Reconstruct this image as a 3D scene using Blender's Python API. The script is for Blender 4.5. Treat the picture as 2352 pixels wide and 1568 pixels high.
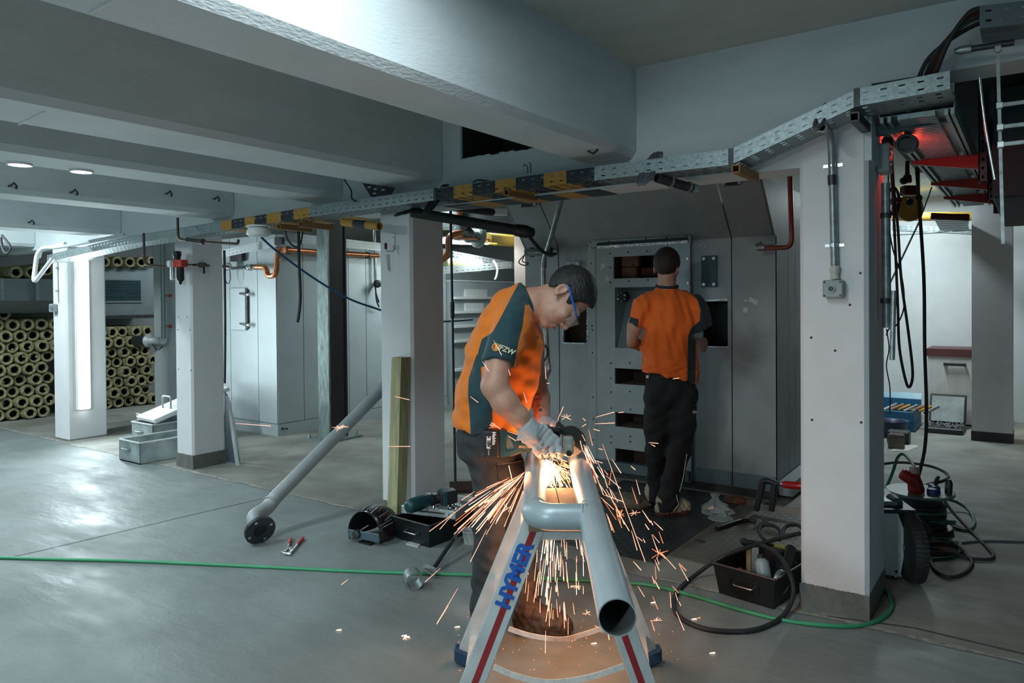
import bpy, bmesh, math, random
import numpy as np
from mathutils import Vector, Matrix
sc = bpy.context.scene
for o in list(bpy.data.objects): bpy.data.objects.remove(o)
# ---------------------------------------------------------------- camera
H = 1.48
F_PX, PCX, PCY = 1681.4, 1176.0, 711.7
_y, _p, _r = (math.radians(a) for a in (-35.49, .66, .46))
FWD = Vector((math.sin(_y)*math.cos(_p), math.cos(_y)*math.cos(_p), -math.sin(_p)))
_rt = Vector((math.cos(_y), -math.sin(_y), 0)); _dn = FWD.cross(_rt)
RIGHT = math.cos(_r)*_rt + math.sin(_r)*_dn
DOWN = -math.sin(_r)*_rt + math.cos(_r)*_dn
CAM = Vector((0, 0, H))
cd = bpy.data.cameras.new('camera'); cam = bpy.data.objects.new('camera', cd); sc.collection.objects.link(cam)
cd.sensor_fit = 'HORIZONTAL'; cd.sensor_width = 36; cd.lens = 36*F_PX/2352
cd.shift_y = -(784-PCY)/2352; cd.clip_start = .05
m = Matrix((RIGHT, -DOWN, -FWD)).transposed().to_4x4(); m.translation = CAM; cam.matrix_world = m
sc.camera = cam
# ---------------------------------------------------------------- light
sc.view_settings.view_transform = 'Standard'; sc.view_settings.look = 'None'
sc.view_settings.exposure = 0.6; sc.view_settings.gamma = 1; sc.view_settings.use_curve_mapping = False
w = bpy.data.worlds.new('world'); sc.world = w; w.use_nodes = True
w.node_tree.nodes['Background'].inputs[0].default_value = (.26, .74, 1.0, 1)
w.node_tree.nodes['Background'].inputs[1].default_value = .12
def area(name, loc, sx, sy, power, colr, rot=(0, 0, 0), spread=180):
    l = bpy.data.lights.new(name, 'AREA'); l.shape = 'RECTANGLE'; l.size = sx; l.size_y = sy
    l.energy = power; l.color = colr; l.spread = math.radians(spread)
    o = bpy.data.objects.new(name, l); sc.collection.objects.link(o); o.location = loc; o.rotation_euler = rot
    return o
COOL = (.80, .95, 1.0)
# batten lamps between the ceiling beams, outside the frame behind and beside the camera
area('batten_lamp', (-1.3, 1.0, 2.70), .14, 1.5, 21, COOL)
area('batten_lamp', (-1.25, -5.0, 2.70), .4, 2.6, 330, COOL)
area('batten_lamp', (-3.85, -3.0, 2.72), .14, 1.5, 22, COOL)
area('batten_lamp', (-4.9, -.6, 2.72), .14, 1.5, 40, COOL)
area('batten_lamp', (-6.5, .6, 2.72), .14, 1.5, 30, COOL)
area('batten_lamp', (-8.5, 1.8, 2.72), .14, 1.5, 75, COOL)
area('batten_lamp', (-5.6, 6.9, 2.70), .14, 1.4, 24, COOL)
area('batten_lamp', (-9.4, 6.4, 2.70), .14, 1.4, 40, COOL)
area('batten_lamp', (-1.2, 9.2, 2.70), .14, 1.3, 38, COOL)
area('batten_lamp', (.9, 11.6, 2.6), .14, 1.3, 30, (1, .86, .72))
# ---------------------------------------------------------------- helpers
def ray(px, py): return RIGHT*((px-PCX)/F_PX) + DOWN*((py-PCY)/F_PX) + FWD
def DP(px, py, t): return CAM + ray(px, py)*t
def ZP(px, py, z=0.0): d = ray(px, py); return CAM + d*((z-H)/d.z)
def YP(px, py, y): d = ray(px, py); return CAM + d*(y/d.y)
def XP(px, py, x): d = ray(px, py); return CAM + d*(x/d.x)
V = Vector
RNG = random.Random(7)

class MB:
    """collects faces of ONE mesh object in world coordinates"""
    def __init__(s): s.v = []; s.f = []; s.m = []; s.s = []
    def add(s, vs, fs, mi=0, sm=False):
        n = len(s.v); s.v.extend([tuple(v) for v in vs])
        for f in fs: s.f.append([n+i for i in f]); s.m.append(mi); s.s.append(sm)
        return s
    def obox(s, c, a, b, d, mi=0):
        c, a, b, d = V(c), V(a), V(b), V(d)
        vs = [c+i*a+j*b+k*d for k in (-1, 1) for j in (-1, 1) for i in (-1, 1)]
        fs = [(0, 2, 3, 1), (4, 5, 7, 6), (0, 1, 5, 4), (2, 6, 7, 3), (0, 4, 6, 2), (1, 3, 7, 5)]
        if a.cross(b).dot(d) < 0: fs = [f[::-1] for f in fs]
        return s.add(vs, fs, mi)
    def box(s, x0, x1, y0, y1, z0, z1, mi=0):
        return s.obox(((x0+x1)/2, (y0+y1)/2, (z0+z1)/2), ((x1-x0)/2, 0, 0), (0, (y1-y0)/2, 0), (0, 0, (z1-z0)/2), mi)
    def bar(s, p, q, w, h, up=(0, 0, 1), mi=0):
        p, q = V(p), V(q); d = (q-p); L = d.length; d.normalize(); u = V(up)
        a = d.cross(u)
        if a.length < 1e-4: a = d.cross(V((1, 0, 0)))
        a.normalize(); b = a.cross(d).normalized()
        return s.obox((p+q)/2, d*L/2, a*w/2, b*h/2, mi)
    def tube(s, path, r, n=10, closed=False, caps=True, mi=0, sm=True):
        P = [V(p) for p in path]; N = len(P)
        R = r if isinstance(r, (list, tuple)) else [r]*N
        T = []
        for i in range(N):
            a = P[(i-1) % N] if (closed or i > 0) else P[i]; b = P[(i+1) % N] if (closed or i < N-1) else P[i]
            T.append((b-a).normalized())
        u = T[0].cross(V((0, 0, 1)))
        if u.length < 1e-3: u = T[0].cross(V((1, 0, 0)))
        u.normalize(); vs = []
        for i in range(N):
            u = (u-T[i]*u.dot(T[i])).normalized(); w2 = T[i].cross(u)
            for k in range(n):
                an = 2*math.pi*k/n; vs.append(P[i]+(u*math.cos(an)+w2*math.sin(an))*R[i])
        fs = []
        for i in range(N if closed else N-1):
            j = (i+1) % N
            for k in range(n):
                k2 = (k+1) % n; fs.append((i*n+k, i*n+k2, j*n+k2, j*n+k))
        s.add(vs, fs, mi, sm)
        if caps and not closed:
            s.add(vs[:n], [tuple(range(n))[::-1]], mi); s.add(vs[-n:], [tuple(range(n))], mi)
        return s
    def cyl(s, p, q, r0, r1=None, n=16, mi=0, caps=True, sm=True):
        return s.tube([p, q], [r0, r0 if r1 is None else r1], n, caps=caps, mi=mi, sm=sm)
    def pipe(s, p, q, ro, ri, n=24, mi=0, mi_in=None):
        p, q = V(p), V(q); d = (q-p).normalized(); u = d.cross(V((0, 0, 1)))
        if u.length < 1e-3: u = d.cross(V((1, 0, 0)))
        u.normalize(); w2 = d.cross(u); vs = []
        for c in (p, q):
            for r in (ro, ri):
                for k in range(n):
                    an = 2*math.pi*k/n; vs.append(c+(u*math.cos(an)+w2*math.sin(an))*r)
        for a, b, mm in ((0, 2, mi), (3, 1, mi if mi_in is None else mi_in), (2, 3, mi), (1, 0, mi)):
            s.add(vs, [(a*n+k, a*n+(k+1) % n, b*n+(k+1) % n, b*n+k) for k in range(n)], mm, a in (0, 3))
        return s
    def lathe(s, c, axis, prof, n=24, mi=0, sm=True, caps=True):
        """prof: (distance along axis, radius)"""
        c = V(c); d = V(axis).normalized(); u = d.cross(V((0, 0, 1)))
        if u.length < 1e-3: u = d.cross(V((1, 0, 0)))
        u.normalize(); w2 = d.cross(u); vs = []
        for h, r in prof:
            for k in range(n):
                an = 2*math.pi*k/n; vs.append(c+d*h+(u*math.cos(an)+w2*math.sin(an))*r)
        fs = [(i*n+k, i*n+(k+1) % n, (i+1)*n+(k+1) % n, (i+1)*n+k) for i in range(len(prof)-1) for k in range(n)]
        s.add(vs, fs, mi, sm)
        if caps: s.add(vs[:n], [tuple(range(n))[::-1]], mi); s.add(vs[-n:], [tuple(range(n))], mi)
        return s
    def prism(s, pts, ext, mi=0):
        P = [V(p) for p in pts]; e = V(ext); n = len(P)
        nrm = V((0, 0, 0))
        for i in range(n): nrm += P[i].cross(P[(i+1) % n])
        fs = [tuple(range(n))[::-1], tuple(range(n, 2*n))]+[(i, (i+1) % n, n+(i+1) % n, n+i) for i in range(n)]
        if nrm.dot(e) < 0: fs = [f[::-1] for f in fs]
        return s.add(P+[p+e for p in P], fs, mi)
    def quad(s, a, b, c, d, mi=0): return s.add([a, b, c, d], [(0, 1, 2, 3)], mi)
    def build(s, name, mats, parent=None, bevel=0, seg=1, label=None, cat=None, group=None, kind=None, origin=None, solid=0):
        me = bpy.data.meshes.new(name)
        if parent is not None: og = wloc(parent)
        elif origin is not None: og = V(origin)
        else:
            a = np.array(s.v); og = V(((a[:, 0].min()+a[:, 0].max())/2, (a[:, 1].min()+a[:, 1].max())/2, a[:, 2].min()))
        me.from_pydata([V(v)-og for v in s.v], [], s.f)
        mats = mats if isinstance(mats, (list, tuple)) else [mats]
        for mt in mats: me.materials.append(mt)
        me.polygons.foreach_set('material_index', s.m); me.polygons.foreach_set('use_smooth', s.s)
        if bevel or solid:
            bm = bmesh.new(); bm.from_mesh(me); bmesh.ops.remove_doubles(bm, verts=bm.verts, dist=1e-5)
            if solid: bmesh.ops.solidify(bm, geom=bm.faces[:], thickness=solid)
            if bevel:
                ed = [e for e in bm.edges if len(e.link_faces) == 2 and e.calc_face_angle(0) > .6]
                if ed: bmesh.ops.bevel(bm, geom=ed, offset=bevel, segments=seg, profile=.5, affect='EDGES', clamp_overlap=True)
            bm.to_mesh(me); bm.free()
        me.update()
        o = bpy.data.objects.new(name, me); sc.collection.objects.link(o)
        if parent is not None: o.parent = parent
        else: o.location = og
        WL[o.name] = og if parent is None else wloc(parent)
        tag(o, label, cat, group, kind); return o
WL = {}
def wloc(o): return WL[o.name]
def tag(o, label=None, cat=None, group=None, kind=None):
    for k, v in (('label', label), ('category', cat), ('group', group), ('kind', kind)):
        if v: o[k] = v
    return o
def thing(name, loc, label, cat, group=None):
    o = bpy.data.objects.new(name, None); sc.collection.objects.link(o); o.location = loc; o.empty_display_size = .05
    WL[o.name] = V(loc); return tag(o, label, cat, group)
def dup(root, loc, rot=None, label=None, group=None):
    c = root.copy(); sc.collection.objects.link(c); c.location = loc; WL[c.name] = V(loc)
    if rot is not None: c.rotation_euler = rot
    if label: c['label'] = label
    if group: c['group'] = group
    for ch in root.children:
        k = ch.copy(); sc.collection.objects.link(k); k.parent = c; WL[k.name] = V(loc)
        for g in ch.children:
            k2 = g.copy(); sc.collection.objects.link(k2); k2.parent = k; WL[k2.name] = V(loc)
    return c
def spl(pts, n=8, closed=False):
    P = [V(p) for p in pts]; N = len(P); out = []
    for i in range(N if closed else N-1):
        g = lambda k: P[k % N] if closed else P[max(0, min(N-1, k))]
        a, b, c, d = g(i-1), g(i), g(i+1), g(i+2)
        for k in range(n):
            t = k/n; out.append(.5*((2*b)+(c-a)*t+(2*a-5*b+4*c-d)*t*t+(3*b-a-3*c+d)*t**3))
    if not closed: out.append(P[-1])
    return out
def fillet(pts, r, n=5):
    P = [V(p) for p in pts]; out = [P[0]]
    for i in range(1, len(P)-1):
        a = (P[i-1]-P[i]); b = (P[i+1]-P[i]); q = min(r, a.length*.49, b.length*.49)
        s0 = P[i]+a.normalized()*q; s1 = P[i]+b.normalized()*q
        for k in range(n+1):
            t = k/n; out.append(s0*(1-t)**2+P[i]*2*t*(1-t)+s1*t*t)
    return out+[P[-1]]
# ---------------------------------------------------------------- materials
MATS = {}
def mat(name, c, rough=.6, metal=0, var=.12, scale=6, bump=0, bscale=80, c2=None, amt2=.5, sc2=2.5, stretch=(1, 1, 1), spec=.5, emit=None, alpha=1, trans=0, detail=4):
    if name in MATS: return MATS[name]
    m = bpy.data.materials.new(name); MATS[name] = m; m.use_nodes = True; nt = m.node_tree; N = nt.nodes; L = nt.links
    b = N['Principled BSDF']; b.inputs['Roughness'].default_value = rough; b.inputs['Metallic'].default_value = metal
    b.inputs['Specular IOR Level'].default_value = spec
    tc = N.new('ShaderNodeTexCoord'); mp = N.new('ShaderNodeMapping'); mp.inputs['Scale'].default_value = stretch
    L.new(tc.outputs['Object'], mp.inputs['Vector'])
    no = N.new('ShaderNodeTexNoise'); no.inputs['Scale'].default_value = scale; no.inputs['Detail'].default_value = detail
    L.new(mp.outputs[0], no.inputs['Vector'])
    rp = N.new('ShaderNodeValToRGB'); rp.color_ramp.elements[0].position = .3; rp.color_ramp.elements[1].position = .7
    rp.color_ramp.elements[0].color = tuple(max(0, x*(1-var)) for x in c)+(1,)
    rp.color_ramp.elements[1].color = tuple(min(1, x*(1+var)) for x in c)+(1,)
    L.new(no.outputs['Fac'], rp.inputs[0]); out = rp.outputs[0]
    if c2:
        n2 = N.new('ShaderNodeTexNoise'); n2.inputs['Scale'].default_value = sc2; n2.inputs['Detail'].default_value = 6; n2.inputs['Roughness'].default_value = .65
        L.new(mp.outputs[0], n2.inputs['Vector'])
        r2 = N.new('ShaderNodeValToRGB'); r2.color_ramp.elements[0].position = 1-amt2; r2.color_ramp.elements[1].position = min(1, 1-amt2+.22)
        r2.color_ramp.elements[0].color = (0, 0, 0, 1); r2.color_ramp.elements[1].color = (1, 1, 1, 1)
        L.new(n2.outputs['Fac'], r2.inputs[0])
        mx = N.new('ShaderNodeMix'); mx.data_type = 'RGBA'; mx.inputs[7].default_value = tuple(c2)+(1,)
        L.new(r2.outputs[0], mx.inputs[0]); L.new(out, mx.inputs[6]); out = mx.outputs[2]
    L.new(out, b.inputs['Base Color'])
    if bump:
        nb = N.new('ShaderNodeTexNoise'); nb.inputs['Scale'].default_value = bscale; nb.inputs['Detail'].default_value = 3
        L.new(mp.outputs[0], nb.inputs['Vector'])
        bp = N.new('ShaderNodeBump'); bp.inputs['Strength'].default_value = bump; bp.inputs['Distance'].default_value = .01
        L.new(nb.outputs['Fac'], bp.inputs['Height']); L.new(bp.outputs[0], b.inputs['Normal'])
    if emit:
        b.inputs['Emission Color'].default_value = tuple(emit[0])+(1,); b.inputs['Emission Strength'].default_value = emit[1]
    if trans: b.inputs['Transmission Weight'].default_value = trans
    if alpha < 1: b.inputs['Alpha'].default_value = alpha
    return m
M_WALL = mat('white_paint_on_concrete', (.64, .69, .705), .75, var=.05, scale=3, bump=.25, bscale=40, stretch=(1, 1, 3.5), c2=(.52, .55, .55), amt2=.36, sc2=5)
M_COL = mat('white_column_paint', (.74, .74, .75), .7, var=.04, scale=4, bump=.12, bscale=60, c2=(.60, .60, .57), amt2=.33, sc2=3)
M_CEIL = mat('ceiling_paint', (.50, .54, .50), .8, var=.06, scale=3, bump=.3, bscale=50, stretch=(1, 3, 1))
M_PLINTH = mat('grey_plinth_paint', (.15, .155, .14), .7, var=.2, scale=20, bump=.2, bscale=90, c2=(.45, .46, .44), amt2=.27, sc2=14)
M_FLOOR = mat('grey_screed', (.200, .226, .222), .55, var=.18, scale=1.6, bump=.12, bscale=55, c2=(.150, .170, .166), amt2=.5, sc2=.9, spec=.5)
M_FLOOR2 = mat('worn_screed', (.255, .258, .230), .6, var=.2, scale=3, bump=.12, bscale=30, c2=(.165, .158, .130), amt2=.52, sc2=1.6)
def floor_fx(m, lo, hi):
    # patchy sheen and shallow trowel ripples
    nt = m.node_tree; N = nt.nodes; L = nt.links; b = N['Principled BSDF']; tc = N.new('ShaderNodeTexCoord')
    mp = N.new('ShaderNodeMapping'); mp.inputs['Scale'].default_value = (.55, 1.6, 1); mp.inputs['Rotation'].default_value = (0, 0, -.6); L.new(tc.outputs['Object'], mp.inputs[0])
    n = N.new('ShaderNodeTexNoise'); n.inputs['Scale'].default_value = 2.2; n.inputs['Detail'].default_value = 8; n.inputs['Roughness'].default_value = .65; L.new(mp.outputs[0], n.inputs[0])
    mr = N.new('ShaderNodeMapRange'); mr.inputs[1].default_value = .35; mr.inputs[2].default_value = .68; mr.inputs[3].default_value = lo; mr.inputs[4].default_value = hi; L.new(n.outputs[0], mr.inputs[0]); L.new(mr.outputs[0], b.inputs['Roughness'])
    n2 = N.new('ShaderNodeTexNoise'); n2.inputs['Scale'].default_value = 7; n2.inputs['Detail'].default_value = 6; L.new(mp.outputs[0], n2.inputs[0])
    bp = N.new('ShaderNodeBump'); bp.inputs['Strength'].default_value = .35; bp.inputs['Distance'].default_value = .02; L.new(n2.outputs[0], bp.inputs['Height'])
    old = b.inputs['Normal'].links[0].from_node; L.new(bp.outputs[0], old.inputs['Normal'])
floor_fx(M_FLOOR, .42, .72); floor_fx(M_FLOOR2, .55, .85)
M_JOINT = mat('floor_joint_filler', (.33, .32, .29), .9, var=.4, scale=30, bump=.5, bscale=60)
M_CRACK = mat('dark_floor_crack', (.06, .065, .065), .9)
M_GALV = mat('galvanised_steel', (.30, .36, .37), .45, .7, var=.22, scale=60, bump=.03)
M_GALVP = mat('galvanised_panel', (.58, .62, .63), .5, .25, var=.06, scale=8, c2=(.50, .52, .52), amt2=.4, sc2=3)
M_STEEL = mat('dark_steel', (.06, .062, .065), .45, .6, var=.3, scale=12)
M_BLACK = mat('black_plastic', (.014, .015, .017), .45, var=.2, scale=20)
M_RUB = mat('black_rubber', (.02, .021, .023), .65, var=.25, scale=30)
M_CHROME = mat('bright_steel', (.75, .76, .76), .22, 1, var=.06, scale=30)
M_COPPER = mat('copper', (.62, .24, .12), .32, .85, var=.15, scale=20)
M_YEL = mat('hazard_yellow', (.50, .26, .045), .6, var=.15, scale=30, c2=(.28, .15, .05), amt2=.36, sc2=30)
M_HBLK = mat('hazard_black', (.022, .032, .042), .55, var=.2, scale=20)
M_WHITE = mat('white_plastic', (.78, .79, .78), .45, var=.03)
M_RED = mat('red_paint', (.42, .025, .02), .45, var=.15, scale=20)
# ================================================================ SETTING
YW = 3.66          # front face of the transverse beam and of the column row
def st(name, mb, mats, **k): return mb.build(name, mats, kind='structure', **k)
floor = st('floor', MB().box(-14, 7, -6, 3.6, -.12, 0), M_FLOOR)
floor2 = st('floor', MB().box(-14, 7, 3.6, 16, -.12, 0), M_FLOOR2)
# expansion joint along the column row and a thin saw cut across the left bay
jm = MB(); xs = np.linspace(-13.9, 6.9, 170); rj = random.Random(3); a = []; b = []
for x in xs:
    c = 3.6+rj.uniform(-.012, .012); wd = rj.uniform(.006, .022); a.append((x, c-wd, .0025)); b.append((x, c+wd, .0025))
for i in range(len(xs)-1): jm.quad(a[i], a[i+1], b[i+1], b[i])
jm.build('floor_joint', M_JOINT, parent=floor)
def crack(pts, wd, name='saw_cut'):
    q = MB(); P = [V((p[0], p[1], .002)) for p in pts]
    for i in range(len(P)-1):
        d = (P[i+1]-P[i]); n = V((-d.y, d.x, 0)).normalized()*wd
        q.quad(P[i]-n, P[i+1]-n, P[i+1]+n, P[i]+n)
    return q.build(name, M_CRACK, parent=floor)
crack([ZP(-60, 1298), ZP(100, 1263), ZP(260, 1225), ZP(420, 1187), ZP(602, 1145)], .0035)
crack([ZP(1900, 1415), ZP(2100, 1442), ZP(2352, 1502), ZP(2500, 1530)], .006, 'floor_scratch')
# ceiling and beams
ceil = st('ceiling', MB().box(-14, 7, -6, 16, 2.75, 2.95), M_CEIL)
def beam(x1, x0, zb, y0=-5.5, y1=YW, ch=.025):
    q = MB().prism([(x0, y0, 2.75), (x0, y0, zb+ch), (x0+ch, y0, zb), (x1-ch, y0, zb), (x1, y0, zb+ch*1.4), (x1, y0, 2.75)], (0, y1-y0, 0))
    return st('ceiling_beam', q, M_WALL)
for x1, x0, zb in ((-1.77, -2.10, 2.262), (-3.165, -3.60, 2.268), (-4.13, -4.50, 2.245), (-5.47, -5.82, 2.215), (-7.35, -7.70, 2.17), (-9.3, -9.65, 2.15)):
    beam(x1, x0, zb)
# formwork joint lines and small anchor hooks on the beams
beams = [o for o in sc.collection.objects if o.name.startswith('ceiling_beam')]
for k, (x0, y0, x1, y1, zb) in ((0, (205, 32, 275, -6, 2.26)), (1, (42, 287, 102, 257, 2.266))):
    a, c = ZP(x0, y0, zb), ZP(x1, y1, zb); MB().bar(a, c, .006, .004).build('formwork_joint', mat('pale_joint', (.75, .77, .74), .8), parent=beams[k])
for k, px, py, xx in ((3, 20, 427, -5.47), (3, 161, 442, -5.47), (3, 380, 445, -5.47), (3, 490, 457, -5.47), (4, 65, 511, -7.35)):
    c = XP(px, py, xx); MB().tube([c, c+V((.03, 0, 0)), c+V((.035, .02, .02)), c+V((.03, .035, .0)), c+V((.03, .03, -.02))], .007, 6).build('anchor_hook', M_STEEL, parent=beams[k])
c = ZP(1361, 343, 2.262); MB().tube([c+V((-.03, 0, -.005)), c+V((0, .01, -.02)), c+V((.03, 0, -.005))], .006, 6).build('anchor_hook', M_STEEL, parent=beams[0])
# transverse beam with a broken-out hole and an open cable passage on its right
wb = MB(); YB = 3.885; YW += .004
wb.box(-11.9, -3.01, YW, YB, 2.11, 2.75); wb.box(-3.01, -2.02, YW, YB, 2.11, 2.396); wb.box(-3.01, -2.02, YW, YB, 2.64, 2.75)
wb.box(-2.02, -.60, YW, YB, 2.11, 2.75); wb.box(-.60, 6, YW, YB, 2.455, 2.75)
tb = st('transverse_beam', wb, M_WALL)
# ragged bottom edge of the hole
rg = MB(); rr = random.Random(5)
for i in range(26):
    x = -3.0+i*.037; rg.box(x, x+.037, YW+.004, YB-.02, 2.385, 2.396+rr.uniform(-.004, .012))
rg.build('broken_edge', M_WALL, parent=tb)
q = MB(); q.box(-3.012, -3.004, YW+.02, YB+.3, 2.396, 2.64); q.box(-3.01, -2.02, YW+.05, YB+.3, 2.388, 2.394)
q.build('hole_lining', mat('near_black_concrete', (.018, .014, .016), .95), parent=tb)  # near-black sheets over the left reveal and sill of the hole
# hazard stripes painted on the soffit
for xa, xb, mt in ((-2.62, -2.47, 'y'), (-2.47, -2.31, 'b'), (-2.31, -2.16, 'y'), (-2.16, -2.0, 'b'), (-2.78, -2.62, 'b'), (-2.95, -2.78, 'y'), (-3.15, -2.95, 'b'),
                   (-4.25, -4.05, 'y'), (-4.46, -4.25, 'b'), (-4.67, -4.46, 'y'), (-4.88, -4.67, 'b'), (-5.12, -4.88, 'y'), (-5.34, -5.12, 'b')):
    MB().box(xa, xb, YW-.001, YB+.001, 2.106, 2.1105).build('hazard_stripe', M_YEL if mt == 'y' else M_HBLK, parent=tb)
YW -= .004
# columns
def column(x0, x1, y1, ztop, plinth, holes=()):
    c = st('column', MB().box(x0, x1, YW, y1, 0, ztop), M_COL, bevel=.018)
    if plinth:
        q = MB(); r2 = random.Random(int(-x0*100)); e = .003
        for fa, fb in (((x0-e, YW-e), (x1+e, YW-e)), ((x1+e, YW-e), (x1+e, y1+e))):
            n = 34
            for i in range(n):
                p = V(fa+(0,)).lerp(V(fb+(0,)), i/n); r = V(fa+(0,)).lerp(V(fb+(0,)), (i+1)/n)
                q.quad(p, r, r+V((0, 0, plinth+r2.uniform(-.004, .004))), p+V((0, 0, plinth+r2.uniform(-.004, .004))))
        q.build('painted_plinth', M_PLINTH, parent=c)
    for (px, py) in holes:
        p = YP(px, py, YW-.0015); MB().cyl(p, p+V((0, .001, 0)), .006, n=10).build('drill_hole', M_BLACK, parent=c)
    return c
yM = XP(1022, 700, -3.446).y; yL = XP(514, 700, -6.13).y; yR = XP(2031, 700, -.615).y
colR = column(-.916, -.615, yR, 2.33, .118, ((1863, 775), (1918, 805), (1865, 964), (1978, 970), (1976, 627), (1952, 700)))
colM = column(-3.758, -3.446, yM, 2.115, .09)
colL = column(-6.40, -6.13, yL, 2.115, .125, ((410, 728), (430, 728), (408, 757), (436, 757), (410, 848), (438, 850)))
colF = column(-8.876, -8.55, 4.08, 2.115, 0)
# pillar at the far right, with a dark painted foot
p = ZP(2232, 1011); q = ZP(2318, 1018)
cb = st('column', MB().box(p.x, q.x+.03, p.y, p.y+.32, 0, 2.75), M_COL)
MB().box(p.x-.006, q.x+.036, p.y-.006, p.y+.32, 0, .10).build('painted_foot', mat('dark_foot_paint', (.035, .03, .035), .6), parent=cb)
# walls behind
st('wall_left', MB().box(-12.2, -11.9, -6, 16, 0, 2.75), mat('dull_wall_paint', (.34, .37, .37), .8, var=.06, bump=.2))
M_BWALL = mat('rear_wall_paint', (.72, .74, .74), .75, var=.04)
wr = MB(); wr.box(-3.2, .13, 10.55, 10.75, 0, 2.75); wr.box(1.35, 6, 10.55, 10.75, 0, 2.75); wr.box(.13, 1.35, 10.55, 10.75, 1.95, 2.75)
wbk = st('wall_back', wr, M_BWALL)
df = MB(); df.box(.10, .16, 10.50, 10.80, 0, 2.0); df.box(1.32, 1.38, 10.50, 10.80, 0, 2.0); df.box(.10, 1.38, 10.50, 10.80, 1.94, 2.0)
st('door_1', df, mat('door_frame_paint', (.30, .42, .42), .5))
st('wall_beyond', MB().box(-3.2, 6, 13.4, 13.6, 0, 2.75), mat('beige_wall', (.66, .55, .45), .8, var=.05))
st('wall_rear', MB().box(-12, -3.2, 13.4, 13.6, 0, 2.75), M_BWALL)
st('wall_return', MB().box(-3.35, -3.2, 7.6, 13.5, 0, 2.75), M_BWALL)
st('wall_right', MB().box(3.2, 3.4, 3.9, 13.5, 0, 2.75), mat('dark_duct_wall', (.12, .13, .135), .8))
# ================================================================ CABLE TRAYS AND OVERHEAD RUNS
def strip(mb, p0, p1, hv, pitch=.064, rows=((.24, .33), (.68, .77)), lo=.33, hi=.67, matfn=None):
    """sheet strip from p0 to p1 with the height vector hv and real slots"""
    p0, p1, hv = V(p0), V(p1), V(hv); L = (p1-p0).length; n = max(1, round(L/pitch))
    vb = [0]; sl = []
    for a, b in rows: vb += [a, b]; sl.append((a, b))
    vb.append(1)
    us = [0]
    for i in range(n): us += [(i+lo)/n, (i+hi)/n]
    us.append(1)
    idx = len(mb.v); vs = [p0+(p1-p0)*u+hv*v for u in us for v in vb]; nv = len(vb); fs = []; ms = []
    for i in range(len(us)-1):
        for j in range(nv-1):
            if i % 2 == 1 and j % 2 == 1: continue
            fs.append((i*nv+j, (i+1)*nv+j, (i+1)*nv+j+1, i*nv+j+1)); ms.append(matfn((us[i]+us[i+1])/2, (vs[i*nv].x+vs[(i+1)*nv].x)/2) if matfn else 0)
    mb.v.extend([tuple(v) for v in vs])
    for f, m_ in zip(fs, ms): mb.f.append([idx+i for i in f]); mb.m.append(m_); mb.s.append(False)
    return mb
YT = 3.42
STR = [(506, 530, 1), (530, 558, 2), (558, 586, 1), (586, 614, 2), (614, 644, 1), (644, 674, 2), (674, 707, 1),
       (1001, 1039, 2), (1039, 1088, 1), (1088, 1138, 2), (1138, 1190, 1), (1190, 1246, 2), (1246, 1304, 1), (1304, 1366, 2)]
STX = [(YP(a, 450, YT).x, YP(b, 450, YT).x, k) for a, b, k in STR]
def stripe_mat(u, x):
    for a, b, k in STX:
        if a <= x < b: return k
    return 0
pts = [(108, 586), (282, 545), (760, 467), (1000, 433), (1301, 391), (1679, 343), (1968, 205), (2182, 163)]
TP = [YP(x, y, YT) for x, y in pts]
tray = thing('cable_tray', TP[3], 'long galvanised perforated cable tray with yellow and black hazard bands along the white beam', 'cable tray')
hh = V((0, 0, -.072)); wy = V((0, .2, 0)); TM = [M_GALV, M_YEL, M_HBLK]
for i in range(len(TP)-1):
    a, b = TP[i], TP[i+1]
    strip(MB(), a, b, hh, matfn=stripe_mat).build('side_rail', TM, parent=tray, solid=.0015)
    strip(MB(), a+wy, b+wy, hh, matfn=stripe_mat).build('side_rail', TM, parent=tray, solid=.0015)
    dw = wy if i < 6 else V((0, .34, 0))
    strip(MB(), a+hh, b+hh, dw, pitch=.07, rows=((.10, .2), (.3, .4), (.5, .6), (.7, .8), (.88, .95)), lo=.2, hi=.8 if i < 5 else .5, matfn=stripe_mat).build('base_sheet', TM, parent=tray)
    lip = MB().bar(a+V((0, .004, 0)), b+V((0, .004, 0)), .012, .003); lip.build('rolled_edge', TM[0], parent=tray)
# joints between lengths of tray
for i in (3, 5, 6):
    p = TP[i]+hh*.5; MB().obox(p-V((0, .003, 0)), (.012, 0, 0), (0, .002, 0), (0, 0, .04)).build('joint_plate', M_STEEL, parent=tray)
# square-tube support arms reaching from the tray into the beam
M_ARM = mat('brown_primed_tube', (.30, .15, .06), .6)
for px, py, mt in ((1690, 387, M_ARM), (1962, 268, M_STEEL), (1163, 441, M_ARM), (690, 515, M_ARM), (640, 520, M_ARM)):
    p = YP(px, py, YT-.02); q = MB(); e = .017
    for dx, dz, sx, sz in ((-e, 0, .003, e), (e, 0, .003, e), (0, e, e, .003), (0, -e, e, .003)):
        q.box(p.x+dx-sx, p.x+dx+sx, p.y, YW+.03, p.z+dz-sz, p.z+dz+sz)
    q.build('support_arm', mt, parent=tray)
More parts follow.
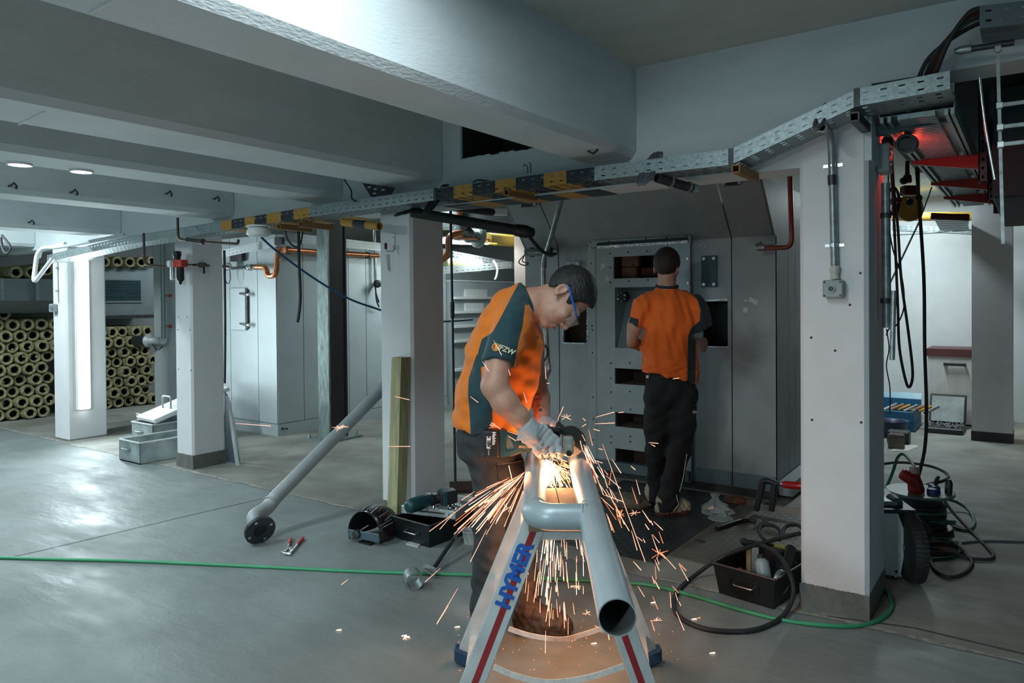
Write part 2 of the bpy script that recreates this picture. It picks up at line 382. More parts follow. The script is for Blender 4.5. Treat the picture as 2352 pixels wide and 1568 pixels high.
# coils of cable tied round the tray
def coil(name, px, py, r, n, label, mt, tilt=.25, cr=.006, y=YT):
    q = MB(); c = YP(px, py, y+.05); rr = random.Random(n)
    for k in range(n):
        a = rr.uniform(-.15, .15)
        path = [c+V((math.cos(t)*r*tilt+a*.06+.0045*k, math.sin(t*1)*.10*math.cos(a)-.02, math.sin(t)*r+rr.uniform(-.004, .004))) for t in np.linspace(0, 2*math.pi, 25)[:-1]]
        q.tube(path, cr, 6, closed=True)
    q.build(name, mt, label=label, cat='cable')
coil('cable_coil', 1490, 388, .095, 7, 'grey cable coil wrapped round the tray in front of the big beam end', mat('grey_cable', (.10, .11, .12), .5))
coil('cable_coil', 1003, 458, .10, 5, 'black cable coil tied round the tray left of the second hazard bands', M_RUB)
coil('cable_coil', 1884, 270, .075, 2, 'thin grey cable loop round the sloping tray above the push button conduit', mat('grey_cable', (.10, .11, .12), .5), cr=.007)
coil('cable_coil', 938, 487, .03, 5, 'small black cable coil at the top of the middle column', M_RUB, tilt=.9)
# small hooks and clips on the tray top
q = MB(); p = YP(1212, 397, YT); q.tube([p, p+V((0, 0, .035)), p+V((-.02, 0, .05)), p+V((-.03, 0, .04))], .003, 6)
p2 = p+V((.02, 0, 0)); q.tube([p2, p2+V((0, 0, .05)), p2+V((-.01, 0, .055))], .003, 6); q.build('wire_hook', M_STEEL, parent=tray)
# plastic conduit stub hanging under the tray (right) with bundled cable
p = YP(1508, 408, 3.45); d = YP(1600, 435, 3.66)
b = thing('conduit_stub', p, 'short dark conduit stub with open pale end below the tray coil', 'conduit')
MB().pipe(p, d, .024, .019, 16).build('tube', M_STEEL, parent=b)
MB().pipe(d-(d-p)*.12, d+(d-p)*.02, .026, .02, 16).build('end_collar', M_GALV, parent=b)
for t in (.35, .8): MB().lathe(p+(d-p)*t, d-p, [(-.004, .03), (.004, .03)], 16).build('clip', M_GALV, parent=b)
# black corrugated conduit from the middle column towards the furnace, cable leaving its end
p = YP(945, 487, 3.54); d = DP(1208, 532, 4.75)
b = thing('corrugated_conduit', p, 'black corrugated conduit running from the middle column top to the furnace', 'conduit')
prof = []; L = (d-p).length; n = 110
for i in range(n): prof.append((L*i/n, .034 if i % 2 else .0322))
MB().lathe(p, d-p, prof, 12).build('hose', M_RUB, parent=b)
MB().lathe(d, d-p, [(-.07, .04), (0, .043), (.05, .03), (.06, .012)], 14).build('end_cap', M_BLACK, parent=b)
MB().tube(spl([d, DP(1225, 555, 4.9), DP(1250, 580, 5.1), DP(1275, 583, 5.35)], 6), .012, 8).build('cable', M_RUB, parent=b)
p = YP(1000, 470, 3.75); d = YP(1130, 487, 4.5)
MB().tube([p, d], .03, 12).build('cable_duct', M_BLACK, label='short black duct under the beam above the corrugated conduit', cat='duct')
# orange and black taped tube end on the beam by the middle column
p = YP(788, 510, 3.50); d = YP(872, 520, 3.50); b = thing('tube_stub', p, 'open tube end with yellow and black bands left of the middle column top', 'tube')
for i in range(3):
    a0 = p.lerp(d, i/3); a1 = p.lerp(d, (i+1)/3); MB().pipe(a0, a1, .028, .023, 16).build('band', M_YEL if i != 1 else M_HBLK, parent=b)
# wall bracket lying on the tray (dark perforated angle)
p = YP(852, 442, 3.52); b = thing('shelf_bracket', p, 'dark perforated triangular bracket standing on the tray', 'bracket')
q = MB(); P = [YP(x, y, 3.5) for x, y in ((832, 420), (905, 430), (896, 447), (868, 452), (852, 452))]
q.prism(P, (0, .01, 0)); q.build('plate', M_STEEL, parent=b)
for x, y in ((848, 430), (862, 434), (880, 436), (860, 444)):
    c = YP(x, y, 3.498); MB().box(c.x-.014, c.x+.014, c.y-.001, c.y+.001, c.z-.005, c.z+.005).build('slot', M_GALVP, parent=b)
MB().tube(spl([YP(790, 412, 3.6), YP(806, 436, 3.5), YP(808, 455, 3.42), YP(817, 463, 3.40)], 6), .005, 7).build('loose_cable', M_RUB, label='short dark cable hanging from the beam onto the tray', cat='cable')
MB().tube(spl([YP(1083, 424, 3.45), YP(1095, 414, 3.4), YP(1115, 415, 3.42), YP(1130, 417, 3.45)], 6), .006, 7).build('loose_cable', M_RUB, label='arched black cable above the second group of hazard bands', cat='cable')
# smoke detector under the tray
p = YP(594, 527, 3.34); b = thing('smoke_detector', p-V((0, 0, .05)), 'round white smoke detector below the hazard banded tray', 'smoke detector')
MB().lathe(p, (0, 0, -1), [(-.03, .082), (-.022, .088), (-.016, .088)], 28).build('base', M_WHITE, parent=b)
MB().lathe(p, (0, 0, -1), [(-.012, .07), (.0, .08), (.018, .088), (.035, .086), (.05, .07), (.056, .02)], 28).build('sensor_head', M_WHITE, parent=b)
MB().lathe(p, (0, 0, -1), [(-.017, .07), (-.011, .07)], 28).build('gap_ring', M_BLACK, parent=b)
# ---- conduit with push button on the right column
b = thing('push_button_box', YP(1916, 683, 3.655), 'grey push button box at the end of a conduit on the near white column', 'switch')
c = YP(1914, 663, 3.62); q = MB().box(c.x-.043, c.x+.043, 3.60, 3.655, c.z-.040, c.z+.040); q.build('box', mat('grey_switch_box', (.33, .36, .35), .5), parent=b, bevel=.004)
MB().lathe(V((c.x-.004, 3.602, c.z)), (0, -1, 0), [(0, .018), (.012, .018), (.014, .015)], 20).build('button_collar', M_CHROME, parent=b)
MB().lathe(V((c.x-.004, 3.595, c.z)), (0, -1, 0), [(0, .013), (.008, .013), (.01, .01)], 20).build('button', mat('dark_green_button', (.01, .06, .055), .4), parent=b)
for sx in (-1, 1):
    for sz in (-1, 1):
        MB().cyl((c.x+sx*.034, 3.598, c.z+sz*.031), (c.x+sx*.034, 3.602, c.z+sz*.031), .005, n=8).build('screw', M_STEEL, parent=b)
b2 = thing('conduit', YP(1917, 640, 3.63), 'galvanised conduit bent at the top running down the near white column', 'conduit')
yc = 3.635; path = fillet([YP(1893, 296, 3.50), YP(1908, 306, 3.60), YP(1911, 370, yc), YP(1917, 628, yc)], .06, 6)
M_CND = mat('dull_conduit', (.30, .34, .34), .4, .7, var=.3, scale=25)
MB().tube(path, .0165, 14, caps=False).build('tube', M_CND, parent=b2)
e = path[0]; dd = (path[0]-path[1]).normalized(); MB().pipe(e, e+dd*.035, .021, .016, 16).build('end_bush', mat('pale_bush', (.55, .55, .48), .5), parent=b2)
for yy in (420, ): MB().cyl(YP(1911, 402, yc), YP(1912, 425, yc), .0195, n=14).build('coupling', M_STEEL, parent=b2)
MB().lathe(YP(1917, 610, yc), (0, 0, -1), [(0, .017), (.005, .022), (.03, .022), (.034, .017), (.05, .017), (.052, .02), (.062, .02)], 16).build('gland', mat('pale_bush', (.55, .55, .48), .5), parent=b2)
for x, y in ((1911, 379), (1915, 563)):
    c = YP(x, y, yc); q = MB(); q.lathe(c, (0, 0, 1), [(-.008, .0185), (.008, .0185)], 16)
    q.box(c.x-.042, c.x+.042, 3.652, 3.656, c.z-.007, c.z+.007); q.build('saddle_clip', M_CHROME, parent=b2)
# ---- conduit stub and cap bracket on the middle column
b = thing('hook_bracket', YP(904, 576, YW), 'white angled hook bracket with red cap on the middle column', 'bracket')
p = YP(904, 555, YW-.004); MB().box(p.x-.011, p.x+.011, YW-.008, YW, p.z-.055, p.z+.055).build('plate', M_WHITE, parent=b)
MB().tube(fillet([YP(904, 566, 3.64), YP(904, 577, 3.63), YP(887, 577, 3.58), YP(886, 568, 3.58)], .012), .006, 8).build('arm', M_WHITE, parent=b)
MB().cyl(YP(886, 562, 3.58)+V((0, 0, .012)), YP(886, 572, 3.58), .010, .010, 12).build('cap', mat('dark_red_cap', (.08, .01, .012), .4), parent=b)
for dz in (-.03, .03): MB().cyl(p+V((0, -.006, dz)), p+V((0, -.002, dz)), .004, n=8).build('screw', M_STEEL, parent=b)
b = thing('thermometer_tag', YP(890, 622, YW), 'narrow hanging thermometer strip below the red capped hook', 'thermometer')
MB().obox(YP(889, 603, 3.645), V((.009, 0, .001)), (0, .002, 0), V((.005, 0, -.058))).build('strip', M_WHITE, parent=b)
MB().bar(YP(887, 585, 3.642), YP(891, 620, 3.642), .002, .002).build('scale', mat('blue_scale', (.05, .12, .25), .4), parent=b)

# ================================================================ RIGHT-HAND OVERHEAD GROUP
ZT = 2.29
xl = ZP(2099, 363, ZT).x; xr = ZP(2220, 318, ZT).x
y0, y1 = 3.66, ZP(2176, 472, ZT).y
b = thing('ribbed_cable_tray', ((xl+xr)/2, y0, ZT), 'wide ribbed steel cable tray running away on red arms at upper right', 'cable tray')
q = MB(); q.box(xl, xr, y0, y1, ZT+.004, ZT+.006); y = y0
while y < y1:
    q.box(xl+.07, xr-.07, y, y+.016, ZT-.016, ZT+.004); y += .036
for x in (xl, xl+.03, xr-.035, xr-.012): q.box(x, x+.014, y0, y1, ZT-.022, ZT+.004)
q.build('ribbed_sheet', M_GALV, parent=b)
MB().box(xl-.004, xl, y0, y1, ZT, ZT+.06).build('side_rail', M_GALV, parent=b)
MB().box(xr, xr+.004, y0, y1, ZT, ZT+.06).build('side_rail', M_GALV, parent=b)
M_ARMR = mat('red_arm_paint', (.35, .03, .025), .5)
for px, py in ((2099, 350), (2142, 425), (2171, 470)):
    c = XP(px, py, xl); yy = c.y; zz = ZT-.012
    MB().prism([(xl-.01, yy, zz), (xr+.03, yy, zz), (xr+.03, yy, zz-.085), (xl-.01, yy, zz-.022)], (0, .035, 0)).build('support_arm', M_ARMR, parent=b)
    q = MB(); q.box(xr+.03, xr+.036, yy-.02, yy+.055, 2.12, 2.75)
    for sx in (xr+.03, ):
        strip(q, (xr+.07, yy-.02, 2.75), (xr+.07, yy-.02, 2.12), (-.04, 0, 0), pitch=.05, rows=((.35, .65),))
        q.box(xr+.03, xr+.072, yy+.053, yy+.056, 2.12, 2.75)
    q.build('slotted_strut', M_STEEL, parent=b)
# cross angle under the tray end
p = DP(2012, 300, 3.43); d = DP(2202, 262, 3.32); MB().bar(p, d, .04, .055).build('steel_angle', mat('blue_grey_steel', (.10, .14, .15), .5, .4), label='dark steel cross angle below the raised end of the perforated tray', cat='angle')
MB().tube(spl([DP(2046, 272, 3.40), DP(2060, 266, 3.40), DP(2130, 258, 3.36)], 5), .006, 6).build('cable', M_CHROME, label='pale cable lying on the dark cross angle', cat='cable')
# signal beacon
c = DP(2083, 330, 3.52); b = thing('signal_beacon', c-V((0, 0, .06)), 'grey drum beacon glowing red on its rear below the raised tray', 'beacon')
ax = (CAM-c).normalized(); ax.z = 0; ax = (ax+V((-.1, 0, -.12))).normalized()
MB().lathe(c, ax, [(-.05, .047), (.03, .047), (.05, .044), (.052, .038), (.03, .034)], 24, caps=False).build('housing', mat('beacon_grey', (.10, .13, .14), .5), parent=b)
MB().lathe(c, ax, [(.02, .036), (.022, .0)], 24).build('front_cap', M_BLACK, parent=b)
MB().lathe(c, ax, [(-.09, .02), (-.085, .042), (-.05, .046)], 24).build('red_lens', mat('red_lens', (.7, .02, .02), .3, emit=((1, .06, .04), 3.5)), parent=b)
MB().cyl(c, c+V((0, 0, .10)), .012, n=8).build('bracket', M_STEEL, parent=b)
l = bpy.data.lights.new('beacon_light', 'POINT'); l.energy = 1.2; l.color = (1, .05, .03); l.shadow_soft_size = .05
lo = bpy.data.objects.new('beacon_light', l); sc.collection.objects.link(lo); lo.location = c-ax*.13
# grey junction box and conduit on the column's right face
xc = -.575
c = XP(2036, 365, xc); b = thing('junction_box', c-V((0, 0, .07)), 'grey junction box on the right face of the near column', 'junction box')
MB().box(-.612, xc+.02, c.y-.05, c.y+.05, c.z-.07, c.z+.07).build('box', mat('grey_switch_box', (.33, .36, .35), .5), parent=b, bevel=.006)
for dz in (-.03, .03): MB().cyl((xc+.02, c.y-.01, c.z+dz), (xc+.026, c.y-.01, c.z+dz), .018, n=14).build('knockout', M_CND, parent=b)
MB().lathe(c+V((0, -.02, .07)), (0, 0, 1), [(0, .018), (.02, .018), (.03, .01)], 12).build('cable_gland', M_STEEL, parent=b)
p = XP(2034, 420, xc); d = XP(2037, 752, xc); b = thing('conduit', d, 'grey vertical conduit on the right face of the near column', 'conduit')
MB().tube([p, d], .02, 12).build('tube', M_CND, parent=b)
for py in (495, 690): cc = XP(2035, py, xc); MB().lathe(cc, (0, 0, 1), [(-.012, .025), (.012, .025)], 12).build('clip', M_STEEL, parent=b)
MB().cyl(XP(2053, 668, -.5), XP(2049, 826, -.5), .011, n=10).build('steel_rod', M_CND, label='short grey rod hanging beside the near column conduit', cat='rod')
# hanging cables
def cable(name, pts, r, mt, label, n=8, cat='cable', group=None, closed=False, seg=8):
    return MB().tube(spl(pts, n, closed), r, seg, closed=closed).build(name, mt, label=label, cat=cat, group=group)
T = 5.4
cable('hanging_cable', [DP(2105, 385, T), DP(2112, 480, T), DP(2122, 640, T), DP(2124, 800, T), DP(2128, 940, T), DP(2124, 1030, T), DP(2108, 1100, T)], .0125, M_RUB, 'thick black cable hanging straight down to the cable reel')
cable('hanging_cable', [DP(2046, 262, 4.5), DP(2050, 395, 4.5), DP(2062, 520, 4.5), DP(2070, 640, 4.5), DP(2086, 760, 4.5), DP(2096, 850, 4.5), DP(2092, 884, 4.5), DP(2082, 880, 4.5), DP(2066, 800, 4.5), DP(2062, 700, 4.5), DP(2056, 560, 4.5), DP(2048, 395, 4.5), DP(2043, 262, 4.5)], .008, M_RUB, 'black cable hanging in a long narrow loop right of the near column')
cable('hanging_cable', [DP(2042, 350, 4.3), DP(2040, 470, 4.3), DP(2048, 560, 4.3), DP(2072, 640, 4.3), DP(2076, 705, 4.3), DP(2060, 745, 4.3), DP(2042, 755, 4.3), DP(2036, 770, 4.3)], .004, M_RUB, 'thin black cord curving back to the foot of the column conduit')
cable('hanging_cable', [DP(2036, 755, 4.3), DP(2042, 800, 4.3), DP(2036, 840, 4.3), DP(2044, 890, 4.3), DP(2044, 950, 4.3)], .0035, M_RUB, 'twisted thin wire hanging over the blue bin')
MB().cyl(DP(2112, 508, 6.5), DP(2042, 655, 6.5), .008, n=8).build('brace_rod', mat('pale_green_rod', (.35, .5, .45), .5), label='thin pale slanting rod in front of the white back wall', cat='rod')
MB().cyl(DP(2140, 430, 6.6), DP(2112, 508, 6.5), .006, n=8).build('brace_rod', mat('green_rod', (.03, .25, .12), .5), label='thin green slanting rod below the ribbed tray', cat='rod')
# dark red valve assembly and yellow drum
b = thing('valve_assembly', DP(2084, 470, 6), 'dark red valve block with round knobs hanging right of the near column', 'valve')
M_DRED = mat('dark_red_iron', (.10, .012, .015), .5)
MB().obox(DP(2088, 438, 6), RIGHT*.06, FWD*.04, DOWN*.04).build('body', M_DRED, parent=b, bevel=.01)
MB().lathe(DP(2084, 420, 6), (0, 0, 1), [(0, .03), (.02, .035), (.06, .03), (.07, .018), (.18, .015)], 14).build('stem', M_DRED, parent=b)
for x, y, r in ((2089, 465, .03), (2110, 455, .028), (2076, 415, .03)):
    MB().lathe(DP(x, y, 5.95), -FWD, [(-.02, r*.6), (-.01, r), (.01, r), (.02, r*.6)], 14).build('knob', M_BLACK, parent=b)
MB().cyl(DP(2107, 280, 6), DP(2110, 450, 6), .012, n=8).build('pipe', M_DRED, parent=b)
b = thing('yellow_drum', DP(2084, 505, 7), 'yellow round drum face with bolts behind the dark red valve', 'drum')
MB().lathe(DP(2086, 478, 7), -FWD, [(-.12, .10), (0, .10), (.01, .13), (.03, .13), (.035, .12)], 26).build('drum', mat('ochre_paint', (.46, .27, .04), .5), parent=b)
for k in range(8):
    a = k*math.pi/4; MB().cyl(DP(2086, 478, 6.965)+RIGHT*math.cos(a)*.1+DOWN*math.sin(a)*.1, DP(2086, 478, 6.95)+RIGHT*math.cos(a)*.1+DOWN*math.sin(a)*.1, .012, n=8).build('bolt', M_ARM, parent=b)
b = thing('handwheel', DP(2052, 470, 6.5), 'black handwheel beside the yellow drum', 'handwheel')
c = DP(2052, 462, 6.5)
MB().tube([c+RIGHT*.05*math.cos(t)+DOWN*.12*math.sin(t) for t in np.linspace(0, 2*math.pi, 25)[:-1]], .012, 8, closed=True).build('rim', M_BLACK, parent=b)
MB().cyl(c-FWD*.1, c+FWD*.1, .025, n=10).build('hub', M_DRED, parent=b)
MB().cyl(DP(2048, 497, 8.7), DP(2232, 497, 8.3), .05, n=16).build('gas_pipe', mat('ochre_paint', (.46, .27, .04), .5), label='yellow pipe running behind the ribbed tray at the back wall', cat='pipe')
q = MB(); strip(q, YP(2050, 516, 10.53), YP(2232, 524, 10.53), V((0, 0, -.07))); q.box(YP(2050, 516, 10.53).x, YP(2232, 516, 10.53).x, 10.53, 10.55, YP(2140, 520, 10.53).z-.08, YP(2140, 520, 10.53).z-.07); q.build('cable_tray', M_GALV, label='perforated tray fixed along the top of the white back wall', cat='cable tray')
# end bend of the ribbed tray
p = ZP(2176, 480, 2.2); b = thing('tray_bend', p, 'ribbed tray piece turning left below the far end of the ribbed tray', 'cable tray')
q = MB(); a0 = DP(2140, 492, 7.2); a1 = DP(2225, 492, 7.0); c1 = DP(2225, 530, 8.2); c0 = DP(2160, 530, 8.4)
q.quad(a0, a1, c1, c0); 
for k in range(10):
    t = k/9.5; q.bar(a0.lerp(c0, t), a1.lerp(c1, t), .02, .01)
q.build('ribbed_sheet', M_GALV, parent=b)
MB().bar(DP(2138, 496, 7), DP(2226, 500, 6.9), .03, .06).build('support_arm', mat('dark_red_iron', (.10, .012, .015), .5), parent=b)
# upper tray with draped cables
a0 = YP(2250, 14, 3.38); a1 = YP(2420, -6, 3.38)
b = thing('cable_tray', a0, 'dark perforated cable tray at the top right corner with cables spilling out', 'cable tray')
strip(MB(), a0, a1, (0, 0, -.085), pitch=.06, rows=((.2, .3), (.65, .75))).build('side_rail', mat('dark_galv', (.13, .17, .18), .45, .6), parent=b, solid=.0015)
strip(MB(), a0+V((0, .2, 0)), a1+V((0, .2, 0)), (0, 0, -.085), pitch=.06, rows=((.2, .3), (.65, .75))).build('side_rail', mat('dark_galv', (.13, .17, .18), .45, .6), parent=b, solid=.0015)
MB().obox((a0+a1)/2+V((0, .1, -.085)), (a1-a0)/2, (0, .1, 0), (0, 0, .001)).build('base_sheet', mat('dark_galv', (.13, .17, .18), .45, .6), parent=b)
M_ORC = mat('orange_cable', (.30, .045, .02), .5)
rr = random.Random(11)
for k in range(13):
    o = rr.uniform(-1, 1); u = rr.uniform(0, 1); yy = 3.44+.12*u
    P = [YP(2300, 30+12*o, yy), YP(2246, 36+20*o, yy), YP(2205-14*o, 60+26*o, yy), YP(2160-22*o, 112+16*o, yy), YP(2135-20*o, 165, yy+.03), YP(2118-20*o, 215, yy+.12)]
    mt = M_ORC if k % 3 == 0 else M_RUB
    cable('draped_cable', P, .006 if k % 2 else .009, mt, ('orange' if k % 3 == 0 else 'black')+' cable draped from the corner tray into the perforated tray', group=('orange' if k % 3 == 0 else 'black')+' cables draped at the top right', n=6, seg=6)
# conduit and clamped posts at the right edge
b = thing('clamped_post', YP(2300, 340, 3.5), 'vertical rail with three pipe clamps and side bars at the right edge', 'rail')
MB().bar(YP(2291, 100, 3.5), YP(2304, 560, 3.5), .012, .012).build('rail', M_CND, parent=b)
for y in (112, 242, 292, 332):
    c = YP(2292+(y-100)*.028, y, 3.48); MB().obox(c, (.012, 0, 0), (0, .008, 0), (0, 0, .012)).build('clamp', M_CHROME, parent=b, bevel=.002)
    if y > 200: MB().bar(c, c+V((.35, 0, .0)), .012, .014).build('side_bar', M_CND, parent=b)
p = YP(2205, 116, 3.5); d = YP(2330, 97, 3.5); b = thing('conduit', p, 'short dark conduit with cable gland below the corner tray', 'conduit')
MB().cyl(p, d, .013, n=12).build('tube', M_STEEL, parent=b); MB().lathe(p, p-d, [(-.04, .017), (0, .017), (.02, .009)], 12).build('gland', M_CND, parent=b)
MB().tube(spl([YP(2250, 178, 3.55), YP(2262, 280, 3.55), YP(2285, 412, 3.55)], 8), .006, 8).build('steel_rod', M_CHROME, label='bright bent steel rod hanging in front of the dark struts', cat='rod')
# lower dark duct behind the passage; upper slab added to keep the ceiling dark
MB().box(xr+.1, 1.6, 4.6, 6.5, 2.0, 2.58).build('air_duct_or_slab', mat('dark_duct_and_slab', (.02, .028, .03), .7), label='lower dark duct box beyond the slotted struts at the right edge', cat='duct', bevel=.01)
MB().box(xl-.3, 1.6, 3.93, 7.6, 2.62, 2.74).build('air_duct_or_slab', mat('dark_duct_and_slab', (.02, .028, .03), .7), label='added dark slab absorbing the red glow under the ceiling at the right edge', cat='duct', bevel=.01)
# bits inside the broken hole of the beam
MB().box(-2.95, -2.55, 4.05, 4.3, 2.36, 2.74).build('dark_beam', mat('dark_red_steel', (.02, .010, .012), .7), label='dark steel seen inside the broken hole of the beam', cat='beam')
# rebar lines and the downlights in the third beam
for px, py in ((45, 377), (187, 393)):
    c = ZP(px, py, 2.243); b = thing('downlight', c, ('left' if px < 100 else 'right')+' of the two round recessed downlights under the beam', 'downlight')
    MB().lathe(c, (0, 0, -1), [(-.01, .062), (.006, .062), (.007, .054)], 24, caps=False).build('trim_ring', M_WHITE, parent=b)
    MB().lathe(c, (0, 0, -1), [(.001, .055), (.002, .0)], 24, caps=False).build('lens', mat('lamp_lens', (1, 1, 1), .3, emit=((.95, .98, 1), 6)), parent=b)
    area('downlight_lamp', c+V((0, 0, -.02)), .1, .1, 6, COOL)
# ================================================================ LEFT BAYS
# fluorescent lamp standing on the right face of the far column
xf = -8.545
p0, p1 = XP(187, 600, xf), XP(191, 938, xf); yc = (p0.y+p1.y)/2
b = thing('fluorescent_lamp', (xf, yc, p1.z), 'long bright fluorescent lamp fixed upright on the far left column', 'lamp')
MB().box(xf-.005, xf+.03, yc-.075, yc+.075, p1.z-.01, p0.z+.01).build('housing', M_WHITE, parent=b, bevel=.008)
q = MB(); ring = [(xf+.028, yc+.058*math.cos(t), 0) for t in (0,)]
q.prism([(xf+.03+.045*math.sin(t), yc-.055*math.cos(t), p1.z) for t in np.linspace(0, math.pi, 9)], (0, 0, p0.z-p1.z))
q.build('diffuser', mat('lit_diffuser', (1, 1, 1), .4, emit=((.93, .98, 1), 4)), parent=b)
area('lamp_light', (xf+.12, yc, (p0.z+p1.z)/2), .1, 1.5, 24, COOL, rot=(math.pi/2, 0, -math.pi/2))
MB().tube(spl([V((xf+.02, yc, p0.z+.01)), V((xf+.05, yc+.12, p0.z+.04)), V((xf+.02, yc+.18, p0.z+.12))], 6), .008, 8).build('cord', M_WHITE, parent=b)
b = thing('light_switch', YP(128, 720, 3.65), 'small white switch on the left edge of the far column below its conduit', 'switch')
c = YP(128, 707, 3.65); MB().box(c.x-.05, c.x+.03, 3.60, 3.655, c.z-.045, c.z+.045).build('box', mat('grey_switch_box', (.33, .36, .35), .5), parent=b, bevel=.006)
MB().cyl((c.x+.012, 3.595, c.z), (c.x+.012, 3.605, c.z), .03, n=14).build('rocker', mat('blue_grey_rocker', (.12, .2, .25), .4), parent=b)
MB().tube([YP(130, 600, 3.645), YP(132, 694, 3.645)], .010, 8).build('conduit', M_WHITE, parent=b)
for y in (615, 668): MB().lathe(YP(131, y, 3.645), (0, 0, 1), [(-.008, .016), (.008, .016)], 10).build('clip', M_GALV, parent=b)
# bent white pipe hanging at the far tray end
b = thing('bent_pipe', YP(76, 655, 3.3), 'white pipe bent into a hanging V at the far end of the tray', 'pipe')
MB().tube(fillet([YP(150, 560, 3.45), YP(86, 575, 3.35), YP(76, 652, 3.3), YP(122, 592, 3.35)], .09, 6), .022, 10).build('tube', mat('white_pvc', (.72, .74, .75), .4), parent=b)
cable('cable_bundle', [YP(90, 590, 3.4), YP(98, 570, 3.35), YP(130, 568, 3.4), YP(180, 560, 3.45), YP(240, 548, 3.5), YP(285, 538, 3.55)], .018, M_WALL, 'pale cable bundle lying on the far end of the tray')
cable('hanging_loop', [YP(2, 545, 3.0), YP(6, 570, 3.0), YP(14, 582, 3.0), YP(24, 575, 3.0), YP(20, 560, 3.0), YP(4, 540, 3.0)], .012, M_RUB, 'black cable loop hanging at the left edge under the far beam')
# ---- rockwool pipe sections
M_ROCK = mat('rockwool', (.31, .285, .15), .95, var=.45, scale=18, bump=.9, bscale=45, c2=(.16, .15, .07), amt2=.42, sc2=12)
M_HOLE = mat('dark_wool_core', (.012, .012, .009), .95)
def roll_mesh(seed):
    r = random.Random(seed); n = 20; q = MB(); vs = []; L = 1.0
    def ringv(x, rad, jit): return [(x, (rad+r.uniform(-jit, jit))*math.cos(2*math.pi*k/n), (rad+r.uniform(-jit, jit))*math.sin(2*math.pi*k/n)) for k in range(n)]
    rings = [ringv(-L, .080, .002), ringv(-.06, .080, .003), ringv(-.01, .077, .004), ringv(.004, .066, .004), ringv(.002, .050, .005), ringv(-.02, .043, .006), ringv(-.25, .043, .004)]
    for i in range(len(rings)-1):
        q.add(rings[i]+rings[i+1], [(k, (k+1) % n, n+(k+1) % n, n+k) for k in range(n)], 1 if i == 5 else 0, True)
    q.add(rings[-1], [tuple(range(n))], 1)
    # torn flap of wool inside some of the holes
    if seed % 3 == 0:
        a = r.uniform(0, 6.28); q.add([(-.01, .045*math.cos(a), .045*math.sin(a)), (-.02, .045*math.cos(a+1.2), .045*math.sin(a+1.2)), (-.03, .012*math.cos(a+.5), .012*math.sin(a+.5))], [(0, 1, 2)], 0)
    me = q.build('pipe_section', [M_ROCK, M_HOLE], origin=(0, 0, 0)); d = me.data; bpy.data.objects.remove(me); return d
RM = [roll_mesh(s) for s in range(6)]
rr = random.Random(4)
def roll(y, z, x, label, group):
    o = bpy.data.objects.new('pipe_section', RM[rr.randrange(6)]); sc.collection.objects.link(o)
    o.location = (x, y, z); o.rotation_euler = (rr.uniform(0, 6.28), 0, 0); o.scale = (1, 1.02, 1.02)
    WL[o.name] = V(o.location); tag(o, label, 'pipe insulation', group)
Dm = .165; XR = -10.65
for row in range(10):
    z = .084+row*Dm*.868
    for k in range(18):
        y = 3.1+k*Dm+(Dm/2 if row % 2 else 0)+rr.uniform(-.001, .001)
        px = PCX+F_PX*((V((XR, y, z))-CAM).dot(RIGHT)/(V((XR, y, z))-CAM).dot(FWD))
        x = XR+rr.uniform(-.05, .05)
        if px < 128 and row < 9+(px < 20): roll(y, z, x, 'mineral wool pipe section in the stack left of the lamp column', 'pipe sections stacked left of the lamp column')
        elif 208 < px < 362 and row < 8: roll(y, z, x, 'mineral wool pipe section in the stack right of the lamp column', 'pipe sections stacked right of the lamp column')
for x_, y_ in ((240, 601), (270, 601), (299, 602), (326, 602), (350, 600)):
    p = XP(x_, y_, -10.7); roll(p.y, p.z, -10.7, 'mineral wool pipe section lying on top of the louvred duct', 'pipe sections on the louvred duct')
for x_, y_ in ((38, 625), (74, 625), (108, 619)):
    p = XP(x_, y_, -10.3); roll(p.y, p.z, -10.3, 'mineral wool pipe section lying on the dark duct at the left edge', 'pipe sections on the left dark duct')
# ducts behind the stacks
M_DUCT = mat('grey_duct_sheet', (.20, .235, .245), .5, .4, var=.1)
zt = XP(60, 640, -10.3).z; zb = XP(60, 690, -10.3).z; ya, yb2 = 3.0, XP(84, 680, -10.3).y
b = thing('air_duct_or_slab', (-10.8, 4, zb), 'grey sheet metal duct with flanged seams above the left wool stack', 'duct')
MB().box(-11.7, -10.3, ya, yb2+.45, zb, zt).build('duct_body', M_DUCT, parent=b)
for px in (3, 84): yy = XP(px, 680, -10.3).y; MB().box(-10.31, -10.27, yy-.018, yy+.018, zb, zt).build('seam_flange', M_GALV, parent=b)
MB().prism([(-10.3, ya, zb), (-10.65, ya, zb-.16), (-11.7, ya, zb-.16), (-11.7, ya, zb)], (0, 1.7, 0)).build('lower_chamfer', M_DUCT, parent=b)
a0 = XP(206, 612, -10.85); a1 = XP(360, 722, -10.85)
b = thing('louvred_duct', (-11.2, (a0.y+a1.y)/2, a1.z), 'grey duct with a dark louvre grille right of the lamp column', 'duct')
MB().box(-11.8, -10.85, a0.y, a1.y+.2, a1.z, a0.z).build('duct_body', M_DUCT, parent=b)
g0, g1 = XP(226, 642, -10.84), XP(323, 690, -10.84)
MB().box(-10.852, -10.84, g0.y, g1.y, g1.z, g0.z).build('grille_back', mat('dark_grille', (.02, .05, .06), .6), parent=b)
n = 14
for k in range(n):
    z = g1.z+(g0.z-g1.z)*(k+.5)/n; MB().obox((-10.832, (g0.y+g1.y)/2, z), (.012, 0, -.006), (0, (g1.y-g0.y)/2, 0), (.001, 0, .002)).build('slat', mat('slat_paint', (.07, .13, .15), .5), parent=b)
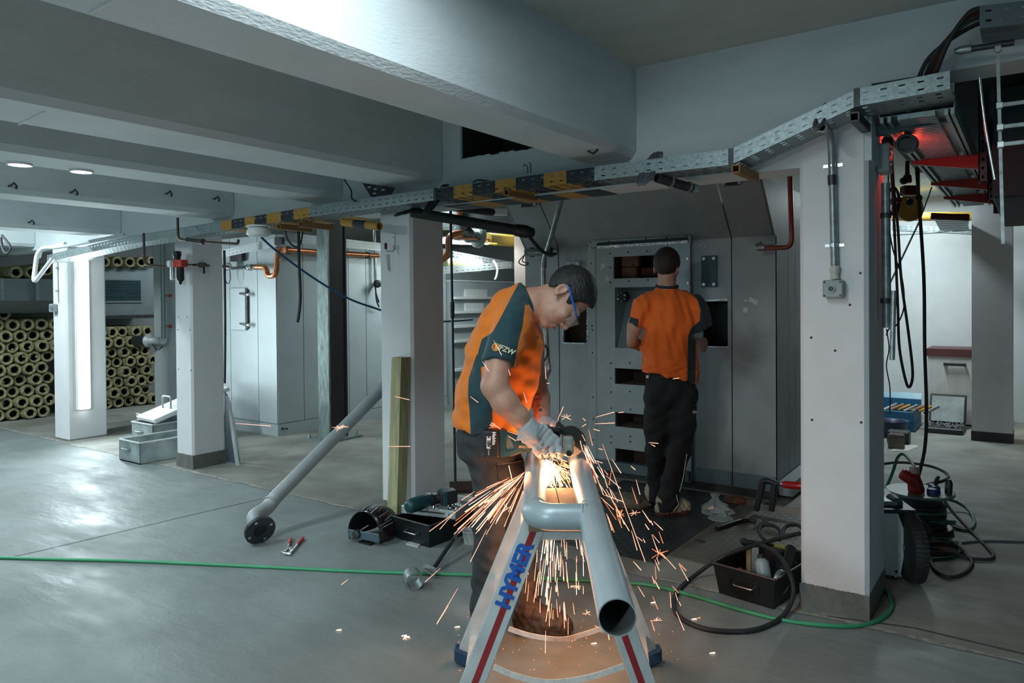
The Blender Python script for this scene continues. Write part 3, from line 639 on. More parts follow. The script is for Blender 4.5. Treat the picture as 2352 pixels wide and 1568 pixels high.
for y0_, y1_, z0_, z1_ in ((g0.y-.03, g0.y, g1.z-.03, g0.z+.03), (g1.y, g1.y+.03, g1.z-.03, g0.z+.03), (g0.y, g1.y, g0.z, g0.z+.03), (g0.y, g1.y, g1.z-.03, g1.z)):
    MB().box(-10.85, -10.83, y0_, y1_, z0_, z1_).build('grille_frame', M_DUCT, parent=b)
MB().box(-10.9, -10.80, a0.y, a1.y+.2, a1.z-.05, a1.z).build('support_rail', M_STEEL, parent=b)
# tall galvanised casing behind the second column
p0, p1 = YP(356, 900, 5.1), YP(430, 900, 5.1)
b = thing('duct_riser', (p0.x, 5.1, 0), 'tall galvanised casing behind the second column with a thin riser pipe', 'duct')
MB().box(p0.x, p1.x, 5.1, 6.3, 0, 2.7).build('casing', M_GALVP, parent=b)
MB().cyl(YP(373, 560, 5.0), YP(376, 776, 5.0), .026, n=12).build('riser_pipe', M_GALV, parent=b)
for y in (679, 749):
    c = YP(385, y, 5.02); MB().cyl(c-V((.05, 0, 0)), c+V((.05, 0, 0)), .016, n=10).build('sight_glass', M_CHROME, parent=b)
    for sx in (-.055, .055): MB().cyl(c+V((sx-.01, 0, 0)), c+V((sx+.01, 0, 0)), .020, n=10).build('red_end', M_RED, parent=b)
c = YP(312, 782, 5.0); d = YP(342, 782, 5.0); e = YP(402, 782, 5.0)
MB().cyl(c, d, .07, n=18).build('motor', M_STEEL, parent=b); MB().lathe(d, e-d, [(0, .085), (.03, .085), (.03, .045), (.35, .045)], 18).build('branch_pipe', M_GALVP, parent=b)
MB().tube(spl([YP(350, 790, 4.95), YP(362, 803, 4.95), YP(374, 795, 4.95)], 6), .006, 6).build('lead', M_RUB, parent=b)
# ---- galvanised troughs and lid
def trough(x0, x1, y0, y1, h, label, handle=True):
    b = thing('metal_trough', ((x0+x1)/2, (y0+y1)/2, 0), label, 'trough'); t = .006; q = MB()
    q.box(x0, x1, y0, y1, .004, .012); q.box(x0, x0+t, y0, y1, .004, h); q.box(x1-t, x1, y0, y1, .004, h); q.box(x0, x1, y0, y0+t, .004, h); q.box(x0, x1, y1-t, y1, .004, h)
    q.build('body', mat('trough_zinc', (.33, .38, .38), .5, .55, var=.35, scale=7), parent=b)
    r = MB(); e = .008
    for a, c in (((x0, y0), (x1, y0)), ((x1, y0), (x1, y1)), ((x1, y1), (x0, y1)), ((x0, y1), (x0, y0))): r.bar(a+(h,), c+(h,), .016, .012)
    r.build('rim', M_GALVP, parent=b)
    xm = (x0+x1)/2-.04
    MB().tube(fillet([(xm-.055, y0, h*.62), (xm-.055, y0-.03, h*.62), (xm+.055, y0-.03, h*.62), (xm+.055, y0, h*.62)], .015, 4), .008, 8).build('handle', M_GALV, parent=b)
    MB().box(xm-.05, xm+.05, y0-.004, y0, h*.5, h*.7).build('handle_plate', M_GALV, parent=b); return b
trough(-7.10, -6.72, 3.49, 4.3, .2, 'open galvanised trough nearest the camera beside the second column')
p = ZP(351, 1028); trough(p.x-.42, p.x, p.y, 4.72, .235, 'open galvanised trough in the middle of the three behind the second column')
A, B = ZP(312, 955, .29), ZP(353, 964, .29); yy = V((0.03, .85, .26)); up = V((0, -.03, .06)).normalized()
b = thing('trough_lid', ((A.x+B.x)/2, A.y, .25), 'white sheet metal lid with a wire handle tilted on the rear trough', 'lid')
MB().prism([A, B, B+yy, A+yy], -up*.05).build('panel', mat('lid_paint', (.66, .69, .69), .5), parent=b, bevel=.006)
c = (A+B)*.5+yy*.28
MB().tube(fillet([c-V((.08, 0, 0)), c-V((.08, 0, -.13)), c+V((.08, 0, .13)), c+V((.08, 0, 0))], .03, 4), .010, 8).build('handle', M_GALV, parent=b)
trough(p.x-.90, p.x-.46, p.y+.3, 5.0, .24, 'galvanised trough under the tilted lid, rearmost of the three')
# ---- panels leaning beside the second column
for k, (xa, xb2, ta, tb2, yy, lb) in enumerate(((517, 545, 515, 520, 4.02, 'dark blue steel strip leaning closest to the second column'), (541, 548, 518, 524, 3.98, 'pale middle strip of the three leaning behind the second column'), (547, 553, 523, 527, 4.06, 'outer strip of the three leaning behind the second column'))):
    b0, b1 = YP(xa, 1056-2*k, yy), YP(xb2, 1058-3*k, yy); b0.z = b1.z = 0; t0, t1 = YP(ta, 900+8*k, yy+.1), YP(tb2, 906+8*k, yy+.1)
    MB().prism([b0, b1, t1, t0], (0, .012, 0)).build('steel_strip', mat('blue_steel_sheet', (.10, .14, .16), .5, .3) if k == 0 else M_GALVP, label=lb, cat='sheet')
# ---- air regulator and pipes on the second column
b = thing('air_regulator', YP(408, 645, 3.58), 'red compressed air regulator with gauge and two bowls on the second column', 'regulator')
P = lambda x, y, yy=3.56: YP(x, y, yy)
c = P(410, 606); MB().box(c.x-.085, c.x+.085, 3.53, 3.60, c.z-.03, c.z+.035).build('body', mat('regulator_red', (.55, .04, .03), .45), parent=b, bevel=.006)
c = P(407, 596); MB().lathe(c, (0, 0, 1), [(0, .03), (.03, .03), (.035, .036), (.07, .036), (.075, .025)], 16).build('adjusting_knob', M_BLACK, parent=b)
c = P(414, 614); MB().lathe(c, (0, 0, -1), [(0, .032), (.11, .032), (.12, .02), (.14, .012), (.15, .012)], 16).build('filter_bowl', M_BLACK, parent=b)
c = P(397, 614); MB().lathe(c, (0, 0, -1), [(0, .022), (.10, .022), (.11, .014)], 14).build('oil_bowl', M_CHROME, parent=b)
c = P(394, 606, 3.53); MB().cyl(c, c-V((0, .03, 0)), .03, n=16).build('gauge', M_WHITE, parent=b)
M_PIPEB = mat('brown_pipe', (.09, .06, .05), .5, .3)
b = thing('air_pipe', P(330, 612), 'thin brown compressed air pipe running to and from the red regulator', 'pipe')
MB().tube(fillet([P(330, 535, 3.37), P(332, 608, 3.40), P(392, 612)], .05), .011, 8).build('pipe', M_PIPEB, parent=b)
MB().tube([P(428, 607), YP(447, 608, 3.58), YP(524, 612, 4.25)], .011, 8).build('pipe', M_PIPEB, parent=b)
MB().lathe(YP(462, 608, 3.75), V((1, .2, 0)), [(-.05, .018), (0, .024), (.05, .018)], 10).build('valve', M_PIPEB, parent=b)
MB().bar(YP(468, 612, 3.74), YP(469, 628, 3.74), .012, .012).build('valve_lever', M_BLACK, parent=b)
b = thing('air_pipe', P(408, 548), 'brown pipe dropping from the beam and running right above the second column', 'pipe')
MB().tube(fillet([P(408, 500, 3.36), P(409, 549, 3.36), P(470, 556, 3.36), P(546, 560, 3.36), P(548, 550, 3.36)], .05), .011, 8).build('pipe', M_PIPEB, parent=b)
MB().cyl(P(430, 551, 3.36), P(462, 555, 3.36), .02, n=10).build('sleeve', M_RUB, parent=b)
MB().lathe(P(464, 555, 3.36), (1, 0, 0), [(-.02, .024), (.02, .024)], 10).build('union', M_PIPEB, parent=b)
# ---- big galvanised cabinet: panels with open joints
cx0, cx1, cy0, cy1, ch = -7.95, -6.87, 5.12, 8.0, 2.25
b = thing('metal_cabinet', ((cx0+cx1)/2, (cy0+cy1)/2, 0), 'large pale galvanised panel casing between the steel post and the second column', 'cabinet')
M_PAN = mat('pale_panel', (.47, .53, .545), .45, .15, var=.05, scale=5, c2=(.44, .47, .47), amt2=.38, sc2=2.5)
MB().box(cx0+.02, cx1-.02, cy0+.02, cy1, .01, ch).build('core', M_STEEL, parent=b)
xs = [cx0, YP(531, 800, cy0).x, YP(594, 800, cy0).x, cx1]
for a, c in zip(xs[:-1], xs[1:]): MB().box(a+.005, c-.004, cy0-.006, cy0+.02, .135, ch).build('panel', M_PAN, parent=b)
ys = [cy0, XP(697, 800, cx1).y, XP(757, 800, cx1).y+.3, XP(841, 800, cx1).y, cy1]
for a, c in zip(ys[:-1], ys[1:]): MB().box(cx1-.02, cx1+.006, a+.004, c-.005, .135, ch).build('panel', M_PAN, parent=b)
MB().box(cx0, cx1+.012, cy0-.012, cy1, 0, .128).build('plinth', M_PAN, parent=b)
h0, h1 = YP(534, 662, cy0), YP(570, 758, cy0)
hd = MB().box(h0.x, h1.x, cy0-.035, cy0-.008, h1.z, h0.z).build('hatch_door', M_PAN, parent=b, bevel=.004)
MB().box(h0.x-.012, h0.x-.004, cy0-.03, cy0-.006, h1.z, h0.z).build('hinge', M_STEEL, parent=hd)
MB().box(h1.x+.005, h1.x+.03, cy0-.03, cy0-.006, h1.z+.02, h0.z-.02).build('strike_plate', M_STEEL, parent=hd)
for z in (h0.z-.07, h1.z+.07):
    MB().lathe(V((h1.x+.0, cy0-.05, z)), (1, 0, -.1), [(-.08, .012), (-.03, .016), (.0, .02), (.05, .014), (.08, .024), (.10, .016)], 12).build('toggle_handle', M_CHROME, parent=hd)
for px in (648, 657): c = XP(px, 984, cx1+.012); MB().cyl(c, c+V((.02, 0, 0)), .012, n=10).build('bolt', M_STEEL, parent=b)
# valve on its side
c = XP(862, 652, cx1+.06); q = thing('tap_valve', c, 'chrome tap with black handwheel on the casing beside the middle column', 'valve')
MB().cyl(c+V((0, 0, .75)), c-V((0, 0, .05)), .02, n=10).build('pipe', M_CHROME, parent=q)
MB().lathe(c, (1, -.3, 0), [(-.05, .03), (.06, .03)], 12).build('body', M_CHROME, parent=q)
MB().lathe(c+V((.06, -.03, 0)), (1, -.4, 0), [(0, .05), (.03, .05), (.035, .03)], 14).build('handwheel', M_BLACK, parent=q)
for dz in (-.14, -.2): MB().tube(spl([c, c+V((.05, -.03, dz)), c+V((.02, .04, dz-.09))], 6), .01, 8).build('lead', M_STEEL, parent=q)
# copper trap and steel tail
b = thing('copper_pipe', YP(632, 634, 5.0), 'shiny copper pipe with a U trap across the pale casing', 'pipe')
Yt = 5.03
MB().tube(fillet([XP(868, 587, -6.8), YP(640, 573, Yt), YP(637, 592, Yt), YP(634, 633, Yt), YP(614, 634, Yt), YP(611, 613, Yt), YP(588, 613, Yt)], .085, 7), .03, 12).build('pipe', M_COPPER, parent=b)
for x, y in ((640, 578), (637, 596), (634, 622), (613, 622), (655, 574)):
    MB().lathe(YP(x, y, Yt), (0, 0, 1) if x < 650 else (0, 1, 0), [(-.012, .034), (.012, .034)], 12).build('solder_collar', M_COPPER, parent=b)
for px, xx in ((662, 0), (843, 0)): c = XP(px, 574+(px-662)*.066, -6.8); MB().lathe(c, (0, 1, 0), [(-.015, .042), (.015, .042)], 12).build('pipe_clamp', M_STEEL, parent=b)
MB().lathe(YP(588, 613, Yt), (-1, 0, 0), [(0, .034), (.06, .034), (.06, .026), (.1, .026), (.1, .038), (.15, .038), (.15, .02), (.52, .02)], 12).build('steel_tail', M_CHROME, parent=b)
c = YP(522, 612, 5.0); q = thing('ball_valve', c, 'bright ball valve with hanging wire seal right of the second column', 'valve')
MB().lathe(c, (1, 0, 0), [(-.05, .03), (-.02, .05), (.02, .05), (.05, .03)], 14).build('body', M_CHROME, parent=q)
MB().tube(spl([c, c+V((-.05, 0, -.1)), c+V((0, 0, -.2)), c+V((.06, 0, -.14)), c+V((.04, 0, -.02))], 6), .005, 6).build('wire', M_STEEL, parent=q)
MB().box(c.x-.02, c.x+.2, 5.05, 5.1, c.z+.06, c.z+.16).build('bracket', M_STEEL, parent=q)
MB().tube(spl([YP(515, 575, 4.6), YP(516, 640, 4.6), YP(517, 760, 4.6), YP(516, 880, 4.6)], 5), .014, 8).build('riser_pipe', M_STEEL, label='dark riser pipe along the right edge of the second column', cat='pipe')
# tray pieces above the casing
q = MB(); strip(q, YP(505, 575, 4.8), YP(634, 547, 4.8), (0, 0, -.085), pitch=.07); q.box(YP(634, 547, 4.8).x, YP(650, 547, 4.8).x, 4.78, 4.82, YP(640, 562, 4.8).z, YP(640, 545, 4.8).z, 1)
q.build('cable_tray', [M_GALVP, M_STEEL], label='pale perforated tray piece sloping above the pale casing front', cat='cable tray')
q = MB(); strip(q, XP(652, 533, -6.6), XP(1000, 572, -6.6), (0, 0, -.10), pitch=.08); q.build('cable_tray', M_GALVP, label='bright perforated tray along the top of the pale casing side', cat='cable tray')
cable('hanging_cable', [DP(686, 530, 5.9), DP(687, 600, 5.9), DP(690, 680, 5.9), DP(686, 725, 5.9), DP(683, 740, 5.9)], .012, M_HBLK, 'dark cable end hanging in front of the pale casing')
cable('hanging_cable', [DP(655, 530, 5.9), DP(662, 552, 5.9), DP(678, 567, 5.9), DP(690, 560, 5.9), DP(696, 528, 5.9)], .007, M_HBLK, 'thin dark cable loop under the tray beside the hanging cable end')
cable('air_hose', [YP(600, 545, 3.40), YP(640, 580, 3.55), YP(720, 638, 3.9), YP(800, 685, 4.2), YP(872, 711, 4.5), YP(945, 735, 4.7), YP(1018, 738, 4.95), YP(1085, 734, 5.4)], .009, mat('blue_hose', (.012, .085, .20), .4), 'blue air hose sagging from the tray past the middle column', n=10)
# ---- steel H post
c = ZP(757, 1012); l = ZP(733, 1009); x0, x1 = l.x-.02, c.x; dy = XP(800, 1005, x1).y-c.y
b = thing('steel_post', ((x0+x1)/2, c.y+dy/2, 0), 'dark steel H post on a bolted base plate left of the middle column', 'post')
M_HS = mat('weathered_steel', (.24, .30, .29), .55, .5, var=.35, scale=30, stretch=(1, 1, .25)); M_HD = mat('brown_black_steel', (.028, .022, .024), .6)  # front flange grey-green; web and rear flange near-black brown
MB().box(x0, x1, c.y, c.y+.022, .02, 2.7).build('flange', M_HS, parent=b)
MB().box(x0, x1, c.y+dy-.022, c.y+dy, .02, 2.7).build('flange', M_HD, parent=b)
MB().box(x1-.05, x1-.012, c.y+.022, c.y+dy-.022, .02, 2.7).build('web', M_HD, parent=b)
MB().box(x0-.12, x1+.12, c.y-.10, c.y+dy+.1, 0, .02).build('base_plate', M_HS, parent=b)
for sx in (x0-.08, x1+.08):
    for sy in (c.y-.06, c.y+dy+.06): MB().lathe(V((sx, sy, .02)), (0, 0, 1), [(0, .02), (.015, .02), (.015, .01), (.05, .01)], 6).build('anchor_bolt', M_GALV, parent=b)
# ---- leaning flanged pipe
M_PRIM = mat('grey_primed_pipe', (.36, .40, .41), .5, .1, var=.08, scale=8)
Fc = DP(597, 1218, 4.52); nrm = (RIGHT*.60+DOWN*.36-FWD*.72).normalized()
st_, en = DP(612, 1163, 4.70), YP(902, 868, 4.15)
Fc = DP(597, 1217, 4.505)
b = thing('flanged_pipe', V((Fc.x, Fc.y, 0)), 'grey pipe with a bolted flange leaning against the middle column', 'pipe')
path = [Fc-nrm*.0, Fc-nrm*.05]; path += [q for q in spl([Fc-nrm*.05, Fc-nrm*.095+V((0, 0, .03)), st_+V((0, 0, -.012)), st_+(en-st_)*.06, st_+(en-st_)*.12], 6)][1:]+[en]
MB().tube(path, .0455, 20).build('tube', M_PRIM, parent=b)
MB().lathe(st_+(en-st_)*.03, en-st_, [(-.006, .048), (0, .050), (.006, .048)], 20).build('weld_seam', M_PRIM, parent=b)
MB().lathe(Fc, nrm, [(-.012, .05), (-.012, .094), (.010, .094), (.010, .042), (-.02, .040)], 32, caps=False, sm=False).build('flange', mat('black_flange', (.045, .05, .055), .45, .3), parent=b)
MB().lathe(Fc, nrm, [(.002, .042), (.0021, .0)], 24).build('bore', M_BLACK, parent=b)
u = nrm.cross(V((0, 0, 1))).normalized(); v = nrm.cross(u)
for k in range(4):
    a = k*math.pi/2+.5; q = Fc+nrm*.0105+(u*math.cos(a)+v*math.sin(a))*.072; MB().cyl(q, q+nrm*.001, .010, n=10).build('bolt_hole', M_CHROME, parent=b)
# ---- timber post leaning on the middle column
p = YP(896, 1195, 3.53); t = YP(895.5, 818, 3.63)
wd = YP(918, 1100, 3.53).x-YP(896, 1100, 3.53).x
b0 = V((p.x, 3.50, .0)); t0 = V((p.x-.005, 3.565, t.z))
q = MB().prism([b0, b0+V((wd, 0, 0)), t0+V((wd, 0, 0)), t0], (0, .088, 0))
q.build('timber_post', mat('greenish_timber', (.36, .34, .19), .8, var=.3, scale=6, stretch=(6, 6, .6), bump=.2), label='greenish square timber post leaning upright on the middle column', cat='post')
# thin threaded rod standing behind the middle column
p = ZP(1046, 1118); tz = V((p.x-.03, p.y, 2.7)); b = thing('support_rod', p, 'thin dark rod standing upright between the middle column and the worker', 'rod')
MB().cyl(p, tz, .0105, n=8).build('rod', M_STEEL, parent=b); c = p.lerp(tz, .50); MB().cyl(c, c+V((0, 0, .13)), .017, n=8).build('coupler', M_STEEL, parent=b)
# ================================================================ FURNACE AND MIDDLE BACKGROUND
M_FUR = mat('furnace_sheet', (.30, .335, .34), .5, .25, var=.1, scale=4, c2=(.19, .19, .18), amt2=.43, sc2=2.2, bump=.02)
M_FURD = mat('furnace_hood_sheet', (.26, .285, .29), .5, .25, var=.1, scale=4, c2=(.17, .17, .16), amt2=.45, sc2=1.8)
M_FRM = mat('door_frame_sheet', (.34, .39, .395), .45, .3, var=.08, scale=8, c2=(.26, .28, .27), amt2=.36, sc2=6)
M_SOOT = mat('soot_brown', (.05, .035, .03), .9, var=.3, scale=20)
M_BRICK = mat('firebrick', (.17, .10, .065), .9, var=.35, scale=15, bump=.4)
FY = 5.5; L_, R_ = -3.77, -1.545; ZS = 1.95
fb = thing('furnace', ((L_+R_)/2, FY, 0), 'large grey sheet metal furnace with an overhanging hood behind the two workers', 'furnace')
xs = [L_, -3.412, -1.87, R_]
FP = lambda x, y, yy=FY: YP(x, y, yy)
def fbox(mb, p, q, y0, y1, mi=0): mb.box(min(p.x, q.x), max(p.x, q.x), y0, y1, min(p.z, q.z), max(p.z, q.z), mi)
# left panel with a cut opening, middle door panel, right-hand panel with a burnt hatch
def panel_holes(x0, x1, z0, z1, y0, y1, holes, name, mt, parent):
    X = sorted(set([x0, x1]+[h[0] for h in holes]+[h[1] for h in holes])); Z = sorted(set([z0, z1]+[h[2] for h in holes]+[h[3] for h in holes])); q = MB()
    for i in range(len(X)-1):
        for j in range(len(Z)-1):
            mx, mz = (X[i]+X[i+1])/2, (Z[j]+Z[j+1])/2
            if any(h[0] < mx < h[1] and h[2] < mz < h[3] for h in holes): continue
            q.box(X[i], X[i+1], y0, y1, Z[j], Z[j+1])
    return q.build(name, mt, parent=parent)
def hole(x0, y0, x1, y1, yy=FY): a, c = FP(x0, y0, yy), FP(x1, y1, yy); return (a.x, c.x, c.z, a.z)
MB().box(xs[0], xs[1]-.005, FY, FY+.03, .06, ZS).build('panel', M_FUR, parent=fb)
hatch = hole(1614, 692, 1672, 796); cut = hole(1293, 700, 1348, 788)
xd0, xd1 = FP(1362, 800).x, FP(1588, 800).x
panel_holes(xs[1]+.004, xd0, .06, ZS, FY, FY+.03, [cut], 'panel', M_FUR, fb)
dz1 = FP(1480, 555).z
panel_holes(xd0, xd1, dz1, ZS, FY, FY+.03, [], 'panel', M_FUR, fb)
panel_holes(xd1, xs[2]-.004, .06, ZS, FY, FY+.03, [hatch], 'panel', M_FUR, fb)
MB().box(xs[2]+.004, xs[3], FY, FY+.03, .06, ZS).build('panel', M_FUR, parent=fb)
# hood leaning forward above
for a, c in zip(xs[:-1], xs[1:]):
    a2, c2 = a+.005, c-.005
    MB().prism([(a2, FY, ZS), (c2, FY, ZS), (c2, 5.18, 2.34), (a2, 5.18, 2.34)], (0, .03, .02)).build('hood_panel', M_FURD, parent=fb)
MB().prism([(R_, FY, ZS), (R_, 5.18, 2.34), (R_, 7.3, 2.34), (R_, 7.3, ZS)], (-.02, 0, 0)).build('side_panel', M_FUR, parent=fb)
ysd = [FY, 5.85, 6.05, 7.3]
for a, c in zip(ysd[:-1], ysd[1:]): MB().box(R_-.03, R_, a+.004, c-.004, .06, ZS).build('side_panel', M_FUR, parent=fb)
MB().prism([(L_, FY, ZS), (L_, 5.18, 2.34), (L_, 7.3, 2.34), (L_, 7.3, ZS)], (.02, 0, 0)).build('side_panel', M_FUR, parent=fb)
MB().box(L_, L_+.03, FY+.03, 7.3, .06, ZS).build('side_panel', M_FUR, parent=fb)
MB().box(L_+.04, R_-.04, FY+.55, 7.2, .06, 2.3).build('inner_lining', M_SOOT, parent=fb)
MB().box(L_+.02, R_-.02, FY-.01, 7.3, .0, .06).build('base_frame', M_STEEL, parent=fb)
for a, c in ((-2.15, xs[2]-.01), (xs[2]+.01, R_)): MB().box(a, c, FY-.012, FY, .07, .17).build('kick_sheet', mat('bluish_kick_sheet', (.13, .2, .22), .5, .3), parent=fb)
# sloping channel at the right foot
MB().prism([(R_+.005, 5.55, .03), (R_+.005, 7.2, .03), (R_+.005, 7.2, .16), (R_+.005, 5.55, .13)], (.10, 0, 0)).build('side_kerb', M_FRM, parent=fb)
# door frame sheet with openings
holes = [hole(1409, 590, 1550, 636, FY-.03), hole(1412, 660, 1552, 803, FY-.03), hole(1412, 845, 1552, 890, FY-.03), hole(1413, 946, 1552, 993, FY-.03), hole(1413, 1029, 1552, 1096, FY-.03)]
dr = panel_holes(xd0+.03, xd1-.012, .14, dz1-.03, FY-.03, FY-.012, holes, 'door_sheet', M_FRM, fb)
MB().box(xd0-.03, xd0+.045, FY-.034, FY-.012, .14, dz1-.02).build('door_flange', M_FRM, parent=fb)
MB().box(xd1-.06, xd1+.006, FY-.034, FY-.012, .05, dz1).build('door_flange', M_FRM, parent=fb)
a, c = FP(1352, 553, FY-.04), FP(1586, 541, FY-.04)
MB().prism([a, c, c-V((0, 0, .055)), a-V((0, 0, .055))], (0, .03, 0)).build('top_flange', M_FRM, parent=fb)
a, c = FP(1372, 566, FY-.045), FP(1580, 553, FY-.045)
MB().bar(a-V((0, 0, .008)), c-V((0, 0, .008)), .02, .022).build('weld_bead', mat('bright_weld', (.7, .72, .72), .3, .8, var=.5, scale=60, bump=.8), parent=fb)
MB().bar(a+V((0, -.002, .018)), c+V((0, -.002, .018)), .02, .02).build('burnt_gap', M_BLACK, parent=fb)
MB().box(xd0-.02, xd1, FY-.07, FY-.01, .06, .14).build('sill_beam', mat('blue_grey_steel', (.10, .14, .15), .5, .4), parent=fb)
# recessed slanting tray in the second opening
h = holes[1]; q = MB()
q.quad((h[0], FY-.03, h[3]), (h[1], FY-.03, h[3]), (h[1], FY+.08, h[3]-.02), (h[0]+.05, FY+.08, h[3]-.02))
q.quad((h[0], FY-.03, h[2]), (h[0], FY-.03, h[3]), (h[0]+.06, FY+.10, h[3]-.02), (h[0]+.005, FY, h[2]))
q.quad((h[0]+.005, FY, h[2]), (h[0]+.06, FY+.10, h[3]-.02), (h[1], FY+.10, h[3]-.02), (h[1], FY, h[2]))
q.build('recess_tray', mat('recess_blue_grey', (.16, .23, .245), .5, .3), parent=fb)
c = FP(1436, 682, FY+.06); MB().lathe(c, (0, -1, 0), [(0, .045), (.05, .045), (.06, .04)], 6).build('burner_block', M_BLACK, parent=fb)
for k in range(6):
    a = k*math.pi/3+.5; p = c+V((.035*math.cos(a), -.06, .035*math.sin(a))); MB().cyl(p, p-V((0, .012, 0)), .009 if k % 3 == 0 else .005, n=8).build('bolt', M_CHROME, parent=fb)
# interiors: bricks and brown shelves behind the openings
for h in (holes[0], holes[2], holes[3], holes[4]):
    MB().box(h[0]-.1, h[1]+.1, FY+.32, FY+.36, h[2]-.08, h[3]+.08).build('inner_wall', M_SOOT, parent=fb)
    MB().box(h[0]-.03, h[0]+.0, FY-.01, FY+.32, h[2]-.03, h[3]+.03).build('reveal', M_SOOT, parent=fb)
    MB().box(h[0]-.03, h[1]+.03, FY-.01, FY+.32, h[2]-.03, h[2]-.005).build('reveal', M_BRICK if h is not holes[4] else M_BRICK, parent=fb)
h = holes[0]
for k in range(2):
    for j in range(2): MB().box(h[0]+.03+.0*k, h[0]+.16+.02*j, FY+.06+.05*k, FY+.30, h[2]+.002+.1*j, h[2]+.095+.1*j).build('brick', M_BRICK, parent=fb)
MB().box(h[0]+.18, h[1], FY+.12, FY+.16, h[2]+.02, h[2]+.085).build('brown_bar', mat('rusty_bar', (.16, .06, .035), .8), parent=fb)
h = holes[4]; MB().obox(((h[0]+h[1])/2+.05, FY+.12, h[2]+.03), (.22, 0, .03), (0, .12, 0), (-.005, 0, .012)).build('rusty_plate', M_BRICK, parent=fb)
# bolt holes and bolts of the door
def dots(pts, r, mt, name, yy, dy=-.002):
    for x, y in pts: p = FP(x, y, yy); MB().cyl(p+V((0, dy, 0)), p+V((0, .001, 0)), r, n=8, sm=False).build(name, mt, parent=fb)
dots([(1401, 582), (1443, 579), (1486, 577), (1402, 614), (1401, 648), (1444, 645), (1488, 643), (1403, 834), (1447, 833), (1403, 868), (1404, 900), (1447, 899), (1404, 937), (1448, 940), (1404, 1002), (1448, 1002), (1404, 1016), (1448, 1014)], .0075, M_BLACK, 'bolt_hole', FY-.03)
dots([(1358, 605), (1358, 656), (1360, 748), (1361, 758), (1361, 810), (1362, 912), (1363, 962), (1363, 1010)], .007, M_BLACK, 'bolt_hole', FY-.034)
dots([(1580, 594), (1581, 650), (1359, 707), (1357, 571), (1577, 1036), (1582, 1092)], .011, M_CHROME, 'bolt', FY-.034, -.012)
dots([(1356, 556), (1398, 554), (1484, 548), (1530, 545), (1576, 542)], .007, M_BLACK, 'bolt_hole', FY-.04)
# cover plates
for x0, y0, x1, y1, sz in ((1303, 601, 1334, 640, .009), (1612, 588, 1648, 659, .011)):
    a, c = FP(x0, y0), FP(x1, y1); q = MB(); fbox(q, a, c, FY-.014, FY)
    cp = q.build('cover_plate', mat('dark_teal_plate', (.035, .075, .085), .5, .2) if x0 > 1500 else M_FRM, parent=fb)
    for sx in (a.x+.022, c.x-.022):
        for z in (a.z-.022, c.z+.022): MB().lathe(V((sx, FY-.014, z)), (0, -1, 0), [(0, .013), (.008, .013)], 8, sm=False).build('bolt', M_CHROME, parent=cp)
# burnt hatch interior and cut opening, bright torn edges
for h in (hatch, cut):
    MB().box(h[0]-.05, h[1]+.05, FY+.2, FY+.24, h[2]-.05, h[3]+.05).build('dark_interior', M_BLACK if h is hatch else M_SOOT, parent=fb)
M_TORN = mat('bright_torn_edge', (.65, .70, .70), .35, .8, var=.5, scale=40)
MB().bar((hatch[0]-.02, FY-.004, hatch[3]+.005), (hatch[1], FY-.004, hatch[3]+.012), .012, .014).build('torn_edge', M_TORN, parent=fb)
MB().bar((hatch[0], FY-.003, hatch[2]-.004), (hatch[1]+.01, FY-.003, hatch[2]-.002), .008, .008).build('torn_edge', M_TORN, parent=fb)
rr = random.Random(8); q = MB()
for z0, z1 in ((cut[2], cut[3]), ):
    z = z0
    while z < z1+.05: q.box(cut[1]+rr.uniform(-.002, .006), cut[1]+rr.uniform(.008, .02), FY-.005, FY, z, z+rr.uniform(.01, .03)); z += rr.uniform(.015, .035)
q.box(cut[0]-.004, cut[0]+.004, FY-.004, FY, cut[2], cut[2]+.12); q.box(cut[0]-.005, cut[1], FY-.004, FY, cut[2]-.008, cut[2]+.002)
q.build('torn_edge', M_TORN, parent=fb)
q = MB()
for x, y, w_, h_ in ((1352, 812, 4, 10), (1353, 850, 4, 12), (1353, 800, 2, 3)):
    p = FP(x, y); q.box(p.x, p.x+w_*.003, FY-.004, FY, p.z-h_*.004, p.z)
q.build('chipped_paint', mat('teal_chips', (.02, .12, .14), .5), parent=fb)
# chalk number
def text(body, size, loc, ux, uy, mt, parent, name='lettering', ext=.0004, shear=0, align='CENTER', bold=0, sx=1):
    cu = bpy.data.curves.new('t', 'FONT'); cu.body = body; cu.size = size; cu.align_x = align; cu.align_y = 'CENTER'; cu.extrude = ext; cu.shear = shear; cu.offset = bold; cu.resolution_u = 3
    ob = bpy.data.objects.new('t', cu); sc.collection.objects.link(ob)
    dg = bpy.context.evaluated_depsgraph_get(); me = bpy.data.meshes.new_from_object(ob.evaluated_get(dg))
    ux = V(ux).normalized(); uz = ux.cross(V(uy)).normalized(); uy = uz.cross(ux)
    og = wloc(parent); M = Matrix((ux*sx, uy, uz)).transposed().to_4x4(); M.translation = V(loc)-og
    me.transform(M); me.materials.clear(); me.materials.append(mt)
    bpy.data.objects.remove(ob); bpy.data.curves.remove(cu)
    o = bpy.data.objects.new(name, me); sc.collection.objects.link(o); o.parent = parent; WL[o.name] = og; return o
q = MB()
CH = [[(1590, 571), (1598, 560), (1596, 574)], [(1600, 562), (1608, 559), (1603, 574)], [(1599, 568), (1609, 566)], [(1618, 557), (1611, 560), (1610, 565), (1617, 566), (1615, 571), (1608, 571)], [(1622, 558), (1619, 567), (1622, 570), (1626, 566), (1620, 565)]]
for s_ in CH: q.tube([FP(x, y, FY-.003) for x, y in s_], .0022, 5)
q.build('chalk_number', mat('chalk', (.85, .86, .86), .9), parent=fb)
q = MB(); rr = random.Random(2)
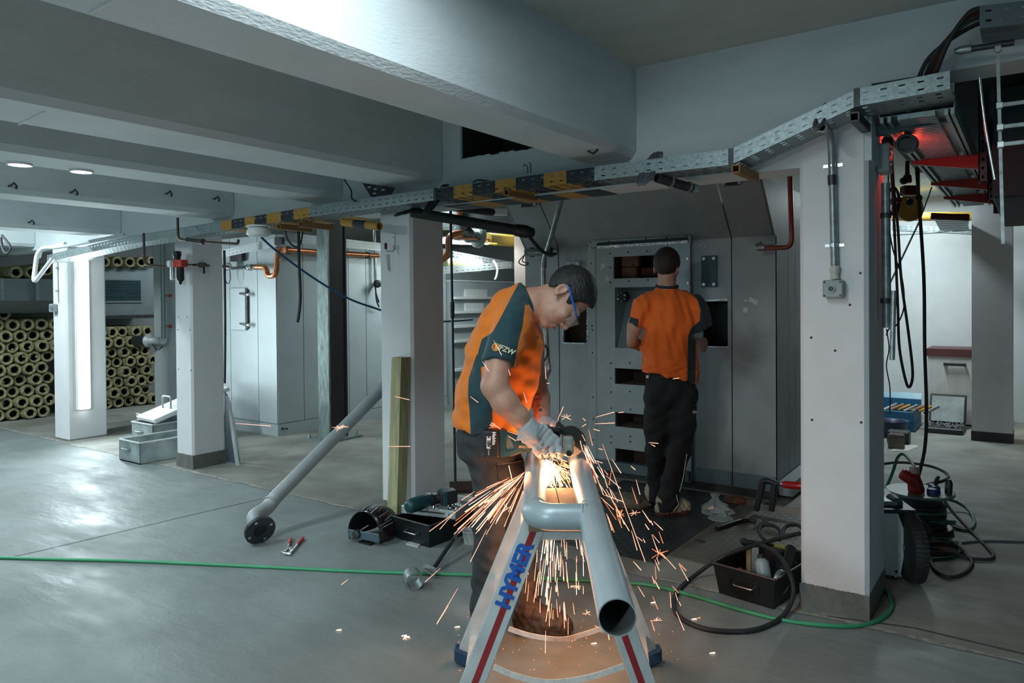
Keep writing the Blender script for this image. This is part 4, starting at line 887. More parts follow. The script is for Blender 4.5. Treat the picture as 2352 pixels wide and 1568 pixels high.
for x, y in ((1395, 640), (1385, 610), (1380, 618), (1712, 690), (1735, 693), (1712, 712), (1725, 688)):
    p = FP(x, y, FY-(.031 if x < 1500 else .001)); q.lathe(p, (0, -1, 0), [(0, rr.uniform(.01, .025)), (.001, .006)], 7)
q.build('paint_splash', mat('white_splash', (.52, .56, .55), .7), parent=fb)
# straps at the hood
for x0, x1, y in ((1198, 1230, 472), (1664, 1700, 422)):
    p, r = FP(x0, y, 5.2), FP(x1, y-2, 5.2); MB().bar(p, r, .02, .03).build('strap', M_STEEL, parent=fb)
    for e in (p, r): MB().cyl(e-V((0, .02, 0)), e, .013, n=8).build('bolt', M_CHROME, parent=fb)
# smoke stain relief knob above door
p = FP(1362, 541); MB().tube(spl([p, p+V((.02, -.04, .02)), p+V((.05, -.04, .0)), p+V((.06, 0, .02))], 5), .012, 8).build('lifting_eye', M_STEEL, parent=fb)
# red brown pipe with tap on the right of the furnace
b = thing('brown_pipe', FP(1740, 568, 5.3), 'red brown pipe coming down and turning left to a tap on the furnace', 'pipe')
M_RB = mat('red_brown_copper', (.22, .055, .035), .4, .5, var=.3, scale=12)
MB().tube(fillet([YP(1814, 395, 5.2), YP(1819, 568, 5.2), YP(1745, 570, 5.3)], .06, 6), .017, 10).build('pipe', M_RB, parent=b)
MB().lathe(YP(1755, 568, 5.29), (-1, .05, 0), [(-.08, .022), (-.02, .022), (-.02, .014), (.0, .026), (.04, .026), (.06, .018)], 10).build('tap_body', M_CND, parent=b)
MB().obox(YP(1744, 562, 5.28), (.02, 0, .01), (0, .01, 0), (-.005, 0, .012)).build('tap_handle', M_STEEL, parent=b)
# angled conduit left of the furnace door
b = thing('conduit', DP(1255, 870, 5.4), 'bent galvanised conduit descending in front of the furnace left side', 'conduit')
MB().tube(fillet([DP(1290, 455, 4.9), DP(1262, 560, 5.2), DP(1247, 598, 5.35), DP(1250, 700, 5.4), DP(1258, 830, 5.4), DP(1262, 850, 5.4), DP(1250, 872, 5.35)], .1, 5), .018, 10).build('tube', M_CND, parent=b)
for t in (606, ): MB().lathe(DP(1248, t, 5.37), (0, 0, 1), [(-.03, .024), (.03, .024)], 10).build('coupling', M_STEEL, parent=b)
b = thing('clamped_tube', FP(1240, 580, 5.3), 'grey horizontal tube stub with two dark clamps on the left of the furnace', 'tube')
MB().pipe(YP(1206, 580, 5.35), YP(1280, 577, 5.45), .032, .026, 16).build('tube', M_CND, parent=b)
for x in (1222, 1265): MB().lathe(YP(x, 579, 5.4), (1, .1, 0), [(-.015, .043), (.015, .043)], 12).build('clamp', M_STEEL, parent=b)
cable('wire_loop', [YP(1210, 580, 5.36), DP(1193, 598, 5.3), DP(1195, 606, 5.3), DP(1206, 609, 5.3), DP(1214, 605, 5.3), DP(1200, 600, 5.3), DP(1204, 588, 5.3)], .004, M_RUB, 'thin black wire loop hanging at the left edge of the furnace')
cable('wire_loop', [DP(1250, 795, 5.3), DP(1240, 810, 5.3), DP(1242, 830, 5.3), DP(1252, 826, 5.3), DP(1258, 806, 5.3), DP(1250, 795, 5.3), DP(1246, 850, 5.3)], .007, M_RUB, 'black cable loop beside the bent conduit behind the bending worker')
# ---- conveyor oven with bright rails behind the middle column
xo = -6.80
b = thing('railed_casing', (xo-.4, 10, 0), 'pale casing with horizontal white rails behind the middle column', 'cabinet')
zt = XP(1018, 645, xo).z
MB().box(xo-.9, xo, 8.06, 12.6, 0, zt).build('body', M_PAN, parent=b)
for y in (684, 717, 750, 784, 850, 905):
    z = XP(1040, y, xo).z; MB().box(xo, xo+.06, 8.06, 12.6, z-.018, z+.018).build('rail', M_WHITE, parent=b)
for x0, y0, x1, y1 in ((1068, 664, 1118, 685), (1068, 696, 1110, 714)):
    a, c = XP(x0, y0, xo+.01), XP(x1, y1, xo+.01); MB().box(xo, xo+.02, a.y, c.y, c.z, a.z).build('white_plate', M_WHITE, parent=b)
MB().box(xo-.92, xo+.01, 8.06, 12.6, zt, zt+.02).build('top_ledge', M_WHITE, parent=b)
MB().box(xo-.85, xo-.25, 8.06, 12.6, zt+.02, zt+.24).build('upper_box', mat('grey_upper_box', (.30, .34, .35), .5), parent=b)
# lit services above it
Tz = 9.4
q = MB(); strip(q, DP(1018, 572, 8.6), DP(1200, 606, 10.4), (0, 0, -.09), pitch=.09); q.build('cable_tray', M_GALVP, label='perforated tray crossing below the yellow pipe behind the middle column', cat='cable tray')
q = MB(); strip(q, DP(1018, 612, 8.8), DP(1175, 600, 9.6), (0, 0, -.09), pitch=.09); q.build('cable_tray', M_GALVP, label='lower perforated tray behind the middle column', cat='cable tray')
b = thing('flanged_pipe', DP(1090, 565, 8.6), 'steel pipe fittings with a large flange ending in a yellow pipe behind the middle column', 'pipe')
a, c = DP(1043, 534, 8.5), DP(1118, 548, 8.9); e = DP(1178, 553, 9.4)
MB().lathe(a, c-a, [(0, .06), (.02, .085), (.1, .085), (.1, .075), (.22, .075), (.22, .09), (.26, .09), (.26, .075), (.36, .075), (.36, .10), (.38, .13), (.41, .13), (.41, .06)], 20).build('fittings', M_GALV, parent=b)
MB().cyl(c, e, .075, n=18).build('yellow_pipe', mat('yellow_gas_pipe', (.50, .35, .06), .45), parent=b)
MB().cyl(DP(1055, 505, 8.5), DP(1058, 534, 8.5), .055, n=14).build('branch', M_GALV, parent=b)
b = thing('copper_pipe', DP(1018, 590, 8.2), 'curved copper pipes in the bright gap right of the middle column', 'pipe')
MB().tube(fillet([DP(1060, 535, 8.3), DP(1030, 540, 8.2), DP(1032, 585, 8.2), DP(1010, 598, 8.2)], .15, 6), .04, 12).build('pipe', M_COPPER, parent=b)
MB().cyl(DP(1056, 480, 8.4), DP(1058, 505, 8.4), .04, n=12).build('pipe', M_COPPER, parent=b)
MB().cyl(DP(1040, 545, 8.3), DP(1198, 556, 9.5), .016, n=10).build('pipe', M_COPPER, parent=b)
b = thing('fluorescent_lamp', DP(1040, 553, 8.7), 'bright fluorescent tube seen between the middle column and the furnace', 'lamp')
MB().cyl(DP(1005, 553, 8.7), DP(1085, 556, 9.1), .032, n=12).build('tube', mat('lit_tube', (1, 1, 1), .4, emit=((.95, .98, 1), 4)), parent=b)
MB().cyl(DP(1005, 548, 8.75), DP(1085, 551, 9.15), .03, n=8).build('housing', M_WHITE, parent=b)
area('lamp_light', DP(1060, 562, 9.2), 1.2, .2, 16, COOL)
cable('white_cable', [DP(1133, 598, 9.3), DP(1142, 615, 9.3), DP(1141, 632, 9.3), DP(1137, 642, 9.3)], .014, M_WHITE, 'short white cable hanging above the railed casing')
MB().cyl(DP(1018, 606, 9), DP(1100, 610, 9.4), .09, n=14).build('insulated_pipe', mat('pale_yellow', (.7, .72, .35), .6), label='pale yellow insulated pipe between the two background trays', cat='pipe')
# beige pier left of the furnace and a dark lintel above the bright gap
a, c = YP(1182, 700, 7.4), YP(1225, 700, 7.4)
MB().box(a.x, c.x+.3, 7.4, 7.75, 0, 2.75).build('pier', mat('beige_pier', (.50, .40, .34), .8, var=.05, c2=(.40, .42, .42), amt2=.33), kind='structure')
a, c = YP(1020, 487, 6.55), YP(1200, 507, 6.55)
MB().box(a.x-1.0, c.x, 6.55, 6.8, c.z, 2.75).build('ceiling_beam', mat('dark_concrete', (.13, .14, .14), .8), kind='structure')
c = DP(1148, 487, 6.8); MB().obox(c, RIGHT*.07, FWD*.05, DOWN*.028).build('ballast_box', M_GALVP, label='small pale box under the dark beam beside the furnace hood', cat='box', bevel=.006)
# ================================================================ THINGS ON THE FLOOR
def hose(name, px, r, mt, label, z=None, n=8, **k):
    return cable(name, [ZP(x, y, r if len(t) == 0 else t[0]) for x, y, *t in px], r, mt, label, n=n, cat='hose', **k)
M_GREEN = mat('green_hose', (.045, .30, .14), .45, var=.12)
hose('garden_hose', [(-1500, 1235), (-700, 1255), (0, 1280), (300, 1288), (575, 1300), (830, 1312), (1090, 1320), (1240, 1328), (1440, 1338), (1510, 1347), (1600, 1370), (1700, 1400), (1800, 1424), (1900, 1436), (1975, 1436), (2025, 1420), (2048, 1395), (2043, 1368), (2030, 1350)], .0095, M_GREEN, 'bright green hose lying across the whole floor and round the near column foot')
# ---- steel tread plates with raised lozenges
M_TREAD = mat('dark_tread_plate', (.075, .085, .09), .4, .6, var=.3, scale=5, c2=(.12, .10, .07), amt2=.33, sc2=3)
M_TREAD2 = mat('worn_tread_plate', (.16, .155, .13), .5, .35, var=.3, scale=5, c2=(.22, .19, .13), amt2=.45, sc2=3)
def tread(x0, x1, y0, y1, mt, label, z=.006):
    b = thing('tread_plate', ((x0+x1)/2, (y0+y1)/2, 0), label, 'floor plate')
    MB().box(x0, x1, y0, y1, 0.0005, z).build('plate', mt, parent=b)
    q = MB(); s = .040; i = 0; x = x0+s/2
    while x < x1:
        y = y0+s/2; j = 0
        while y < y1:
            d = V((.7, .7, 0)) if (i+j) % 2 else V((.7, -.7, 0)); n = V((-d.y, d.x, 0)); c = V((x, y, z)); h = V((0, 0, .0045))
            q.add([c-d*.022, c-n*.008, c+d*.022, c+n*.008, c+h], [(0, 1, 4), (1, 2, 4), (2, 3, 4), (3, 0, 4)], 0, True)
            y += s; j += 1
        x += s; i += 1
    q.build('tread_lozenges', mt, parent=b, kind='stuff'); return b
tread(-2.75, -1.735, 3.80, 5.42, M_TREAD, 'dark tread plate in front of the furnace under the second worker')
tread(-1.725, -.95, 3.95, 5.30, M_TREAD2, 'worn brownish tread plate between the dark plate and the near column')
# rubble and stone at the furnace foot
rr = random.Random(21)
def rock(name, px, py, sx, sy, sz, label, mt, z0=.006):
    c = ZP(px, py, z0); q = MB(); vs = []; n = 9
    prof = [(0, 1), (.35, 1.05), (.8, .85), (1, .45)]
    for h, r in prof:
        for k in range(n): a = 2*math.pi*k/n; vs.append(c+V((math.cos(a)*sx*r*rr.uniform(.85, 1.1), math.sin(a)*sy*r*rr.uniform(.85, 1.1), h*sz)))
    q.add(vs, [(i*n+k, i*n+(k+1) % n, (i+1)*n+(k+1) % n, (i+1)*n+k) for i in range(3) for k in range(n)]+[tuple(range(3*n, 4*n))])
    return q.build(name, mt, label=label, cat='rubble')
M_STONE = mat('dusty_stone', (.14, .12, .095), .95, var=.4, scale=12, bump=.5)
rock('stone_block', 1440, 1160, .17, .09, .085, 'low dusty stone block at the furnace foot left of the second worker', M_STONE)
rock('stone_block', 1395, 1150, .10, .07, .05, 'dark lump behind the pipe frame at the furnace foot', M_SOOT)
rock('brick_rubble', 1690, 1153, .09, .05, .05, 'reddish brick rubble under the furnace right of the second worker', mat('brick_rubble', (.16, .06, .035), .95, var=.4, scale=15))
rock('brick_rubble', 1735, 1158, .10, .06, .04, 'dusty mortar rubble under the furnace by the clamp', M_STONE)
# ---- plastic bag
c = ZP(1648, 1178, .008); b = thing('plastic_bag', c, 'crumpled clear plastic bag on the edge of the dark tread plate', 'bag'); q = MB(); n = 16; vs = []
for i in range(7):
    h = i/6; rad = [.10, .105, .085, .06, .035, .015, .03][i]
    for k in range(n): a = 2*math.pi*k/n; f = rr.uniform(.7, 1.25); vs.append(c+V((math.cos(a)*rad*f*1.1-.02*h, math.sin(a)*rad*f*.8, h*.13*rr.uniform(.85, 1.1))))
q.add(vs, [(i*n+k, i*n+(k+1) % n, (i+1)*n+(k+1) % n, (i+1)*n+k) for i in range(6) for k in range(n)])
q.build('film', mat('clear_film', (.55, .66, .66), .12, .0, var=.2, alpha=.55, spec=.9), parent=b)
MB().lathe(ZP(1655, 1190, .007), (0, 0, 1), [(0, .085), (.004, .08)], 20).build('flat_ring', mat('clear_film', (.55, .66, .66), .12), parent=b)
p = [ZP(*q_) for q_ in ((1672, 1176), (1690, 1187), (1664, 1188), (1656, 1180))]
MB().prism([v+V((0, 0, .007)) for v in p], (0, 0, .004)).build('tile_scrap', M_STONE, label='thin square scrap beside the plastic bag', cat='scrap')
# ---- crowbar-like bent bar
MB().tube(spl([ZP(1646, 1214, .02), ZP(1672, 1205, .02), ZP(1697, 1197, .02), ZP(1715, 1195, .02), ZP(1738, 1197, .02)], 6), [.017]*13+[.014]*6+[.011]*6, 8).build('bent_bar', mat('dark_bar', (.04, .04, .042), .35, .7), label='short dark bent bar lying on the worn tread plate', cat='bar')
MB().box(*(lambda c: (c.x-.03, c.x+.03, c.y-.006, c.y+.006, .007, .016))(ZP(1608, 1244, .006))).build('iron_scrap', M_STEEL, label='tiny dark iron scrap on the worn tread plate', cat='scrap')
# ---- F clamp
b = thing('bar_clamp', ZP(1745, 1172), 'steel bar clamp with red handle lying against the furnace corner', 'clamp')
yc = 5.06
A_ = lambda x, y, d=0: YP(x, y, yc+d)
MB().bar(A_(1738, 1165), A_(1860, 1176), .022, .035).build('rail', M_CHROME, parent=b)
for x0, y0, x1, y1 in ((1752, 1108, 1738, 1172), (1779, 1110, 1773, 1173)):
    MB().bar(A_(x0, y0), A_(x1, y1), .04, .045, up=(0, 1, 0)).build('jaw', mat('black_cast_iron', (.025, .03, .035), .5, .4), parent=b, bevel=.008)
MB().tube(spl([A_(1746, 1120), A_(1752, 1106), A_(1764, 1104), A_(1785, 1112)], 6), .022, 8).build('bridge', mat('black_cast_iron', (.025, .03, .035), .5, .4), parent=b)
MB().cyl(A_(1776, 1110), A_(1800, 1112), .010, n=8).build('spindle', M_STEEL, parent=b)
MB().lathe(A_(1794, 1111), A_(1838, 1115)-A_(1794, 1111), [(0, .018), (.02, .018), (.021, .021)], 14).build('ferrule', M_CHROME, parent=b)
MB().lathe(A_(1798, 1112), A_(1838, 1115)-A_(1794, 1111), [(0, .02), (.02, .025), (.1, .026), (.14, .022), (.17, .012)], 14).build('handle', mat('glossy_red', (.40, .012, .015), .25), parent=b)
# ---- sheet metal tool boxes
M_BOX = mat('blackened_sheet', (.022, .024, .026), .38, .5, var=.3, scale=6, c2=(.075, .045, .03), amt2=.38, sc2=5)
M_BOX2 = mat('dark_blued_sheet', (.018, .024, .028), .38, .5, var=.3, scale=6, c2=(.05, .07, .08), amt2=.36, sc2=5)
def toolbox(L, N, depth, h, flare, mt, label):
    L, N = V(L), V(N); ux = (N-L); w_ = ux.length; ux.normalize(); uy = V((-ux.y, ux.x, 0)); c = (L+N)/2+uy*depth/2
    b = thing('tool_box', c, label, 'tool box')
    P = lambda u, v, z: L+ux*u+uy*v+V((0, 0, z))
    o = lambda z: flare*z/h
    t = .004; q = MB()
    lo = [P(0, 0, .002), P(w_, 0, .002), P(w_, depth, .002), P(0, depth, .002)]
    f = flare; hi = [P(-f, -f, h), P(w_+f, -f, h), P(w_+f, depth+f, h), P(-f, depth+f, h)]
    li = [P(t, t, .008), P(w_-t, t, .008), P(w_-t, depth-t, .008), P(t, depth-t, .008)]
    hi2 = [P(-f+t, -f+t, h), P(w_+f-t, -f+t, h), P(w_+f-t, depth+f-t, h), P(-f+t, depth+f-t, h)]
    q.add(lo+hi+li+hi2, [(3, 2, 1, 0), (8, 9, 10, 11)]+[(k, (k+1) % 4, 4+(k+1) % 4, 4+k) for k in range(4)]+[(8+(k+1) % 4, 8+k, 12+k, 12+(k+1) % 4) for k in range(4)]+[(4+k, 4+(k+1) % 4, 12+(k+1) % 4, 12+k) for k in range(4)])
    q.build('body', mt, parent=b)
    r = MB(); e = [hi[0], hi[1], hi[2], hi[3]]
    for k in range(4): r.tube([e[k], e[(k+1) % 4]], .006, 8)
    r.build('rolled_rim', mat('worn_rim', (.12, .11, .10), .35, .7), parent=b)
    g = lambda u, z, d=0: P(u, -o(z)-d, z)
    E = [g(w_*.24, h*.36, .001), g(w_*.76, h*.36, .001), g(w_*.76, h*.70, .001), g(w_*.24, h*.70, .001)]
    MB().tube(fillet(E+[E[0]], .012, 3), .0028, 6).build('embossed_frame', mt, parent=b)
    MB().tube(fillet([g(w_*.32, h*.52, 0), g(w_*.32, h*.50, .022), g(w_*.68, h*.50, .022), g(w_*.68, h*.52, 0)], .012, 4), .0042, 8).build('wire_handle', M_CHROME, parent=b)
    return b, P
L, N = ZP(1652, 1362), ZP(1776, 1400)
tb1, P1 = toolbox(L, N, .42, .155, .022, M_BOX, 'blackened open tool box full of tools in front of the near column')
L, N = ZP(911, 1236), ZP(986, 1258)
tb2, P2 = toolbox(L, N, .56, .14, .016, M_BOX2, 'dark open tool box beside the middle column carrying a silver case')
# contents of the near tool box
def in_box(u, v, z): return P1(u, v, z)
W1 = .26
MB().obox(in_box(.06, .21, .12), V((.012, 0, 0)), V((0, .03, 0)), V((0, 0, .08))).build('wood_block', mat('pale_wood', (.35, .25, .13), .8, var=.2), label='upright pale wooden block in the near tool box', cat='block', bevel=.002)
MB().obox(in_box(.095, .20, .125), V((.018, .003, 0)), V((-.003, .02, 0)), V((0, 0, .085))).build('spirit_level', M_GALV, label='upright grey metal profile beside the wooden block in the tool box', cat='profile', bevel=.002)
MB().obox(in_box(.16, .27, .13), V((.05, 0, .0)), V((0, .02, 0)), V((0, 0, .07))).build('plastic_case', M_BLACK, label='black plastic case standing in the middle of the near tool box', cat='case', bevel=.006)
c = in_box(.19, .12, .06); b = thing('spray_bottle', c, 'whitish plastic bottle leaning in the near tool box', 'bottle')
d = V((-.03, .02, .12)).normalized(); MB().lathe(c, d, [(0, .034), (.01, .036), (.11, .034), (.125, .02), (.13, .012)], 16).build('body', mat('bluish_white_plastic', (.28, .34, .35), .4), parent=b)
MB().lathe(c+d*.125, d, [(0, .016), (.02, .016), (.022, .01)], 12).build('cap', M_BLACK, parent=b)
c = in_box(.06, .12, .10); b = thing('screwdriver', c, 'small tool with red tip in the near tool box', 'screwdriver')
MB().cyl(c, c+V((.05, 0, -.005)), .007, n=8).build('shaft', M_CHROME, parent=b); MB().lathe(c, (-1, 0, .1), [(0, .008), (.012, .011), (.022, .006)], 10).build('red_tip', M_RED, parent=b)
c = in_box(.25, .10, .09); b = thing('angle_grinder', c, 'grey angle grinder with blade guard standing in the near tool box', 'grinder')
MB().lathe(c+V((.02, 0, .01)), (1, -.3, .1), [(0, .06), (.012, .06), (.02, .05)], 20).build('guard', M_CND, parent=b)
MB().cyl(c+V((.03, .02, .02)), c+V((.02, .2, .12)), .03, .026, 14).build('body', M_BLACK, parent=b)
b = thing('cable_gun', in_box(.22, .33, .17), 'black welding torch lying on top of the near tool box', 'torch')
MB().tube(spl([ZP(1722, 1246, .22), ZP(1755, 1252, .20), ZP(1790, 1262, .18), ZP(1826, 1300, .12)], 6), .018, 10).build('handle', M_RUB, parent=b)
MB().lathe(ZP(1722, 1246, .22), ZP(1722, 1246, .22)-ZP(1755, 1252, .20), [(0, .02), (.03, .022), (.05, .012)], 12).build('nozzle', M_STEEL, parent=b)
MB().obox(ZP(1792, 1256, .2), V((.03, 0, 0)), V((0, .015, 0)), V((0, 0, .012))).build('yellow_clip', mat('dull_yellow_plastic', (.30, .26, .05), .5), parent=b, bevel=.003)
# black welding cable loops
zb = .011
hose('welding_cable', [(1838, 1224, .26), (1790, 1236, .24), (1740, 1250, .22), (1690, 1266, .19), (1640, 1290, .10), (1600, 1318, .03), (1566, 1346, zb), (1548, 1374, zb), (1550, 1402, zb), (1574, 1426, zb), (1620, 1444, zb), (1680, 1450, zb), (1735, 1446, zb), (1780, 1428, zb), (1808, 1402, .03), (1822, 1360, .09), (1814, 1318, .16), (1792, 1280, .20), (1762, 1258, .215), (1735, 1246, .22)], .0115, M_RUB, 'thick black welding cable looping over and around the near tool box', n=7)
hose('welding_cable', [(1756, 1240, .20), (1744, 1222, .20), (1750, 1208, .21), (1768, 1205, .22), (1786, 1212, .22), (1794, 1226, .21), (1790, 1240, .20)], .0105, M_RUB, 'small black cable loop behind the near tool box, left one')
hose('welding_cable', [(1798, 1232, .20), (1800, 1216, .21), (1812, 1206, .22), (1832, 1206, .22), (1845, 1215, .21)], .0105, M_RUB, 'small black cable loop behind the near tool box, right one touching the column')
# ---- silver case with sockets and drill on the middle tool box
zc = .142
F0, F1, B1 = ZP(926, 1178, zc), ZP(1044, 1192, zc), ZP(1096, 1162, zc)
ux = (F1-F0); ww = ux.length; ux.normalize(); uy = (B1-F1); dd = uy.length; uy = V((-ux.y, ux.x, 0))
Q = lambda u, v, z: F0+ux*u+uy*v+V((0, 0, z))
dd = .34; b = thing('socket_case', Q(ww/2, dd/2, 0), 'open silver case half with chrome sockets lying on the dark tool box', 'case')
M_ALU = mat('aluminium_case', (.52, .56, .55), .4, .5, var=.12, scale=20)
q = MB()
for u0, u1, v0, v1, z0, z1 in ((0, ww, 0, dd, 0, .006), (0, ww, 0, .012, 0, .05), (0, ww, dd-.012, dd, 0, .05), (0, .012, 0, dd, 0, .05), (ww-.012, ww, 0, dd, 0, .05)):
    q.obox(Q((u0+u1)/2, (v0+v1)/2, (z0+z1)/2), ux*(u1-u0)/2, uy*(v1-v0)/2, V((0, 0, (z1-z0)/2)))
q.build('shell', M_ALU, parent=b, bevel=.003)
for u in (.012, ww-.012):
    for v in (.012, dd-.012): MB().obox(Q(u, v, .025), ux*.022, uy*.022, V((0, 0, .027))).build('corner_cap', M_ALU, parent=b, bevel=.006)
MB().obox(Q(ww/2, -.002, .028), ux*(ww/2-.03), uy*.003, V((0, 0, .004))).build('seal_groove', M_STEEL, parent=b)
for u in (.05, ww-.05): MB().obox(Q(u, -.006, .02), ux*.014, uy*.006, V((0, 0, .012))).build('latch', M_ALU, parent=b, bevel=.002)
MB().obox(Q(ww/2, dd/2, .012), ux*(ww/2-.014), uy*(dd/2-.014), V((0, 0, .005))).build('insert', M_BLACK, parent=b)
rr = random.Random(6)
for k in range(34):
    u, v = rr.uniform(.04, ww-.04), rr.uniform(.05, dd-.04); r_ = rr.uniform(.007, .013); h_ = rr.uniform(.012, .03); z = .018
    p = Q(u, v, z); MB().lathe(p, (0, 0, 1), [(0, r_), (h_, r_), (h_, r_*.6), (h_*.4, r_*.6)], 10, caps=False).build('socket', M_CHROME, parent=b)
MB().obox(Q(ww*.62, dd*.36, .045), (ux*.9-uy*.4)*.035, uy*.012, V((0, 0, .002))).build('paper_strip', M_WHITE, parent=b)
# cordless drill lying on the case
M_TEAL = mat('tool_teal', (.009, .055, .066), .4, var=.1)
b = thing('cordless_drill', Q(ww*.3, dd*.5, .05), 'dark teal cordless drill lying on the silver case', 'drill')
z_ = .235
a, c, e = ZP(948, 1160, z_), ZP(985, 1148, z_+.005), ZP(1012, 1143, z_+.01)
MB().lathe(a, c-a, [(-.045, .018), (-.04, .034), (-.02, .042), (.02, .045), (.07, .044), (.12, .036)], 16).build('motor_body', M_TEAL, parent=b)
MB().tube(spl([c, c.lerp(e, .5)+V((0, 0, -.004)), e], 5), [.036]*5+[.03]*6, 12).build('handle', M_BLACK, parent=b)
g = (e-c).normalized(); h = g.cross(V((0, 0, 1))).normalized()
MB().obox(e+g*.045, g*.055, h*.045, V((0, 0, .042))).build('battery', M_BLACK, parent=b, bevel=.008)
MB().obox(e+g*.02, g*.016, h*.05, V((0, 0, .046))).build('battery_shoe', M_TEAL, parent=b, bevel=.006)
MB().obox(e+g*.05-h*.046, g*.03, h*.001, V((0, 0, .022))).build('label', mat('grey_label', (.18, .16, .14), .6), parent=b)
# angle iron and strip behind the case
p0_, p1_ = ZP(1022, 1130, .14), ZP(1100, 1128, .14)
q = MB(); q.bar(p0_, p1_, .10, .006); q.bar(p0_+V((0, .05, .03)), p1_+V((0, .05, .03)), .006, .07); q.build('angle_iron', mat('dark_rusty_iron', (.045, .028, .026), .7), label='dark rusty angle iron lying behind the silver case', cat='angle iron')
# ---- small things near the middle tool box
P = [ZP(*q_) for q_ in ((932, 1250), (960, 1257), (967, 1251), (940, 1245))]
MB().prism(P, (0, 0, .006)).build('metal_plate', M_GALVP, label='small grey metal plate lying in front of the dark tool box', cat='plate')
p, d = ZP(1062, 1207, .12), ZP(998, 1302, .02); b = thing('scraper', d, 'long handled floor scraper with a square blade near the green hose', 'scraper')
MB().cyl(p, p.lerp(d, .45), .009, n=8).build('thin_shaft', M_CHROME, parent=b); MB().cyl(p.lerp(d, .35), d, .012, n=10).build('handle', M_STEEL, parent=b)
P = [ZP(x, y, z) for x, y, z in ((967, 1304, .055), (977, 1292, .075), (1004, 1305, .055), (998, 1326, .004))]
MB().prism(P, (.003, -.004, .003)).build('blade', M_GALV, parent=b)
c0, c1 = ZP(946, 1322, .045), ZP(958, 1345, .045); ax = (c1-c0); ax.z = 0; ax.normalize(); c1 = c0+ax*.085; c0 = c0-ax*.01
MB().pipe(c0, c1, .045, .041, 28).build('pipe_offcut', M_GALV, label='short grey pipe offcut lying on the floor left of the trestle', cat='pipe')
c = ZP(1083, 1246); b = thing('small_bucket', c, 'small pale bucket behind the bending worker\'s leg', 'bucket')
MB().lathe(c, (0, 0, 1), [(0, .045), (.075, .058), (.078, .062), (.082, .062), (.082, .055), (.01, .042)], 20, caps=False).build('pail', mat('pale_bucket', (.42, .46, .44), .5), parent=b)
MB().lathe(c+V((0, 0, .006)), (0, 0, 1), [(0, .043), (.002, .0)], 20).build('bottom', M_CND, parent=b)
# ---- pincers
b = thing('pincers', ZP(665, 1265), 'pincers with red grips lying open on the floor', 'pliers')
z = .012
for pts in (((652, 1268), (660, 1255), (664, 1248), (668, 1236)), ((664, 1270), (676, 1258), (684, 1248), (697, 1234))):
    P = [ZP(x, y, z) for x, y in pts]; s_ = spl(P, 5)
    MB().tube(s_[:10], [.011]*4+[.008]*6, 8).build('jaw_arm', M_CHROME, parent=b)
    MB().tube(s_[9:], [.0085]+[.0105]*(len(s_)-11)+[.007], 8).build('red_grip', M_RED, parent=b)
MB().tube([ZP(647, 1267, z), ZP(655, 1271, z), ZP(668, 1272, z)], .011, 8).build('jaw', M_CHROME, parent=b)
MB().lathe(ZP(664, 1260, .016), (0, 0, 1), [(0, .016), (.01, .016)], 12).build('rivet', M_CHROME, parent=b)
# ---- welding helmet lying face down
c = ZP(838, 1240); b = thing('welding_helmet', c, 'black welding helmet with red and white streaks lying on the floor', 'helmet')
# axis from open back (left front) to the front (right rear)
ax = (RIGHT*.45+FWD*.9); ax.z = 0; ax.normalize(); rt = V((ax.y, -ax.x, 0)); upv = V((0, 0, 1))
c = ZP(832, 1248)+ax*.02; q = MB(); n = 17; m_ = 7; vs = []
for i in range(m_):
    t = i/(m_-1); sh = [.94, 1, 1, .98, .9, .75, .5][i]; lift = [0, 0, 0, .004, .012, .03, .06][i]
    for k in range(n):
        a = math.pi*(-.12+1.24*k/(n-1)); x = math.cos(a)*.128*sh; zz = max(.008, .048+math.sin(a)*.150*sh*(1 if a < math.pi else 1))
        vs.append(c+ax*(t*.26)+rt*x+upv*(zz+lift*.2))
fs = [(i*n+k, i*n+k+1, (i+1)*n+k+1, (i+1)*n+k) for i in range(m_-1) for k in range(n-1)]
q.add(vs, fs, 0, True); fr = vs[(m_-1)*n:]; q.add(fr, [tuple(range(n))]); 
M_HELM = mat('glossy_black_shell', (.010, .010, .012), .22, var=.1, spec=.6)
q.build('shell', M_HELM, parent=b, solid=.006)
rr = random.Random(5); 
for nm, mt_, cnt in (('white_streaks', mat('white_streak', (.42, .45, .45), .35), 15), ('red_streaks', mat('dark_red_streak', (.14, .012, .012), .3), 12)):
    q = MB()
    for k in range(cnt):
        a = math.pi*rr.uniform(.08, .60) if nm[0] == 'w' else math.pi*rr.uniform(.0, .7); t0 = rr.uniform(.02, .3); t1 = t0+rr.uniform(.25, .5); da = rr.uniform(.02, .2); w_ = rr.uniform(.008, .022)
        pts = []
        for s_ in range(6):
            t = t0+(t1-t0)*s_/5; sh = np.interp(t, [0, .17, .33, .5, .67, .83, 1], [.94, 1, 1, .98, .9, .75, .5]); aa = a+da*s_/5
            for e in (-w_, w_): pts.append(c+ax*(t*.26)+rt*math.cos(aa+e)*.1345*sh+upv*(.048+math.sin(aa+e)*.1568*sh+.002))
        q.add(pts, [(2*i, 2*i+1, 2*i+3, 2*i+2) for i in range(5)], 0, True)
    q.build(nm, mt_, parent=b)
MB().obox(c-ax*.02+rt*.01+upv*.05, rt*.118, ax*.004, upv*.026).build('headband', mat('blue_grey_band', (.06, .10, .12), .5), parent=b, bevel=.004)
k_ = c-ax*.028-rt*.035+upv*.055
MB().lathe(k_, -ax, [(-.01, .03), (.012, .026), (.016, .012)], 8, sm=False).build('adjusting_knob', M_STEEL, parent=b)
MB().tube([c-ax*.01-rt*.03+upv*.07, c+ax*.03+rt*.01+upv*.10], .003, 6).build('ratchet_pin', M_GALV, parent=b)
